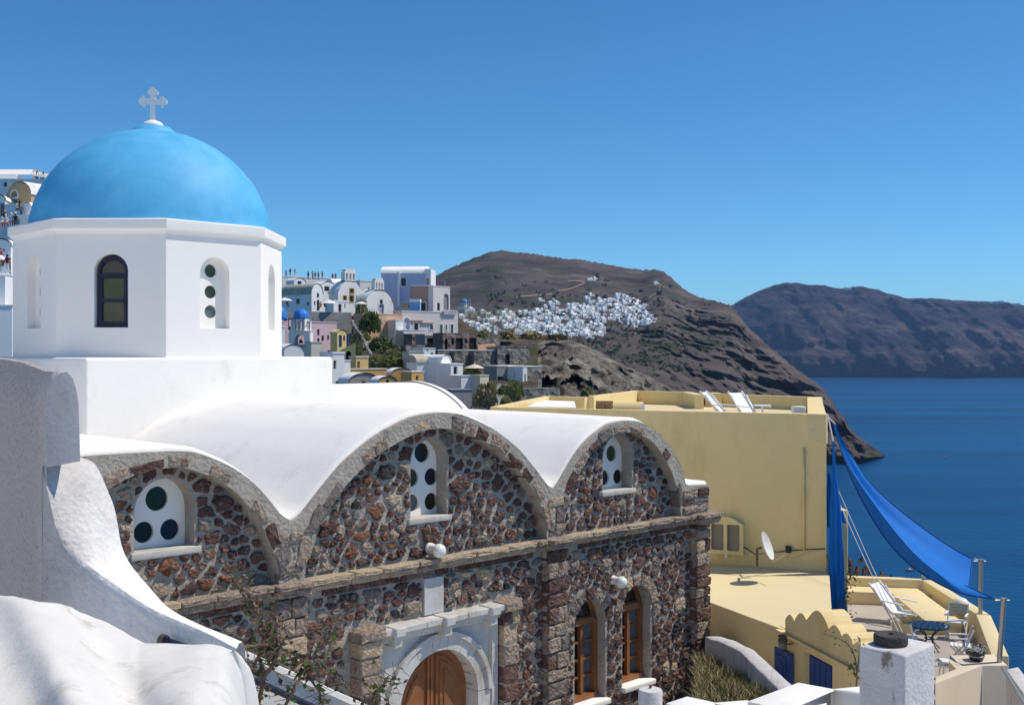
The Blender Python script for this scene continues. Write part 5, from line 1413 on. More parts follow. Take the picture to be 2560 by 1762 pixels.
mb = MB(); mb.tube([tc_ + Vector((.11 * math.cos(a * math.pi / 8), .11 * math.sin(a * math.pi / 8), .29)) for a in range(17)], .012, 6); part(mb, "ring", DARKIRON, tb, smooth=True)
jc = RP(2401, 1535, ZBN); jc = Vector((jc.x, jc.y, ZBN + .004))
mb = MB(); mb.lathe(jc, [(0, 0), (.13, .0), (.20, .10), (.235, .22), (.22, .33), (.16, .41), (.10, .44), (0, .445)], 28); solo(mb, "white_jar", mat("white_glaze", (.80, .74, .66), .5, .05, 4, .05, 20), "round white jar on the end of the terrace bench", "jar", jc, smooth=True)
bc = at_floor(2440, 27.4); mb = MB(); mb.lathe(bc, [(0, 0), (.16, 0), (.20, .15), (.19, .32), (.12, .45), (.0, .47)], 20, ); solo(mb, "wicker_basket", mat("dark_wicker", (.05, .035, .025), .9, .3, 20, .6, 50), "dark round basket against the terrace parapet", "basket", bc, smooth=True)
fp = RP(2441, 1650, ZP + .006); fpr = root("flower_pot", "dark round pot of small white flowers on the parapet", "flower pot", fp)
mb = MB(); mb.lathe(fp, [(.10, 0), (.14, .02), (.17, .10), (.178, .19), (.16, .20), (.15, .17), (0, .16)], 28); part(mb, "pot", mat("dark_glazed_pot", (.03, .028, .026), .3, .3, 6, .1, 20, spec=.5), fpr, ang=50)
mb = MB(); mb.lathe(fp, [(.171, .095), (.177, .10), (.179, .118), (.173, .125)], 28); part(mb, "band", METAL, fpr, smooth=True)
mb = MB(); fr_ = random.Random(2); fl = MB()
for _ in range(160): leaf_quad(mb, fp + Vector((fr_.gauss(0, .07), fr_.gauss(0, .07), .17 + abs(fr_.gauss(0, .05)))), fr_.uniform(.03, .06), fr_)
for _ in range(140):
    p = fp + Vector((fr_.gauss(0, .09), fr_.gauss(0, .09), .22 + abs(fr_.gauss(0, .05)))); leaf_quad(fl, p, .035, fr_); leaf_quad(fl, p, .035, fr_)
part(mb, "leaves", LEAFM, fpr, kind="stuff", recalc=False); part(fl, "blossom", WPAINT, fpr, kind="stuff", recalc=False)
sc_ = at_floor(2361, 26.0); st_ = root("round_stool", "small white round stool partly hidden by the parapet", "stool", sc_)
mb = MB(); mb.lathe(sc_, [(0, .40), (.17, .40), (.18, .42), (.17, .44), (0, .44)], 24); part(mb, "seat", WPAINT, st_, ang=40)
for k in range(3):
    a = 2.1 * k; mb = MB(); mb.bar(sc_ + Vector((.1 * math.cos(a), .1 * math.sin(a), .40)), sc_ + Vector((.15 * math.cos(a), .15 * math.sin(a), 0)), .025); part(mb, "leg", WPAINT, st_)
cu = at_floor(2352, 25.2); mb = MB(); mb.lathe(cu, [(0, 0), (.2, .02), (.24, .09), (.2, .16), (0, .18)], 20); solo(mb, "floor_cushion", mat("pink_cloth", (.62, .45, .43), .9, .08, 4, .2, 30), "pale pink cushion on the terrace floor behind the near parapet", "cushion", cu, smooth=True)
# climbing plants
def climber(name, label, stems_, Y, seed, n, spread, size=(.05, .10), cat="climbing plant"):
    rnd = random.Random(seed); st = MB(); lf = MB()
    for pts in stems_:
        path = [Vector(q) for q in smooth_curve([tuple(P(px, py, Y + dy)) for px, py, dy in pts], 6)]
        st.tube(path, .016, 6, .006)
        for p in path:
            for _ in range(n): leaf_quad(lf, p + Vector((rnd.gauss(0, spread), rnd.gauss(0, spread), rnd.gauss(0, spread))), rnd.uniform(*size), rnd)
    r = root(name, label, cat, P(*stems_[0][0][:2], Y)); part(st, "stem", TWIG, r, smooth=True); part(lf, "leaves", LEAFM, r, kind="stuff", recalc=False)
climber("creeper", "green creeper climbing the yellow pillar beside the furled sail", [[(2112, 1582, 0), (2118, 1540, 0), (2112, 1490, 0), (2120, 1450, 0), (2135, 1440, 0)], [(2106, 1575, 0), (2100, 1530, -.2), (2108, 1480, 0)]], 30.6, 4, 6, .10)
climber("rose_bush", "thin straggling plant at the right end of the scalloped parapet", [[(2140, 1730, 0), (2142, 1680, 0), (2136, 1640, 0), (2120, 1610, 0), (2090, 1592, .1), (2055, 1582, .2)], [(2142, 1680, 0), (2148, 1640, 0), (2150, 1600, 0), (2143, 1590, 0)], [(2138, 1690, 0), (2128, 1660, 0), (2118, 1675, 0)]], 21.0, 6, 2, .05, (.03, .07), "plant")
# white stair side far right
mb = MB(); q = [P(2515, 1672, 24.0), P(2600, 1790, 19.5)]
mb.hexa([Vector((p.x, p.y, GZ - 6)) for p in (q[0], q[1], q[1] + Vector((.35, .2, 0)), q[0] + Vector((.35, .2, 0)))], [q[0], q[1], q[1] + Vector((.35, .2, 0)), q[0] + Vector((.35, .2, 0))])
o = solo(mb, "stair_parapet", CHIM_PL, "sloping white stair parapet at the lower right edge of the view", "wall", (q[0].x, q[0].y, GZ - 6)); bevel_last(o, .03)
mb = MB(); mb.tube([P(2506, 1668, 23.6), P(2580, 1790, 19.0)], .03, 8); solo(mb, "stair_handrail", METAL, "steel handrail beside the stair parapet at the lower right", "handrail", P(2506, 1668, 23.6))
# boats
def boat(label, px, py, L, hull, rz):
    Y = -ZS * F / (py - CY); c = P(px, py, Y); r = root("small_boat", label, "boat", c, rz); Mx = Matrix.Translation(c) @ Matrix.Rotation(rz, 4, 'Z'); g = lambda x, y, z: Mx @ Vector((x, y, z))
    rows = []
    for i in range(13):
        t = i / 12; x = (t - .5) * L; w = L * .19 * math.sin(math.pi * min(1, .12 + t * .88)) ** .6; s = .12 * L * (abs(t - .5) * 2) ** 2 * .5
        rows.append([g(x, -w, .11 * L + s), g(x, -w * .8, .03 * L), g(x, 0, -.02 * L), g(x, w * .8, .03 * L), g(x, w, .11 * L + s)])
    mb = MB(); mb.grid(rows); mb.quad(*rows[0]); mb.quad(*rows[-1]); part(mb, "hull", hull, r, smooth=True)
    mb = MB(); mb.grid([[g((i / 8 - .5) * L * .9, y * L * .15 * math.sin(math.pi * (.15 + .7 * i / 8)), .085 * L) for y in (-1, 1)] for i in range(9)]); part(mb, "deck", WOODP, r)
    mb = MB(); mb.obox(g(-.05 * L, 0, .086 * L), Mx.to_3x3() @ Vector((1, 0, 0)), Mx.to_3x3() @ Vector((0, 1, 0)), Vector((0, 0, 1)), (-.12 * L, -.09 * L, 0), (.12 * L, .09 * L, .13 * L)); part(mb, "cabin", WPAINT, r)
boat("small orange hulled rowing boat off the rocks below the terrace", 2276, 1426, 4.6, mat("orange_hull", (.50, .22, .06), .6, .1, 2, 0), .2)
boat("tiny white motor boat far out on the blue sea", 2362, 1142, 4.4, WPAINT, -.3)
boat("very small grey boat close to the headland cliff", 2119, 1031, 4.0, METAL, .6)
# ================================================================== VILLAGE ON THE RIDGE
STONEWALL = mat("dry_stone_wall", (.20, .175, .155), .95, .4, .9, 1.0, 1.6, bd=.4, pit=.8, col2=(.36, .33, .29))
RUIN = mat("brown_rubble_wall", (.19, .145, .125), .95, .4, 1.0, 1.0, 1.8, bd=.4, pit=.8, col2=(.32, .25, .22))
GREYC = mat("grey_concrete", (.27, .265, .255), .95, .15, .3, .3, 2)
PINK = mat("pink_wall", (.78, .55, .56), .9, .06, .3, .1, 2)
PINKW = mat("pale_pinkish_wall", (.74, .65, .62), .9, .06, .3, .1, 2)
SALMON = mat("salmon_wall", (.70, .45, .31), .9, .08, .25, .15, 2)
BROWN = mat("brown_wall", (.46, .29, .21), .9, .08, .3, .1, 2)
LILAC = mat("lilac_wall", (.57, .58, .76), .9, .05, .3, .1, 2)
SKYW = mat("sky_blue_wall", (.26, .44, .72), .9, .05, .3, .1, 2)
OFFW = mat("weathered_white_wall", (.84, .82, .78), .9, .08, .35, .2, 2, dirt=((.42, .39, .35), .5, .56, .75))
OLDROOF = mat("stained_beige_roof", (.50, .45, .36), .95, .18, .5, .3, 2, dirt=((.28, .25, .21), .6, .52, .7))
VBLUE = mat("village_blue_paint", (.035, .20, .62), .5, .1, 1, 0)
FRAME_O = mat("ochre_trim", (.52, .34, .10), .8, .1, 1, 0)
FRAME_W = mat("white_trim", (.78, .77, .75), .8, .05, 1, 0)
WINDK = mat("window_dark", (.03, .028, .028), .35, .3, 1, 0, spec=.5)
DOORR = mat("dark_red_door", (.12, .03, .03), .6, .2, 1, 0)
DOORB = mat("bright_blue_door", (.02, .10, .38), .5, .1, 1, 0)
DOORL = mat("lilac_door", (.38, .36, .46), .6, .1, 1, 0)
YWALL = mat("village_yellow_wall", (.80, .58, .25), .9, .07, .4, .1, 2)

DV = [(640, 262), (700, 240), (780, 212), (880, 176), (960, 132), (1040, 92)]
def dvY(py): return interp(DV, py)
class HFrame:
    def __init__(s, x0, Y, yaw):
        a = math.radians(yaw); s.O = Vector(((x0 - CX) / F * Y, Y)); s.pl = Plane(s.O, (math.cos(a), math.sin(a))); s.g = Vector((-math.sin(a), math.cos(a), 0)); s.a = a
def house(name, label, x0, x1, yt, yb, wallm, Y=None, yaw=0, depth=6, roof='flat', roofm=None, spring=None, wins=(), cat="house", group=None, foot=2.5, lwins=(), rise=1.0, lip=.25, frame=None, wmat=None, apex=.5):
    """one building: front outline x0..x1 (photo columns), top yt, foot yb, all at its own distance Y"""
    Y = Y or dvY(yb) - 5
    if wallm not in (LILAC, BROWN, SKYW, DOORB) and 600 < x0:
        if yaw < 20: yaw += 36; depth = min(depth, 1.5 if wallm in (YWALL, OCHRE, CREAM, PINK) else 2.8)
        elif yaw < 40: yaw = 44
    H = HFrame(x0, Y, yaw); pl = H.pl
    W = pl.inv(x1, yb)[0]; zt = (CY - yt) / F * Y; zb = (CY - yb) / F * Y
    r = root(name, label, cat, (H.O.x, H.O.y, zb), H.a, group)
    if roof == 'front':
        zs = pl.inv(x0, spring)[1]
        n = 16; outl = [(0, zb - foot), (W, zb - foot)] + [(W / 2 + W / 2 * math.cos(math.pi * i / n), zs + (zt - zs) * math.sin(math.pi * i / n)) for i in range(n + 1)]
    elif roof == 'step':
        zs = pl.inv(x0, spring)[1]
        outl = [(0, zb - foot), (W, zb - foot), (W, zs), (W * .93, zs + (zt - zs) * .3), (W * .86, zs + (zt - zs) * .55), (W * .78, zs + (zt - zs) * .75), (W * .72, zs + (zt - zs) * .92), (W * .66, zt), (W * .34, zt), (W * .28, zs + (zt - zs) * .92), (W * .2, zs + (zt - zs) * .75), (W * .13, zs + (zt - zs) * .55), (W * .06, zs + (zt - zs) * .3), (0, zs)]
    else: outl = [(0, zb - foot), (W, zb - foot), (W, zt), (0, zt)]
    hs = []
    for w in wins:
        a0, z1 = pl.inv(w[0], w[2]); a1, z0 = pl.inv(w[1], w[3]); z1 = pl.inv((w[0] + w[1]) / 2, w[2])[1]; z0 = pl.inv((w[0] + w[1]) / 2, w[3])[1]
        a0 = max(a0, .05); a1 = min(a1, W - .05); kind = w[4] if len(w) > 4 else 'r'
        if 'a' in kind: h = arch_poly((a0 + a1) / 2, (a1 - a0) / 2, z0, max(z0 + .1, z1 - (a1 - a0) / 2), min((a1 - a0) / 2, z1 - z0 - .12), 8)
        else: h = [(a0, z0), (a1, z0), (a1, z1), (a0, z1)]
        hs.append((h, w, a0, a1, z0, z1))
    mb = MB(); mb.plate(pl, outl, [h[0] for h in hs], -.35, 0)
    q = outl; b0 = mb.add([pl.pt(a, z, -.35) for a, z in q]); b1 = mb.add([pl.pt(a, z, -depth) for a, z in q]); k = len(q)
    for i in range(k): mb.face((b0 + i, b0 + (i + 1) % k, b1 + (i + 1) % k, b1 + i))
    mb.face(range(b1, b1 + k))
    part(mb, "wall", wallm, r, recalc=True)
    for h, w, a0, a1, z0, z1 in hs:
        m = w[5] if len(w) > 5 else WINDK; kind = w[4] if len(w) > 4 else 'r'; fm = w[6] if len(w) > 6 else frame
        isdoor = 'd' in kind
        mb = MB(); mb.plate(pl, h, [], -.30, -.22); wn = part(mb, "door" if isdoor else "window", m, r)
        if fm:
            t = .16; cx_ = (a0 + a1) / 2; cz = (z0 + z1) / 2; sx = 1 + t / max((a1 - a0) / 2, .1); sz = 1 + t / max((z1 - z0) / 2, .1)
            o2 = [(cx_ + (a - cx_) * sx, cz + (z - cz) * sz) for a, z in h]
            mb = MB(); mb.plate(pl, o2, [h], -.05, .06); part(mb, "window_frame" if not isdoor else "door_frame", fm, wn)
    rm = roofm or wallm
    if roof == 'flat' and lip:
        mb = MB(); mb.pbox(pl, -.06, W + .06, zt, zt + lip, -depth - .06, .06); part(mb, "roof", rm, r)
    elif roof == 'side':
        rows = []
        for j in range(13):
            t = math.pi * j / 12; rows.append([pl.pt(a, zt + rise * math.sin(t) ** .8, -depth / 2 + (depth / 2 + .1) * math.cos(t)) for a in (-.1, W + .1)])
        mb = MB(); mb.grid(rows); mb.quad(*[x[0] for x in rows]); mb.quad(*[x[1] for x in rows]); part(mb, "roof", rm, r, ang=50)
    elif roof in ('front',):
        zs = pl.inv(x0, spring)[1]; rows = []
        for j in range(15):
            t = math.pi * j / 14; rows.append([pl.pt(W / 2 + (W / 2 + .12) * math.cos(t), zs + (zt - zs + .12) * math.sin(t), d) for d in (.08, -depth - .1)])
        mb = MB(); mb.grid(rows); part(mb, "roof", rm, r, smooth=True)
    lpl = Plane(pl.pt(0, 0, -depth), (-H.g.x, -H.g.y))
    for w in lwins:
        a0, _ = lpl.inv(w[0], w[2], .0); a1, _ = lpl.inv(w[1], w[2], .0); z1 = lpl.inv((w[0] + w[1]) / 2, w[2])[1]; z0 = lpl.inv((w[0] + w[1]) / 2, w[3])[1]
        a0, a1 = sorted((a0, a1)); mb = MB(); mb.pbox(lpl, a0, a1, z0, z1, -.1, .05); part(mb, "window", w[5] if len(w) > 5 else WINDK, r)
    return r, H, W, zt, zb
def abox(r, name, pl, px0, px1, py0, py1, d0, d1, m):
    a0 = pl.inv(px0, py0, d1)[0]; a1 = pl.inv(px1, py0, d1)[0]; z1 = pl.inv((px0 + px1) / 2, py0, d1)[1]; z0 = pl.inv((px0 + px1) / 2, py1, d1)[1]
    mb = MB(); mb.pbox(pl, a0, a1, z0, z1, d0, d1); return part(mb, name, m, r)
# ---- terrain under the village
VSOIL = land_mat("village_slope_soil", ((.035, .028, .022), (.10, .08, .06), (.20, .165, .13)), (.10,), green=((.06, .065, .028), .09, .47, .60), bump=1, bd=1.2, bsc=.35)
VT = [(560, 712), (700, 703), (860, 712), (930, 722), (1000, 760), (1140, 790), (1220, 842), (1330, 850)]
rows = []
for j in range(61):
    v = j / 60; row = []
    for i in range(91):
        px = lerp(560, 1345, i / 90); t = interp(VT, px); py = lerp(1080, t, v); Y = dvY(py) + 7 + 10 * v
        p = P(px, py, Y); n_ = fbm(p * .05, 4) * 3 + fbm(p * .25, 3) * .8
        p.y += n_ * 1.5; p.z += n_ * .35 * (1 if v < .95 else .2); row.append(p)
    rows.append(row)
mb = MB(); mb.grid(rows + [[p + Vector((0, 60, -25)) for p in rows[-1]]]); o = part(mb, "village_slope", VSOIL, smooth=True); o['kind'] = 'structure'

# ---- houses, back to front (measured columns and rows of the photograph)
house("ridge_house", "long white parapet wall on the ridge where people stand", 700, 868, 692, 716, OFFW, Y=236, depth=5, foot=3, roof='flat', roofm=WHITE, lip=.3, wins=((741, 748, 700, 711),))
house("vault_house", "white vaulted house with one window just below the ridge walkers", 735, 764, 695, 716, WHITE, Y=229, yaw=8, depth=5, roof='front', spring=706, wins=((744, 754, 703, 711),))
house("vault_house", "white vaulted house with a wide dark window left of the bell tower church", 800, 841, 704, 757, WHITE, Y=222, yaw=10, depth=7, roof='front', spring=720, wins=((811, 824, 716, 728), (818, 825, 728, 734, 'r')))
house("vault_house", "low white vault roof between the wide window house and the bell church", 832, 862, 712, 745, WHITE, Y=228, yaw=0, depth=7, roof='side', rise=1.3)
house("ridge_house", "white flat roofed block right of the bell tower on the skyline", 900, 928, 703, 735, OFFW, Y=240, depth=6, wins=((920, 924, 719, 723),))
rh, Hh, Wh, zth, zbh = house("gable_house", "white house with stained beige vaulted roof and tall arched door", 779, 807, 709, 777, WHITE, Y=203, yaw=50, depth=8.6, roof='front', spring=735, roofm=OLDROOF, wins=((785, 789, 753, 763), (792, 799, 749, 777, 'ad'), (792, 798, 732, 744, 'a')), lwins=((741, 749, 747, 760), (767, 773, 755, 763, 'r', GREYC)))
rb, Hb, Wb, ztb, zbb = house("bell_church", "white church with stepped gable, ochre framed openings and a belfry", 845, 907, 701, 754, OFFW, Y=216, yaw=12, depth=9, roof='step', spring=732, frame=FRAME_O, wins=((875, 884, 722, 732), (859, 866, 740, 750), (892, 899, 740, 750), (874, 884, 739, 754, 'd')))
def belfry(r, pl, px0, px1, py0, py1, n, d, m, trim=STONEWALL, pys=None):
    a0 = pl.inv(px0, py1)[0]; a1 = pl.inv(px1, py1)[0]; z0 = pl.inv(px0, py1)[1]; z1 = pl.inv(px0, py0)[1]; w = (a1 - a0) / n; hs = []
    for i in range(n): hs.append(arch_poly(a0 + w * (i + .5), w * .32, z0 + .15, z0 + (z1 - z0) * .52, w * .32, 8))
    top = [(a0 - .1, z0), (a1 + .1, z0), (a1 + .1, z0 + (z1 - z0) * .72)]
    for i in range(n):
        c = a1 - w * (i + .5); top += [(c + w * .42, z0 + (z1 - z0) * .78), (c + w * .25, z0 + (z1 - z0) * .95), (c, z1), (c - w * .25, z0 + (z1 - z0) * .95), (c - w * .42, z0 + (z1 - z0) * .78)]
    top.append((a0 - .1, z0 + (z1 - z0) * .72))
    mb = MB(); mb.plate(pl, top, hs, -d, -.1); part(mb, "belfry", m, r)
    mb = MB(); mb.pbox(pl, a0 - .2, a1 + .2, z0 - .22, z0 - .005, -d - .1, .02); part(mb, "belfry_ledge", trim, r)
    for i in range(n):
        c = pl.pt(a0 + w * (i + .5), z0 + (z1 - z0) * .38, -d / 2); s = w * .2
        mb = MB(); mb.lathe(c, [(s, 0), (s * .8, s * .3), (s * .6, s * 1.1), (s * .2, s * 1.5), (0, s * 1.5)], 10); part(mb, "bell", mat("bell_bronze", (.06, .07, .05), .5, .2, 3, 0, metal=.4), r)
    return a0, a1, z0, z1
belfry(rb, Hb.pl, 864, 890, 671, 701, 3, 1.2, OFFW)
rc, Hc, Wc, ztc, zbc = house("small_church", "white church with curved gable, lilac door and small belfry", 912, 984, 722, 785, OFFW, Y=206, yaw=10, depth=9, roof='front', spring=768, wins=((950, 957, 749, 760), (948, 960, 761, 785, 'd', DOORL)))
belfry(rc, Hc.pl, 939, 960, 694, 724, 3, 1.1, OFFW)
house("shop_house", "low white house with dark red door below the bell church", 834, 872, 754, 780, WHITE, Y=198, yaw=5, depth=5, wins=((846, 854, 760, 780, 'd', DOORR), (861, 864, 758, 770)))
# grey retaining wall
house("retaining_wall", "grey retaining wall under the umbrella terrace", 704, 879, 777, 812, GREYC, Y=188, yaw=3, depth=4, lip=0, cat="wall")
# purple house, brown block, tower, pinkish lower house
rp_, Hp, Wp, ztp, zbp = house("lilac_house", "tall lilac house with white vaulted roof and tall white flue", 953, 1063, 684, 775, LILAC, Y=226, yaw=-4, depth=7, roof='side', roofm=WHITE, rise=1.6, frame=FRAME_W, wins=((1003, 1015, 695, 715), (1004, 1016, 758, 771, 'r', YWALL), (1019, 1026, 758, 771, 'r', YWALL)))
abox(rp_, "end_wall", Hp.pl, 1063.5, 1077, 672, 716, -7, .1, WHITE); abox(rp_, "flue", Hp.pl, 993, 999, 679, 765, .02, .45, WHITE); abox(rp_, "gallery_door", Hp.pl, 1066, 1072, 696, 716, .0, .13, BROWN)
house("cream_house", "small peach house with arched window behind the lilac house", 1076, 1089, 689, 720, SALMON, Y=236, depth=5, roof='front', spring=702, wins=((1083, 1086, 702, 714, 'a'),))
rr_, Hr, Wr, ztr, zbr = house("brown_house", "brown flat roofed block with black door in front of the lilac house", 1025, 1083, 715, 779, BROWN, Y=212, yaw=-3, depth=6, roofm=WHITE, lip=.15, frame=FRAME_W, wins=((1052, 1064, 757, 779, 'd'),))
house("blue_kiosk", "small pale blue porch with white top beside the black door", 1024, 1050, 755, 780, SKYW, Y=208, depth=2.5, roofm=WHITE, lip=.55)
rt_, Ht, Wt, ztt, zbt = house("tower_house", "pinkish white tower house with a tall arched niche", 1083, 1125, 716, 800, PINKW, Y=211, yaw=14, depth=6, roofm=PINKW, lip=.15, wins=((1093, 1100, 757, 776), (1109, 1122, 734, 777, 'a', GREYC)))
mb = MB(); p = Ht.pl.pt(Wt - .3, ztt, -1); mb.tube([p, p + Vector((0, 0, 1.3))], .05, 6); part(mb, "aerial", METAL, rt_)
rq, Hq, Wq, ztq, zbq = house("terrace_house", "long pale pink house with arched lilac doorway and white framed openings", 1005, 1145, 779, 836, PINKW, Y=200, yaw=4, depth=8, roofm=PINKW, lip=.2, frame=FRAME_W, wins=((1010, 1024, 794, 826, 'ad', LILAC), (1035, 1046, 808, 825), (1074, 1083, 811, 824, 'a', GREYC), (1100, 1106, 811, 836, 'd'), (1114, 1118, 811, 826, 'a'), (1127, 1133, 811, 832, 'd')))
abox(rq, "moulding", Hq.pl, 1026, 1058, 800, 803, 0, .25, BROWN); abox(rq, "moulding", Hq.pl, 1055, 1084, 806, 809, 0, .25, BROWN)
for k in range(9): abox(rq, "baluster", Hq.pl, 1111 + k * 3.6, 1112.8 + k * 3.6, 778, 786, .15, .35, FRAME_W)
abox(rq, "balcony_rail", Hq.pl, 1109, 1145, 775.5, 777.5, .1, .4, FRAME_W)
house("white_balcony", "small white balcony block at the left end of the pink house", 989, 1008, 801, 830, WHITE, Y=194, depth=3, lip=.1)
house("white_balcony", "stepped white balcony parapet below the arched lilac doorway", 1009, 1062, 826, 840, WHITE, Y=193, depth=2.5, lip=.1)
# salmon wall and ramp
house("salmon_house", "big blank salmon coloured wall above the ravine", 907, 1006, 785, 856, SALMON, Y=193, yaw=6, depth=9, lip=.15, foot=3)
mb = MB(); Hs = HFrame(990, 188, 4); pts = [Hs.pl.inv(*q) for q in ((988, 866), (1042, 866), (1042, 860), (1016, 836), (990, 824))]
mb.plate(Hs.pl, pts, [], -1.2, 0); solo(mb, "stair_ramp", SALMON, "salmon stair wall slanting down right of the big salmon house", "wall", Hs.pl.pt(0, pts[0][1], 0))
# pink house and the blue domed bell tower
house("pink_house", "pink house with stepped top and small windows", 776, 842, 806, 886, PINK, Y=168, yaw=6, depth=7, lip=.15, wins=((793, 799, 823, 838), (804, 810, 839, 852), (818, 823, 838, 850), (833, 838, 838, 849), (793, 799, 846, 862, 'd', DOORB), (819, 826, 876, 883)))
house("pink_house", "upper left part of the pink building behind the blue domed belfry", 704, 778, 796, 880, PINK, Y=176, yaw=0, depth=6, roof='front', spring=812, wins=((722, 727, 816, 830),))
house("dome_house", "small house at the drum edge with a blue dome top", 690, 712, 818, 895, WHITE, Y=150, depth=5, lip=.2)
mb = MB(); c = P(700, 800, 152); mb.lathe(c, [(.0 + 1.0 * math.cos(a), 1.9 * math.sin(a)) for a in [math.pi / 2 * k / 8 for k in range(9)]], 20); part(mb, "dome", VBLUE, [o for o in C.objects if o.name.startswith("dome_house")][0], smooth=True)
# bell tower
TY = 130.0; tc2 = P(753, 889, TY); bt = root("bell_tower", "white bell tower with a ribbed blue dome and dark iron frame", "bell tower", tc2)
def tz_at(py): return (CY - py) / F * TY
u = TY / F
hw = 25 * u
def ring_walls(z0, z1, hw, nside, m, name, hole):
    for i in range(nside):
        th = 2 * math.pi * (i + .5) / nside + math.pi / nside * 0; ap = hw * math.cos(math.pi / nside); L = hw * math.sin(math.pi / nside)
        th = -math.pi / 2 + 2 * math.pi * i / nside
        pl = Plane((tc2.x + ap * math.cos(th), TY + ap * math.sin(th)), (-math.sin(th), math.cos(th)))
        mb = MB(); mb.plate(pl, [(-L, z0), (L, z0), (L, z1), (-L, z1)], [arch_poly(0, L * hole, z0 + .1, z1 - L * hole - .22, L * hole, 8)] if hole else [], -.22, 0); part(mb, name, m, bt)
ring_walls(tz_at(827), tz_at(797), hw * 1.02, 6, OFFW, "lantern_wall", .42)
mb = MB(); mb.box((tc2.x - hw * .97, TY - hw * .9, tz_at(930)), (tc2.x + hw * .97, TY + hw * .9, tz_at(866))); part(mb, "tower_base", OFFW, bt)
pl = Plane((tc2.x - hw, TY - hw * .9), (1, 0)); z0, z1 = tz_at(866), tz_at(828)
for dd in (0, -hw * 1.5):
    mb = MB(); mb.plate(pl, [(0, z0 + .002), (2 * hw, z0 + .002), (2 * hw, z1), (0, z1)], [arch_poly(hw, hw * .48, z0 + .15, z0 + (z1 - z0) * .5, hw * .42, 10)], dd - .35, dd); part(mb, "arch_wall", OFFW, bt)
for sx in (-1, 1):
    mb = MB(); mb.box((tc2.x + sx * hw * .96 - .12, TY - hw * .85, z0 + .003), (tc2.x + sx * hw * .96 + .12, TY + hw * .7, z1 - .01)); part(mb, "side_wall", OFFW, bt)
mb = MB(); mb.box((tc2.x - hw * 1.12, TY - hw * 1.12, tz_at(828.2)), (tc2.x + hw * 1.12, TY + hw * 1.12, tz_at(826.6))); part(mb, "ledge", OFFW, bt)
mb = MB(); n = 16; rows = []
for j in range(13):
    a = math.pi / 2 * j / 12; r = 20 * u * math.cos(a) ** .85 if j < 12 else .02; z = tz_at(797) + 25 * u * math.sin(a) ** .95
    rows.append([Vector((tc2.x + r * math.cos(2 * math.pi * k / 32) * (1 + .04 * math.cos(8 * 2 * math.pi * k / 32)), TY + r * math.sin(2 * math.pi * k / 32) * (1 + .04 * math.cos(8 * 2 * math.pi * k / 32)), z)) for k in range(32)])
mb.grid(rows, close=True); part(mb, "dome", VBLUE, bt, smooth=True)
for py, rr in ((797, 1.08), (866, 1.1), (862, 1.1)):
    z = tz_at(py); q = [Vector((tc2.x + sx * hw * rr, TY + sy * hw * rr, z)) for sx, sy in ((-1, -1), (1, -1), (1, 1), (-1, 1), (-1, -1))]; mb = MB()
    for a, b in zip(q, q[1:]): mb.bar(a, b, .07)
    part(mb, "iron_band", DARKIRON, bt)
for sx in (-1, -.36, .36, 1):
    mb = MB(); mb.bar((tc2.x + sx * hw * 1.05, TY - hw * 1.08, tz_at(828)), (tc2.x + sx * hw * 1.05, TY - hw * 1.08, tz_at(797)), .07); part(mb, "iron_rod", DARKIRON, bt)
mb = MB(); c = Vector((tc2.x, TY - .2, tz_at(858))); mb.lathe(c, [(.28, 0), (.22, .1), (.17, .34), (.05, .45), (0, .45)], 12); part(mb, "bell", MATS["bell_bronze"], bt)
house("cream_lane_wall", "cream curved wall beside the blue domed bell tower", 778, 806, 856, 886, CREAM, Y=126, depth=3, lip=.1, cat="wall")
house("vault_house", "whitewashed round vault in front of the blue domed bell tower", 710, 760, 862, 900, OFFW, Y=112, yaw=0, depth=6, roof='front', spring=880)
# yellow house with blue door, curved terrace wall
house("yellow_cottage", "small yellow house with bright blue door and rounded top", 843, 866, 826, 868, YWALL, Y=160, yaw=12, depth=5, roof='front', spring=834, wins=((847, 855, 838, 868, 'd', DOORB), (858, 863, 839, 852)))
house("blue_gate", "small bright blue gate leaf right of the yellow cottage", 864, 871, 836, 852, DOORB, Y=162, depth=.4, lip=0, cat="gate")
mb = MB(); Hs = HFrame(845, 148, 10); pts = [Hs.pl.inv(*q) for q in ((842, 915), (889, 915), (889, 858), (880, 862), (868, 868), (855, 873), (845, 880))]; hole = arch_poly(*[(Hs.pl.inv(865, 900)[0] + Hs.pl.inv(878, 900)[0]) / 2, (Hs.pl.inv(878, 900)[0] - Hs.pl.inv(865, 900)[0]) / 2, Hs.pl.inv(870, 912)[1], Hs.pl.inv(870, 884)[1]], None, 8)
mb.plate(Hs.pl, pts, [hole], -1.0, 0); yt_ = root("arched_terrace", "yellow terrace wall with a deep dark arch under the blue door", "terrace", Hs.pl.pt(0, pts[0][1])); part(mb, "wall", YWALL, yt_)
mb = MB(); mb.plate(Hs.pl, hole, [], -.9, -.8); part(mb, "arch_shade_panel", SHADE_FILL, yt_)  # near-black plate stands for the shade deep in the arch
house("white_house", "bluish white house edge with dark window right behind the drum base", 832, 861, 884, 972, WHITE, Y=118, yaw=2, depth=5, lip=.2, wins=((834, 841, 901, 922), (838, 852, 951, 972, 'a', GREYC)))
house("white_house", "narrow white wall with sloping top beside the yellow arch", 858, 876, 902, 972, WHITE, Y=122, depth=4, lip=.1)
house("vault_house", "beige stained vault with one dark window above the white church roof", 873, 948, 935, 972, mat("beige_vault", (.46, .39, .33), .9, .12, .5, .2, 2), Y=104, yaw=-8, depth=7, roof='front', spring=958, roofm=OFFW, wins=((904, 915, 953, 962),))
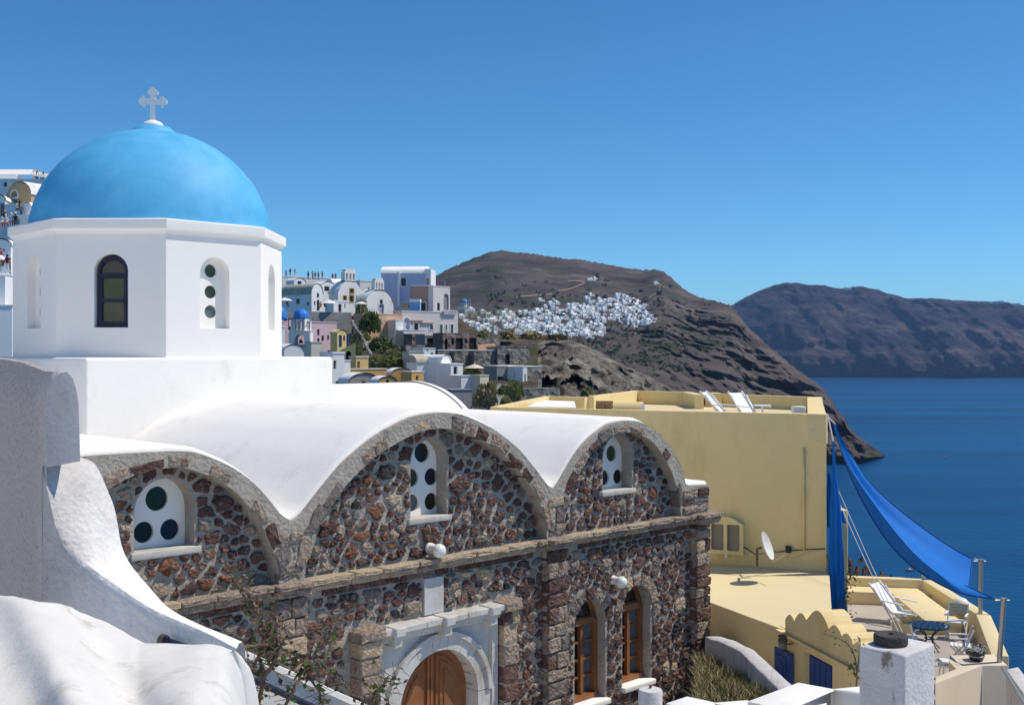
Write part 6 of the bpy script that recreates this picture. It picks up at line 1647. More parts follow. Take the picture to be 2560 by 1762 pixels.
house("vault_house", "small ochre vault with tiny window half hidden by the white roof", 946, 992, 943, 972, OCHRE, Y=100, yaw=-3, depth=8, roof='front', spring=957, roofm=OFFW, wins=((965, 973, 949, 959),))
house("planter_wall", "long orange terrace wall with plants along the top", 878, 968, 924, 946, OCHRE, Y=124, yaw=3, depth=3, lip=.12, roofm=CREAM, cat="wall")
house("small_porch", "little yellow flat porch among potted plants above the orange wall", 890, 921, 894, 923, YWALL, Y=134, yaw=5, depth=3, lip=.2, roofm=CREAM, wins=((893, 900, 903, 922, 'd', BROWN),))
house("orange_house", "orange house with low white vaulted roof and one small window", 980, 1030, 922, 953, OCHRE, Y=120, yaw=-6, depth=5, roof='front', spring=934, roofm=OFFW)
house("orange_house", "orange end wall with a small dark window beside the white vault house", 1029, 1059, 930, 954, OCHRE, Y=118, yaw=18, depth=4, lip=.1, roofm=OFFW, wins=((1040, 1046, 939, 950),))
# white vaulted house group
house("white_vault_house", "white house with beige barrel roof and small terrace", 1042, 1108, 906, 975, WHITE, Y=128, yaw=-6, depth=6, roof='side', rise=.85, roofm=OLDROOF)
house("white_vault_house", "white arched end of the barrel roofed house with narrow windows", 1104, 1127, 889, 976, WHITE, Y=127, yaw=20, depth=6, roof='front', spring=905, wins=((1109, 1115, 916, 940), (1102, 1106, 955, 962), (1110, 1115, 953, 964)))
house("white_block_house", "bluish white block with two dark windows left of the umbrella", 1127, 1157, 911, 977, WHITE, Y=125, yaw=4, depth=5, lip=.12, wins=((1134, 1144, 916, 935), (1131, 1140, 957, 968)))
rw_, Hw, Ww, ztw, zbw = house("terrace_block", "white terrace block carrying the umbrella and shrubs", 1153, 1201, 940, 980, WHITE, Y=120, yaw=-2, depth=5, lip=.08)
house("terrace_block", "sunlit cream side wall of the umbrella terrace", 1200, 1222, 939, 985, CREAM, Y=119.6, yaw=28, depth=3, lip=.08)
house("slanted_wall", "slanting grey white stair wall at the right end of the church vault", 1128, 1180, 976, 1012, GREYC, Y=96, depth=2, lip=.1, cat="wall")
house("white_shed", "small white shed with slanted parapet above the barrel roof", 1058, 1088, 871, 892, WHITE, Y=150, depth=4, lip=.1, wins=((1067, 1071, 873, 877), (1077, 1084, 881, 888, 'r', GREYC)))
house("beige_yard_wall", "plain beige yard wall left of the white shed", 1022, 1060, 880, 900, CREAM, Y=146, depth=3, lip=.1, cat="wall")
# ruins
house("stone_ruin", "roofless brown stone ruin with open windows and doorways", 1107, 1194, 832, 877, RUIN, Y=178, yaw=2, depth=7, lip=0, wins=((1112, 1119, 846, 876, 'ad', SHADE_FILL), (1129, 1135, 845, 862, 'r', SHADE_FILL), (1140, 1157, 845, 874, 'd', SHADE_FILL), (1163, 1168, 845, 858, 'r', SHADE_FILL), (1173, 1191, 845, 873, 'd', SHADE_FILL)), cat="ruin")
house("stone_ruin", "dark open garage like shell at the left end of the stone ruin", 1062, 1107, 840, 878, GREYC, Y=180, depth=6, lip=.1, wins=((1068, 1099, 845, 868, 'r', SHADE_FILL),), cat="ruin")
house("stone_ruin", "brown stone wall left of the ruins under the pale pink house", 1030, 1062, 834, 866, RUIN, Y=186, depth=4, lip=0, cat="ruin")
rs_, Hs_, Ws_, _, _ = house("stone_terrace", "tall grey stone terrace wall with buttresses below the ruin", 1095, 1246, 876, 925, STONEWALL, Y=166, yaw=2, depth=6, lip=.12, roofm=OFFW, cat="wall")
for a, b in ((1136, 1163), (1185, 1196), (1196, 1226)): abox(rs_, "buttress", Hs_.pl, a, b, 878, 922, .02, 1.2, STONEWALL)
house("stone_ruin", "stone ruin wall with one arched doorway above the grey house", 1244, 1323, 868, 916, STONEWALL, Y=172, yaw=3, depth=6, lip=.15, wins=((1263, 1275, 884, 911, 'ad', SHADE_FILL),), cat="ruin")
house("grey_house", "grey concrete house with arched doorway below the ruins", 1242, 1308, 916, 972, GREYC, Y=148, yaw=2, depth=6, lip=.12, roofm=OFFW, wins=((1243.5, 1258, 941, 957), (1272, 1290, 926, 966, 'ad', SHADE_FILL)))
house("grey_house", "narrow white end wall with dark slit right of the arched grey house", 1307, 1318, 917, 972, OFFW, Y=147, yaw=30, depth=3, lip=.05, wins=((1311, 1315, 935, 968, 'd', SHADE_FILL),))
house("stone_shed", "dark stone shed wall beside the grey concrete house", 1318, 1355, 917, 975, STONEWALL, Y=150, yaw=4, depth=6, lip=.1, roofm=OFFW)
house("field_wall", "low dry stone field wall above the orange earth bank", 1194, 1250, 845, 859, STONEWALL, Y=186, depth=2, lip=0, cat="wall")
house("dry_wall", "loose dry stone wall in front of the bushes by the steps", 1300, 1400, 972, 1012, STONEWALL, Y=120, yaw=0, depth=2, lip=0, cat="wall")
house("field_wall", "heap like rubble wall above the beige yard wall", 1015, 1062, 862, 882, STONEWALL, Y=160, depth=2, lip=0, cat="wall")
mb = MB(); mb.grid([[P(1196, 878, 176), P(1245, 876, 176)], [P(1194, 862, 184), P(1236, 858, 184)]]); o = part(mb, "earth_bank", mat("orange_earth", (.40, .23, .13), 1, .15, .4, .3, 2)); o['kind'] = 'structure'
# stone steps
st2 = root("stone_steps", "flight of pale stone steps climbing past the round bushes", "steps", P(1244, 1010, 104))
for k in range(15):
    t = k / 14; px = interp([(0, 1242), (.45, 1244), (.7, 1248), (1, 1256)], t); py = lerp(1012, 962, t); Y = lerp(104, 132, t); p = P(px, py, Y); w = .6
    mb = MB(); mb.box((p.x - w, Y, p.z - .5), (p.x + w, Y + 2.2, p.z)); part(mb, "step", mat("pale_step_stone", (.40, .38, .35), .95, .2, 1, .2, 4), st2)
# stone retaining path line down the ravine
mb = MB(); rk2 = random.Random(6); rv_ = root("ravine_wall", "jagged pale edged stone wall zigzagging down the dark ravine", "wall", P(930, 890, 168))
for k in range(46):
    t = k / 45; px = interp([(0, 880), (.2, 888), (.4, 902), (.6, 910), (.8, 918), (1, 928)], t) + rk2.uniform(-1.5, 1.5); py = lerp(802, 886, t); Y = lerp(184, 166, t); p = P(px, py, Y)
    mb = MB(); s = rk2.uniform(.10, .30); q = Vector((rk2.uniform(.7, 1.3), 1, rk2.uniform(.6, 1.2)))
    mb.sphere((0, 0, 0), s, 6, 4); 
    for i, v in enumerate(mb.v): mb.v[i] = p + Vector((v.x * q.x, v.y, v.z * q.z))
    part(mb, "stone", STONEWALL if k % 2 else MATS["pale_step_stone"], rv_)
# ---- grey cliff with caves on the right of the ruins
GROCK = land_mat("grey_tuff_cliff", ((.075, .066, .058), (.20, .178, .152), (.40, .36, .31)), (.13,), green=((.20, .14, .07), .07, .58, .70), bump=1, bd=2.2, bsc=.35, fine=(.5, .4))
CT = [(1215, 848), (1260, 842), (1330, 838), (1390, 842), (1430, 850), (1480, 872), (1530, 897), (1590, 925), (1650, 955), (1740, 1002), (1800, 1040)]
rows = []
for j in range(76):
    v = j / 75; row = []
    for i in range(141):
        px = lerp(1215, 1800, i / 140); t = interp(CT, px); py = lerp(1085, t, v); Y = interp([(838, 265), (900, 215), (960, 185), (1040, 150), (1085, 130)], py) + max(0, px - 1450) * .28
        p = P(px, py, Y)
        pv_ = Vector((p.x, p.y * .4, p.z)); d = fbm(pv_ * .13, 5) * 6 + abs(noise.noise(pv_ * .35)) * 5 + abs(noise.noise(pv_ * .8)) * 2.2
        for cxp, cyp, rx, ry, dep in ((1371, 962, 19, 18, 12), (1440, 964, 27, 22, 14), (1405, 866, 14, 8, 2)):
            e = ((px - cxp) / rx) ** 2 + ((py - cyp) / ry) ** 2
            if e < 1.25: d += dep * min(1, (1.25 - e) * 3)
        k = min(1, v * 5, (1 - v) * 6 + .15)
        q = P(px, py, Y) + Vector((fbm(pv_ * .5, 3) * .7 * k, d * k, fbm(pv_ * .5 + Vector((9, 9, 9)), 3) * 1.0 * k)); row.append(q)
    rows.append(row)
mb = MB(); mb.grid(rows + [[p + Vector((0, 80, -40)) for p in rows[-1]]]); o = part(mb, "cave_cliff", GROCK, smooth=True); o['kind'] = 'structure'
BR = random.Random(31)
# ---- bushes: three foliage meshes, each copied with its own stem
def bush_proto(m, seed, n=420):
    rnd = random.Random(seed); mb = MB()
    for _ in range(n):
        d = Vector((rnd.gauss(0, 1), rnd.gauss(0, 1), rnd.gauss(0, 1))).normalized() * rnd.uniform(.55, 1) ** .5
        d = d * (1 + .25 * noise.noise(d * 2.2 + Vector((seed, 0, 0)))); d.z = abs(d.z) * .95 + rnd.uniform(-.1, .1)
        if d.z < -.02: continue
        s = rnd.uniform(.07, .15); a = Vector((rnd.gauss(0, .6), rnd.gauss(0, .6), rnd.gauss(0, 1))).normalized() * s; b = a.orthogonal().normalized() * s * .5
        mb.quad(d * .5 - a, d * .5 + b, d * .5 + a, d * .5 - b)
    me = bpy.data.meshes.new("foliage"); me.from_pydata(mb.v, [], mb.f); me.materials.append(m); return me
BG = [mat("broom_green", (.23, .235, .09), .9, .35, 1.5, 0, col2=(.33, .32, .14), transl=((.28, .28, .10), .3)), mat("dark_bush_green", (.14, .17, .065), .9, .35, 1.5, 0, col2=(.22, .23, .095), transl=((.16, .2, .06), .3)), mat("dry_bush", (.32, .25, .12), .9, .3, 1.5, 0)]
BM = [[bush_proto(m, 3 * i + k, 520) for k in range(3)] for i, m in enumerate(BG)]
BST = bpy.data.meshes.new("stem"); _mb = MB(); _mb.tube([(0, 0, -.15), (.02, 0, .2), (.05, .03, .42)], .04, 6, .015); BST.from_pydata(_mb.v, [], _mb.f); BST.materials.append(TWIG)
def bush(px, py, w, h, kind, label, Y=None, group=None, name="bush", cat="bush"):
    """px,py = middle of the foot; w,h in photo pixels"""
    Y = Y or dvY(py) - 3; p = P(px, py, Y); r = root(name, label, cat, p, BR.uniform(0, 6), group); u = Y / F
    for nm, me in (("foliage", BR.choice(BM[kind])), ("stem", BST)):
        o = bpy.data.objects.new(nm, me); C.objects.link(o); o.parent = r; OM[o] = OM[r]
        o.scale = (w * u, w * u * .9, h * u * 2 * .95) if nm == "foliage" else (w * u, w * u, h * u)
    return r
for b in ((905, 795, 34, 44, 0, "tall olive bush beside the small church wall"), (925, 828, 60, 50, 1, "big dark green bush against the salmon wall"), (905, 850, 46, 26, 0, "low olive bush in the middle of the ravine"), (884, 893, 42, 46, 0, "round olive green bush right of the yellow terrace"), (955, 880, 74, 40, 1, "wide dark green bush under the salmon house"), (985, 905, 60, 34, 1, "dark bush at the foot of the salmon stair wall"), (940, 912, 42, 24, 1, "dark low bush above the flowering shrub"), (1003, 902, 36, 36, 0, "olive bush left of the beige yard wall"), (970, 926, 92, 40, 0, "large feathery olive bush above the orange house"), (940, 922, 44, 26, 1, "leafy shrub with pale blossom above the orange wall"), (905, 910, 22, 22, 1, "red flowering pot plant by the little yellow porch"), (880, 868, 26, 22, 1, "small green bush behind the curved yellow wall"), (1212, 1014, 62, 46, 2, "brownish round bush at the right end of the white vault"), (1206, 985, 30, 26, 0, "small olive bush under the cream terrace wall"), (1228, 985, 28, 34, 0, "narrow olive bush left of the stone steps"), (1256, 985, 24, 24, 0, "little olive bush right of the stone steps"), (1285, 992, 46, 40, 0, "large round olive bush in front of the grey house"), (1264, 1010, 28, 20, 0, "low bush at the foot of the big round bush"), (1395, 985, 36, 22, 2, "dry bush below the left cave"), (1468, 988, 34, 22, 0, "olive bush below the right cave"), (1180, 938, 46, 20, 1, "dark shrubs under the umbrella"), (1210, 842, 30, 18, 0, "olive bush on top of the field wall"), (1330, 848, 60, 20, 2, "dry brown brush along the top of the grey cliff"), (1390, 850, 60, 16, 2, "withered brush at the right end of the cliff top"), (1270, 846, 46, 22, 2, "reddish dry brush above the stone ruin wall")):
    bush(*b[:5], b[5], Y={1180: 122, 1395: 148, 1468: 152, 1330: 240, 1390: 246, 1270: 200, 1210: 190, 1212: 98}.get(b[0]), group="bushes on the village slope")
# umbrellas
def umbrella(px, py, w, h, label, Y, pole, m=None):
    p = P(px, py, Y); u = Y / F; r = root("umbrella", label, "umbrella", Vector((p.x, p.y, p.z - pole * u)), 0, "white terrace umbrellas")
    mb = MB(); mb.lathe(p, [(w * u / 2, 0), (w * u * .33, h * u * .45), (w * u * .12, h * u * .85), (0, h * u)], 8); part(mb, "canopy", m or FRAME_W, r)
    mb = MB(); mb.tube([p - Vector((0, 0, pole * u)), p + Vector((0, 0, h * u * .9))], .04, 6); part(mb, "pole", METAL, r)
umbrella(822, 759, 44, 10, "white terrace umbrella beside the arched door house", 194, 18)
umbrella(712, 752, 40, 8, "white umbrella half hidden by the big drum", 190, 22)
umbrella(1186, 920, 50, 10, "cream umbrella over the shrub terrace", 122, 20, CREAM)
umbrella(903, 760, 34, 6, "flat white umbrella left of the small church", 198, 16)
umbrella(722, 832, 18, 8, "small cream umbrella left of the bell tower", 140, 16, CREAM)
# ================================================================== UNSEEN WHITE TERRACES ADDED BEHIND THE VIEWPOINT TO BOUNCE LIGHT
mb = MB(); dS = Vector((S2, -S2, 0)); nS = Vector((S2, S2, 0)); rt2 = random.Random(12)
for k in range(7):
    for j in range(-6, 7):
        s0 = -17 - 4.6 * k + rt2.uniform(-.6, .6); z1 = GZ + 3.3 * (k + 1) + rt2.uniform(-.5, .7); a0, a1 = j * 7.0, j * 7.0 + 7.0 - .05
        q = [dS * a0 + nS * s0, dS * a1 + nS * s0, dS * a1 + nS * (-60), dS * a0 + nS * (-60)]
        mb.hexa([Vector((p.x, p.y, GZ - 1)) for p in q], [Vector((p.x, p.y, z1)) for p in q])
o = part(mb, "added_bounce_slope", PLASTER); o['kind'] = 'structure'

# ================================================================== PEOPLE
SKIN = mat("skin", (.42, .24, .16), .7, .05, 5, 0); HAIRD = mat("dark_hair", (.03, .02, .015), .8, .2, 5, 0); HAIRL = mat("straw_hat", (.50, .38, .18), .9, .1, 8, 0); HAIRW = mat("white_cap", (.75, .74, .72), .9, .05, 8, 0)
CLOTH = {}
def cloth(c):
    if c not in CLOTH: CLOTH[c] = mat({'pink': "pink_top", 'dark': "dark_top", 'white': "white_top", 'red': "red_top", 'orange': "orange_top", 'blue': "blue_top", 'olive': "olive_top", 'lilac': "lilac_top", 'navy': "navy_trousers", 'grey': "grey_trousers", 'khaki': "khaki_shorts", 'maroon': "maroon_top"}[c],
        {'pink': (.55, .25, .30), 'dark': (.04, .04, .05), 'white': (.7, .69, .68), 'red': (.45, .03, .04), 'orange': (.5, .12, .06), 'blue': (.08, .15, .38), 'olive': (.16, .16, .09), 'lilac': (.40, .36, .52), 'navy': (.03, .04, .09), 'grey': (.2, .2, .21), 'khaki': (.32, .26, .17), 'maroon': (.20, .035, .04)}[c], .9, .1, 6, 0)
    return CLOTH[c]
def body_mesh(pose):
    """one continuous skinned body, 1.7 m tall, facing -y"""
    V = [(0, 0, .92), (0, 0, 1.12), (0, 0, 1.36), (0, 0, 1.48), (0, -.02, 1.56), (0, -.03, 1.68)]
    Rr = [(.15, .10), (.135, .095), (.155, .10), (.055, .055), (.085, .095), (.06, .075)]
    E_ = [(0, 1), (1, 2), (2, 3), (3, 4), (4, 5)]
    def add(p, r, frm): V.append(p); Rr.append((r, r)); E_.append((frm, len(V) - 1)); return len(V) - 1
    for s in (-1, 1):
        if pose == 'sit':
            h = add((s * .10, -.02, .88), .085, 0); k = add((s * .12, -.42, .88), .065, h); a = add((s * .12, -.44, .46), .045, k); add((s * .12, -.58, .42), .035, a)
        else:
            st = .10 if pose == 'walk' else 0.0
            h = add((s * .09, 0, .86), .085, 0); k = add((s * .10, -.02 - s * st, .48), .062, h); a = add((s * .10, .02 + s * st * .8, .08), .042, k); add((s * .11, -.12 + s * st * .8, .04), .035, a)
        sh = add((s * .19, 0, 1.38), .055, 2)
        if pose == 'photo' : e = add((s * .26, -.16, 1.22), .042, sh); w = add((s * .10, -.30, 1.48), .032, e); add((s * .06, -.33, 1.53), .03, w)
        elif pose == 'sit': e = add((s * .25, -.06, 1.14), .042, sh); w = add((s * .17, -.28, .99), .032, e); add((s * .14, -.36, .97), .03, w)
        else: e = add((s * .25, .03, 1.12), .042, sh); w = add((s * .25, -.06, .90), .032, e); add((s * .24, -.08, .82), .03, w)
    me = bpy.data.meshes.new("figure"); me.from_pydata(V, E_, []); o = bpy.data.objects.new("figure_tmp", me); C.objects.link(o)
    sk = o.modifiers.new("s", 'SKIN'); su = o.modifiers.new("u", 'SUBSURF'); su.levels = 1
    for i, sv in enumerate(me.skin_vertices[0].data): sv.radius = Rr[i]; sv.use_root = (i == 0)
    dg = bpy.context.evaluated_depsgraph_get(); m2 = bpy.data.meshes.new_from_object(o.evaluated_get(dg)); bpy.data.objects.remove(o); bpy.data.meshes.remove(me)
    return m2
BODY = {p: body_mesh(p) for p in ('stand', 'walk', 'photo', 'sit')}
def hair_mesh(hat):
    m = MB()
    if hat: m.lathe((0, -.03, 0), [(.17, 1.66), (.175, 1.675), (.10, 1.69), (.09, 1.76), (.05, 1.79), (0, 1.79)], 14)
    else: m.lathe((0, 0, 0), [(.085, 1.52), (.098, 1.60), (.094, 1.68), (.06, 1.745), (0, 1.76)], 14)
    me = bpy.data.meshes.new("hair"); me.from_pydata(m.v, [], m.f); me.shade_smooth(); return me
HAIRM = {False: hair_mesh(False), True: hair_mesh(True)}
def person(px, py_feet, Y, pose, top, legs, label, hair=HAIRD, hat=False, rz=0.0, scale=1.0, bare=False, group=None):
    p = P(px, py_feet + (2 if Y == 233 else 0), Y); r = root("person", label, "person", p, rz, group)
    me = BODY[pose].copy(); me.materials.clear()
    for m in (cloth(top), cloth(legs), SKIN): me.materials.append(m)
    for f in me.polygons:
        c = f.center
        f.material_index = 2 if (c.z > 1.45 or abs(c.x) > .255 or (bare and c.z < .5) or (pose == 'photo' and c.y < -.12)) else (0 if c.z > .95 else 1)
    me.shade_smooth()
    for nm, m in (("body", me), ("hair", HAIRM[hat])):
        o = bpy.data.objects.new(nm, m); C.objects.link(o); o.parent = r; o.scale = (scale,) * 3; OM[o] = OM[r]
        if nm == "hair":
            if not m.materials: m.materials.append(hair)
            o.material_slots[0].link = 'OBJECT'; o.material_slots[0].material = hair
    return r
RG = "people looking out from the village ridge"
RY = 233
for px, py, pose, top, legs, lab, kw in (
    (715.5, 692, 'stand', 'pink', 'grey', "person in a pink top, leftmost on the ridge beside the drum", dict(scale=.9)),
    (725.5, 689, 'stand', 'dark', 'khaki', "tall person in dark top and khaki shorts standing high on the ridge", dict(bare=True)),
    (737, 691, 'photo', 'pink', 'white', "person in pink and white with raised arms on the ridge", dict()),
    (770.5, 697, 'stand', 'dark', 'navy', "person in dark clothes alone left of the ridge group", dict()),
    (782, 697, 'photo', 'orange', 'navy', "person in an orange top at the left of the ridge group", dict()),
    (788, 697, 'stand', 'red', 'grey', "person in a red top in the middle of the ridge group", dict(scale=.95)),
    (796, 698, 'stand', 'lilac', 'maroon', "person in lilac top and maroon trousers in the ridge group", dict()),
    (806, 698, 'photo', 'olive', 'khaki', "person in an olive shirt at the right of the ridge group", dict()),
    (831.5, 701, 'stand', 'blue', 'navy', "person in blue near the bell tower on the ridge", dict(hair=HAIRW)),
    (839, 702, 'stand', 'red', 'maroon', "person all in red near the bell tower on the ridge", dict())):
    person(px, py, RY, pose, top, legs, lab, rz=BR.uniform(-.8, .8), group=RG, **kw)
person(718, 775, 192, 'sit', 'dark', 'dark', "seated person in dark clothes under the half hidden umbrella", rz=.6)
person(802, 779, 196, 'sit', 'orange', 'dark', "seated person with bare shoulders left of the terrace umbrella", rz=-.5)
person(812, 779, 195, 'sit', 'dark', 'khaki', "seated person in dark top beneath the terrace umbrella", rz=.8)

# ================================================================== VILLAGE AT THE FAR LEFT EDGE
LY = 112.0
TANW = mat("tan_vault_wall", (.52, .36, .21), .9, .08, .4, .15, 3)
house("upper_house", "white house with sloping parapet carrying the pergola at the far left", -60, 128, 452, 512, WHITE, Y=132, yaw=4, depth=8, lip=.25, wins=((9, 17, 456, 467),), foot=4)
house("upper_house", "higher white wall at the left frame edge below the pergola awning", -60, 40, 440, 470, WHITE, Y=134, yaw=4, depth=6, lip=.2)
pg = root("pergola", "white pergola with slatted awning on the roof at the far left", "pergola", P(60, 460, 136)); u = 136 / F
for px, py0, py1 in ((84, 428, 458), (104, 446, 460), (126, 446, 466), (20, 434, 446)):
    a = P(px, py0, 136); b = P(px, py1 + 14, 136); mb = MB(); mb.bar(a, b, .22); part(mb, "post", FRAME_W, pg)
mb = MB(); q = [P(0, 437, 135), P(78, 437, 135), P(84, 424, 138), P(-40, 424, 138), P(-40, 437, 135)]
mb.grid([[P(-50, 437, 134.5), P(79, 437, 134.5)], [P(-50, 424, 139), P(84, 424, 139)]]); mb.grid([[P(-50, 438, 134.5), P(79, 438, 134.5)], [P(-50, 425, 139), P(84, 425, 139)]]); part(mb, "awning", FRAME_W, pg, recalc=False)
for k in range(9):
    t = k / 8; a = P(lerp(84, 100, t), lerp(425, 428, t), 135 + 3 * t); b = P(lerp(84, 136, t), lerp(444, 443, t), 135 + 3 * t)
    mb = MB(); mb.bar(P(86 + 3 * k, 426 + 1.2 * k, 139), P(80 + 7 * k, 437 + .8 * k, 134), .12); part(mb, "beam", OFFW, pg)
mb = MB(); mb.bar(P(84, 425, 138), P(137, 441, 138), .18); part(mb, "beam", FRAME_W, pg); mb = MB(); mb.bar(P(80, 437, 134.5), P(134, 446, 134.5), .18); part(mb, "beam", FRAME_W, pg)
person(92, 464, 136, 'sit', 'orange', 'dark', "person seated under the pergola in an orange top", rz=.4); person(108, 467, 136, 'sit', 'dark', 'dark', "person in dark clothes seated under the right end of the pergola", rz=-.3)
house("ochre_vault_house", "ochre vaulted house front with a half round window at the far left", 17, 78, 459, 520, TANW, Y=122, yaw=-28, depth=7, roof='front', spring=492, roofm=OFFW, wins=((28, 44, 477, 493, 'a', GREYC, FRAME_W), (33, 37, 499, 505)))
house("left_gable_house", "white gabled house with grey door at the left frame edge", -30, 13, 486, 560, OFFW, Y=118, yaw=10, depth=5, roof='front', spring=500, wins=((0, 11.5, 508, 556, 'd', GREYC),))
house("left_terrace_wall", "white terrace wall under the ochre vault with seated people", 12, 88, 514, 575, OFFW, Y=116, yaw=-6, depth=4, lip=.15, roofm=WHITE, cat="wall")
house("white_chimney", "fat round topped white chimney beside the seated pair", 58, 76, 508, 560, WHITE, Y=114, yaw=-10, depth=2, roof='front', spring=516, cat="chimney")
house("left_terrace_wall", "lower white terrace wall with a small blue window and shaded people", 22, 80, 541, 600, OFFW, Y=111, yaw=-4, depth=3, lip=.15, roofm=WHITE, wins=((31, 49, 547, 562, 'r', mat("turquoise_shutter", (.20, .36, .42), .7, .1, 2, 0)),), cat="wall")
house("left_curved_wall", "white curved stair wall below the seated crowd at the left edge", -30, 27, 598, 660, WHITE, Y=108, yaw=8, depth=3, roof='front', spring=612, cat="wall")
house("left_ledge", "white ledge where the woman in red stands at the left edge", -40, 30, 684, 700, WHITE, Y=104, yaw=3, depth=4, lip=.1)
house("white_cabinet_house", "white rounded block in front of a shaded wall at the left edge", -40, 13, 690, 757, WHITE, Y=100, yaw=4, depth=2, lip=0)
house("left_shaded_house", "shaded white wall behind the rounded block at the left edge", -40, 29, 692, 770, WHITE, Y=103, yaw=-12, depth=3, lip=.1)
house("left_low_house", "sunny white block beside the drum base at the left edge", -60, 30, 764, 905, WHITE, Y=96, yaw=22, depth=4, lip=.12)
umbrella(2, 649, 32, 12, "white umbrella cut by the left edge of the frame", 104, 30)
bush(3, 662, 14, 30, 1, "bush with red flowers at the left edge of the frame", Y=105)
fm = MB(); rf = random.Random(3)
for _ in range(60): leaf_quad(fm, P(rf.uniform(-6, 9), rf.uniform(622, 655), 104.4), .22, rf)
solo(fm, "red_flowers", mat("bougainvillea_red", (.45, .03, .05), .8, .2, 3, 0), "cluster of red blossoms on the bush at the left edge", "flowers", P(3, 640, 104.4), recalc=False)
LG = "people on the terraces at the far left"
for px, py, Y, pose, top, legs, lab, kw in (
    (41, 545, 113.4, 'sit', 'white', 'dark', "seated person in white with dark hair, left of a pair on the wall", dict(rz=2.2)),
    (49, 545, 113.4, 'sit', 'dark', 'grey', "seated person in dark clothes, right of a pair on the wall", dict(rz=2.0)),
    (13, 572, 110, 'sit', 'dark', 'navy', "seated person wearing a straw hat at the left edge", dict(hair=HAIRL, hat=True)),
    (4, 580, 109, 'sit', 'white', 'white', "seated person in white at the very left edge", dict()),
    (14, 581, 108.6, 'sit', 'white', 'red', "seated person in white with a white cap below the straw hat", dict(hair=HAIRW)),
    (28, 578, 108, 'sit', 'white', 'grey', "seated person with white cap beside the blue window", dict(hair=HAIRW)),
    (39, 577, 108, 'sit', 'dark', 'dark', "seated person in black with white hat in front of the blue window", dict(hair=HAIRW, hat=True)),
    (18, 684, 102.5, 'walk', 'maroon', 'white', "person in a maroon top standing on the white ledge at the left", dict(rz=3.0)),
    (25, 686, 102.8, 'stand', 'grey', 'dark', "person in grey close behind the one in maroon at the left", dict(rz=2.0, scale=.85))):
    person(px, py, Y, pose, top, legs, lab, group=LG, **kw)

# ================================================================== FAR WHITE VILLAGE ON THE HEADLAND
FW_ = [mat("far_white", (.92, .905, .88), .9, .04, .2, 0), mat("far_cream", (.62, .58, .47), .9, .06, .2, 0), mat("far_ochre", (.58, .40, .20), .9, .06, .2, 0)]
FGL = mat("far_window", (.10, .11, .13), .5, .2, 1, 0)
def far_house_mesh(seed, m):
    rnd = random.Random(seed); mb = MB(); w, d, h = 1.0, 1.0, rnd.uniform(.55, .8)
    mb.box((-.5, 0, -.8), (.5, d, h)); mb.box((-.53, -.03, h), (.53, d + .03, h + .05))
    if seed % 3 == 0: mb.box((-.5 + .1, .3, h + .051), (.15, d, h + .42))
    if seed % 3 == 1:
        rows = [[(-.45 + .0, .5 - .46 * math.cos(math.pi * k / 8), h + .051 + .3 * math.sin(math.pi * k / 8)) for k in range(9)], [(.2, .5 - .46 * math.cos(math.pi * k / 8), h + .051 + .3 * math.sin(math.pi * k / 8)) for k in range(9)]]
        mb.grid(rows); mb.quad(*rows[0]); mb.quad(*rows[1][::-1])
    if seed % 2: mb.box((.5, -.25, -.8), (.95, .7, h * .55))
    mb.mi = 1
    for k in range(rnd.choice((2, 3, 3))):
        x = -.36 + .28 * k + rnd.uniform(-.03, .03)
        mb.box((x, -.02, .12 * h), (x + .11, .02, .12 * h + (.42 if k == 1 else .26)))
    me = bpy.data.meshes.new("far_house"); me.from_pydata([Vector(v) for v in mb.v], [], mb.f); me.materials.append(m); me.materials.append(FGL); me.polygons.foreach_set('material_index', mb.m); me.update(); return me
FM = [[far_house_mesh(10 * j + i, m) for i in range(6)] for j, m in enumerate(FW_)]
FR_ = random.Random(77)
def far_house(px, py, wpx, kind, label, group):
    p = on_hill(px, py, 4); u = p.y / F; o = bpy.data.objects.new("far_house", FR_.choice(FM[kind])); C.objects.link(o)
    o.location = p; s = wpx * u; o.scale = (s, s * FR_.uniform(.4, .6), min(s, 14 * u) * FR_.uniform(.5, .85)); o.rotation_euler = (0, 0, math.radians(FR_.uniform(30, 44)))
    o['label'] = label; o['category'] = "house"; o['group'] = group; return o
MAIN = [(1288, 800), (1340, 778), (1400, 768), (1480, 756), (1530, 748), (1570, 742), (1600, 752), (1618, 775), (1640, 800), (1634, 812), (1600, 818), (1570, 812), (1548, 806), (1520, 800), (1508, 815), (1532, 842), (1500, 850), (1462, 862), (1420, 862), (1370, 848), (1320, 832)]
cells = []
y = 744
while y < 866:
    x = 1286 + FR_.uniform(0, 6)
    while x < 1642:
        px, py = x + FR_.uniform(-3, 3), y + FR_.uniform(-2.5, 2.5)
        if in_poly(MAIN, px, py) and noise.noise(Vector((px / 17, py / 9, 3))) > -.22: cells.append((px, py))
        x += FR_.uniform(8, 15)
    y += 6.6
cells.sort(key=lambda c: c[1])
def zone(px, py):
    v = "top" if py < 778 else ("middle" if py < 818 else "bottom"); q = "left" if px < 1390 else ("centre" if px < 1500 else "right")
    return "%s %s of far village" % (v, q)
KINDW = ["with small upper storey", "with barrel vault and side wing", "plain and flat roofed", "with upper storey and side wing", "with small barrel vault", "low with side wing"]
for px, py in cells[:229]:
    o = far_house(px, py + 2, FR_.choice((8, 10, 12, 14, 17, 22)), 0, "", "white houses of the far headland village"); k = FM[0].index(o.data)
    o['label'] = "white cube house %s, %s" % (KINDW[k], zone(px, py))
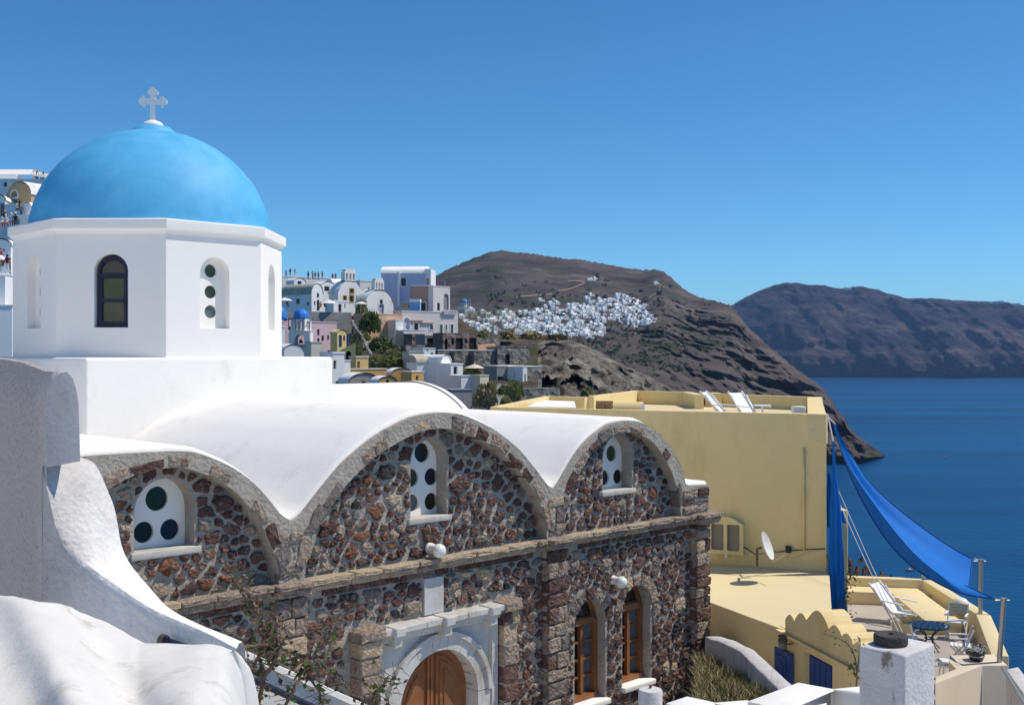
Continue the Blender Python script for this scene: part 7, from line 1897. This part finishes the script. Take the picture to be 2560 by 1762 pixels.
for k in range(40):
    px, py = FR_.uniform(1150, 1300), 0; py = FR_.uniform(778, 832) if px < 1255 else FR_.uniform(786, 812)
    kind = 1 if (1185 < px) else (0 if FR_.random() < .6 else 1)
    w_ = FR_.uniform(13, 22)
    far_house(px, py, w_, kind, "%s %s house %s" % ("wide" if w_ > 17.5 else "narrow", "cream" if kind == 1 else "white", "on the upper slope right of the pink house" if py < 797 else "half way down the slope right of the pink house" if py < 812 else "low on the slope right of the pink house"), "cream houses left of the far village" if kind == 1 else "white houses beside the pink house")
for k in range(34):
    px, py = FR_.uniform(1150, 1330), 0; py = FR_.uniform(792, 838) if px < 1230 else FR_.uniform(798, 836)
    w_ = FR_.choice((10, 14, 18, 24)); kd = 0 if FR_.random() < .7 else 1
    far_house(px, py, w_, kd, "%s %s house low between the pink house and far village, %s" % ({10: "tiny", 14: "small", 18: "broad", 24: "long"}[w_], ("white", "cream")[kd], "near the pink house" if px < 1210 else "midway" if px < 1270 else "near the village"), "pale houses between the pink house and the far village")
for px, py, w in ((1262, 788, 16), (1280, 786, 18), (1302, 784, 14), (1318, 786, 20), (1345, 782, 14), (1265, 776, 9), (1380, 765, 18), (1365, 770, 12), (1395, 760, 14), (1425, 766, 16), (1440, 764, 18), (1462, 770, 12), (1470, 776, 14), (1352, 752, 12), (1385, 752, 9)): far_house(px, py, w, 0, "white house among trees above the far village, %s" % ("left" if px < 1300 else "middle" if px < 1400 else "right"), "scattered white houses above the far village")
for px, py, w in ((1470, 748, 17), (1480, 740, 14), (1500, 752, 12), (1545, 744, 14), (1560, 742, 12), (1550, 738, 10), (1580, 760, 20), (1600, 762, 24), (1612, 766, 16), (1586, 752, 14)): far_house(px, py, w, 0, "%s white house on the upper right edge of the far village" % ("broad" if w > 15 else "small"), "white houses on the upper right of the far village")
for px, py, w in ((1480, 700, 11), (1472, 700, 9), (1488, 698, 9)): far_house(px, py, w, 0, "small white house of the lone cluster high on the dark hill", "lone houses high on the hill")
far_house(1640, 710, 12, 0, "single white house close to the right shoulder of the hill", "lone houses near the shoulder of the hill")
far_house(1185, 790, 18, 2, "ochre house between the white and cream ones below the blue dome chapel", "ochre houses of the far village"); far_house(1595, 782, 14, 2, "ochre house at the top right of the white far village", "ochre houses of the far village")
for k, (px, py) in enumerate(cells[3:229:7]):
    p = on_hill(px, py + 3, 6); u = p.y / F; L = FR_.uniform(14, 34) * u; mb = MB(); an_ = math.radians(FR_.uniform(8, 30))
    mb.obox(p, (math.cos(an_), math.sin(an_), 0), (-math.sin(an_), math.cos(an_), 0), (0, 0, 1), (-L / 2, 0, -2.0 * u), (L / 2, 1.2, 2.2 * u))
    o = solo(mb, "garden_wall", FW_[0], "low white terrace wall, %s" % zone(px, py), "wall", p, "terrace walls of the far village")
# chapel with blue dome
cpx = on_hill(1161, 770, 6); u = cpx.y / F; cz_ = P(1161, 768, cpx.y); fc = root("far_chapel", "cream chapel with a bright blue dome and bell tower on the far slope", "chapel", cz_)
mb = MB(); r0 = 8 * u; mb.lathe(cz_, [(r0 * 1.02, -6), (r0 * 1.02, 11 * u)], 8); part(mb, "drum", FW_[1], fc)
mb = MB(); mb.lathe(cz_, [(r0 * 1.05 * math.cos(a), 11 * u + 10 * u * math.sin(a)) for a in [math.pi / 2 * k / 8 for k in range(8)]] + [(0, 21 * u)], 20); part(mb, "dome", mat("far_dome_blue", (.05, .25, .62), .6, .05, 1, 0), fc, smooth=True)
bpl = Plane((cz_.x + 9.5 * u, cz_.y - 1), (1, 0)); mb = MB(); mb.plate(bpl, [(0, cz_.z - 5), (7 * u, cz_.z - 5), (7 * u, cz_.z + 17 * u), (3.5 * u, cz_.z + 22 * u), (0, cz_.z + 17 * u)], [arch_poly(3.5 * u, 1.8 * u, cz_.z + 2 * u, cz_.z + 6 * u, None, 6), arch_poly(3.5 * u, 1.6 * u, cz_.z + 10 * u, cz_.z + 15 * u, None, 6)], -1.5, 0); part(mb, "bell_tower", FW_[1], fc)
mb = MB(); mb.box((cz_.x - 16 * u, cz_.y - 4, cz_.z - 10), (cz_.x + 17 * u, cz_.y + 6, cz_.z - .3)); part(mb, "nave", FW_[0], fc)
# little bright specks on the far cliff tops
mb_n = random.Random(5)
for k in range(14):
    px = mb_n.choice((mb_n.uniform(2085, 2150), mb_n.uniform(1830, 1860), mb_n.uniform(2270, 2550), mb_n.uniform(2100, 2130)))
    r = interp(FR, px); Y = 5440; p = P(px, r + mb_n.uniform(1, 4), Y); w = mb_n.uniform(7, 14)
    mb = MB(); mb.box((p.x - w, Y - 60, p.z - 6), (p.x + w, Y - 40, p.z + mb_n.uniform(3, 6))); solo(mb, "clifftop_house", FW_[0], "tiny white house speck on the far cliff rim, %s" % ("left shoulder" if px < 1900 else "at the middle summit" if px < 2200 else "right part of the plateau" if px < 2400 else "far right end"), "house", (p.x, Y - 50, p.z), "white specks on the far cliff rim")
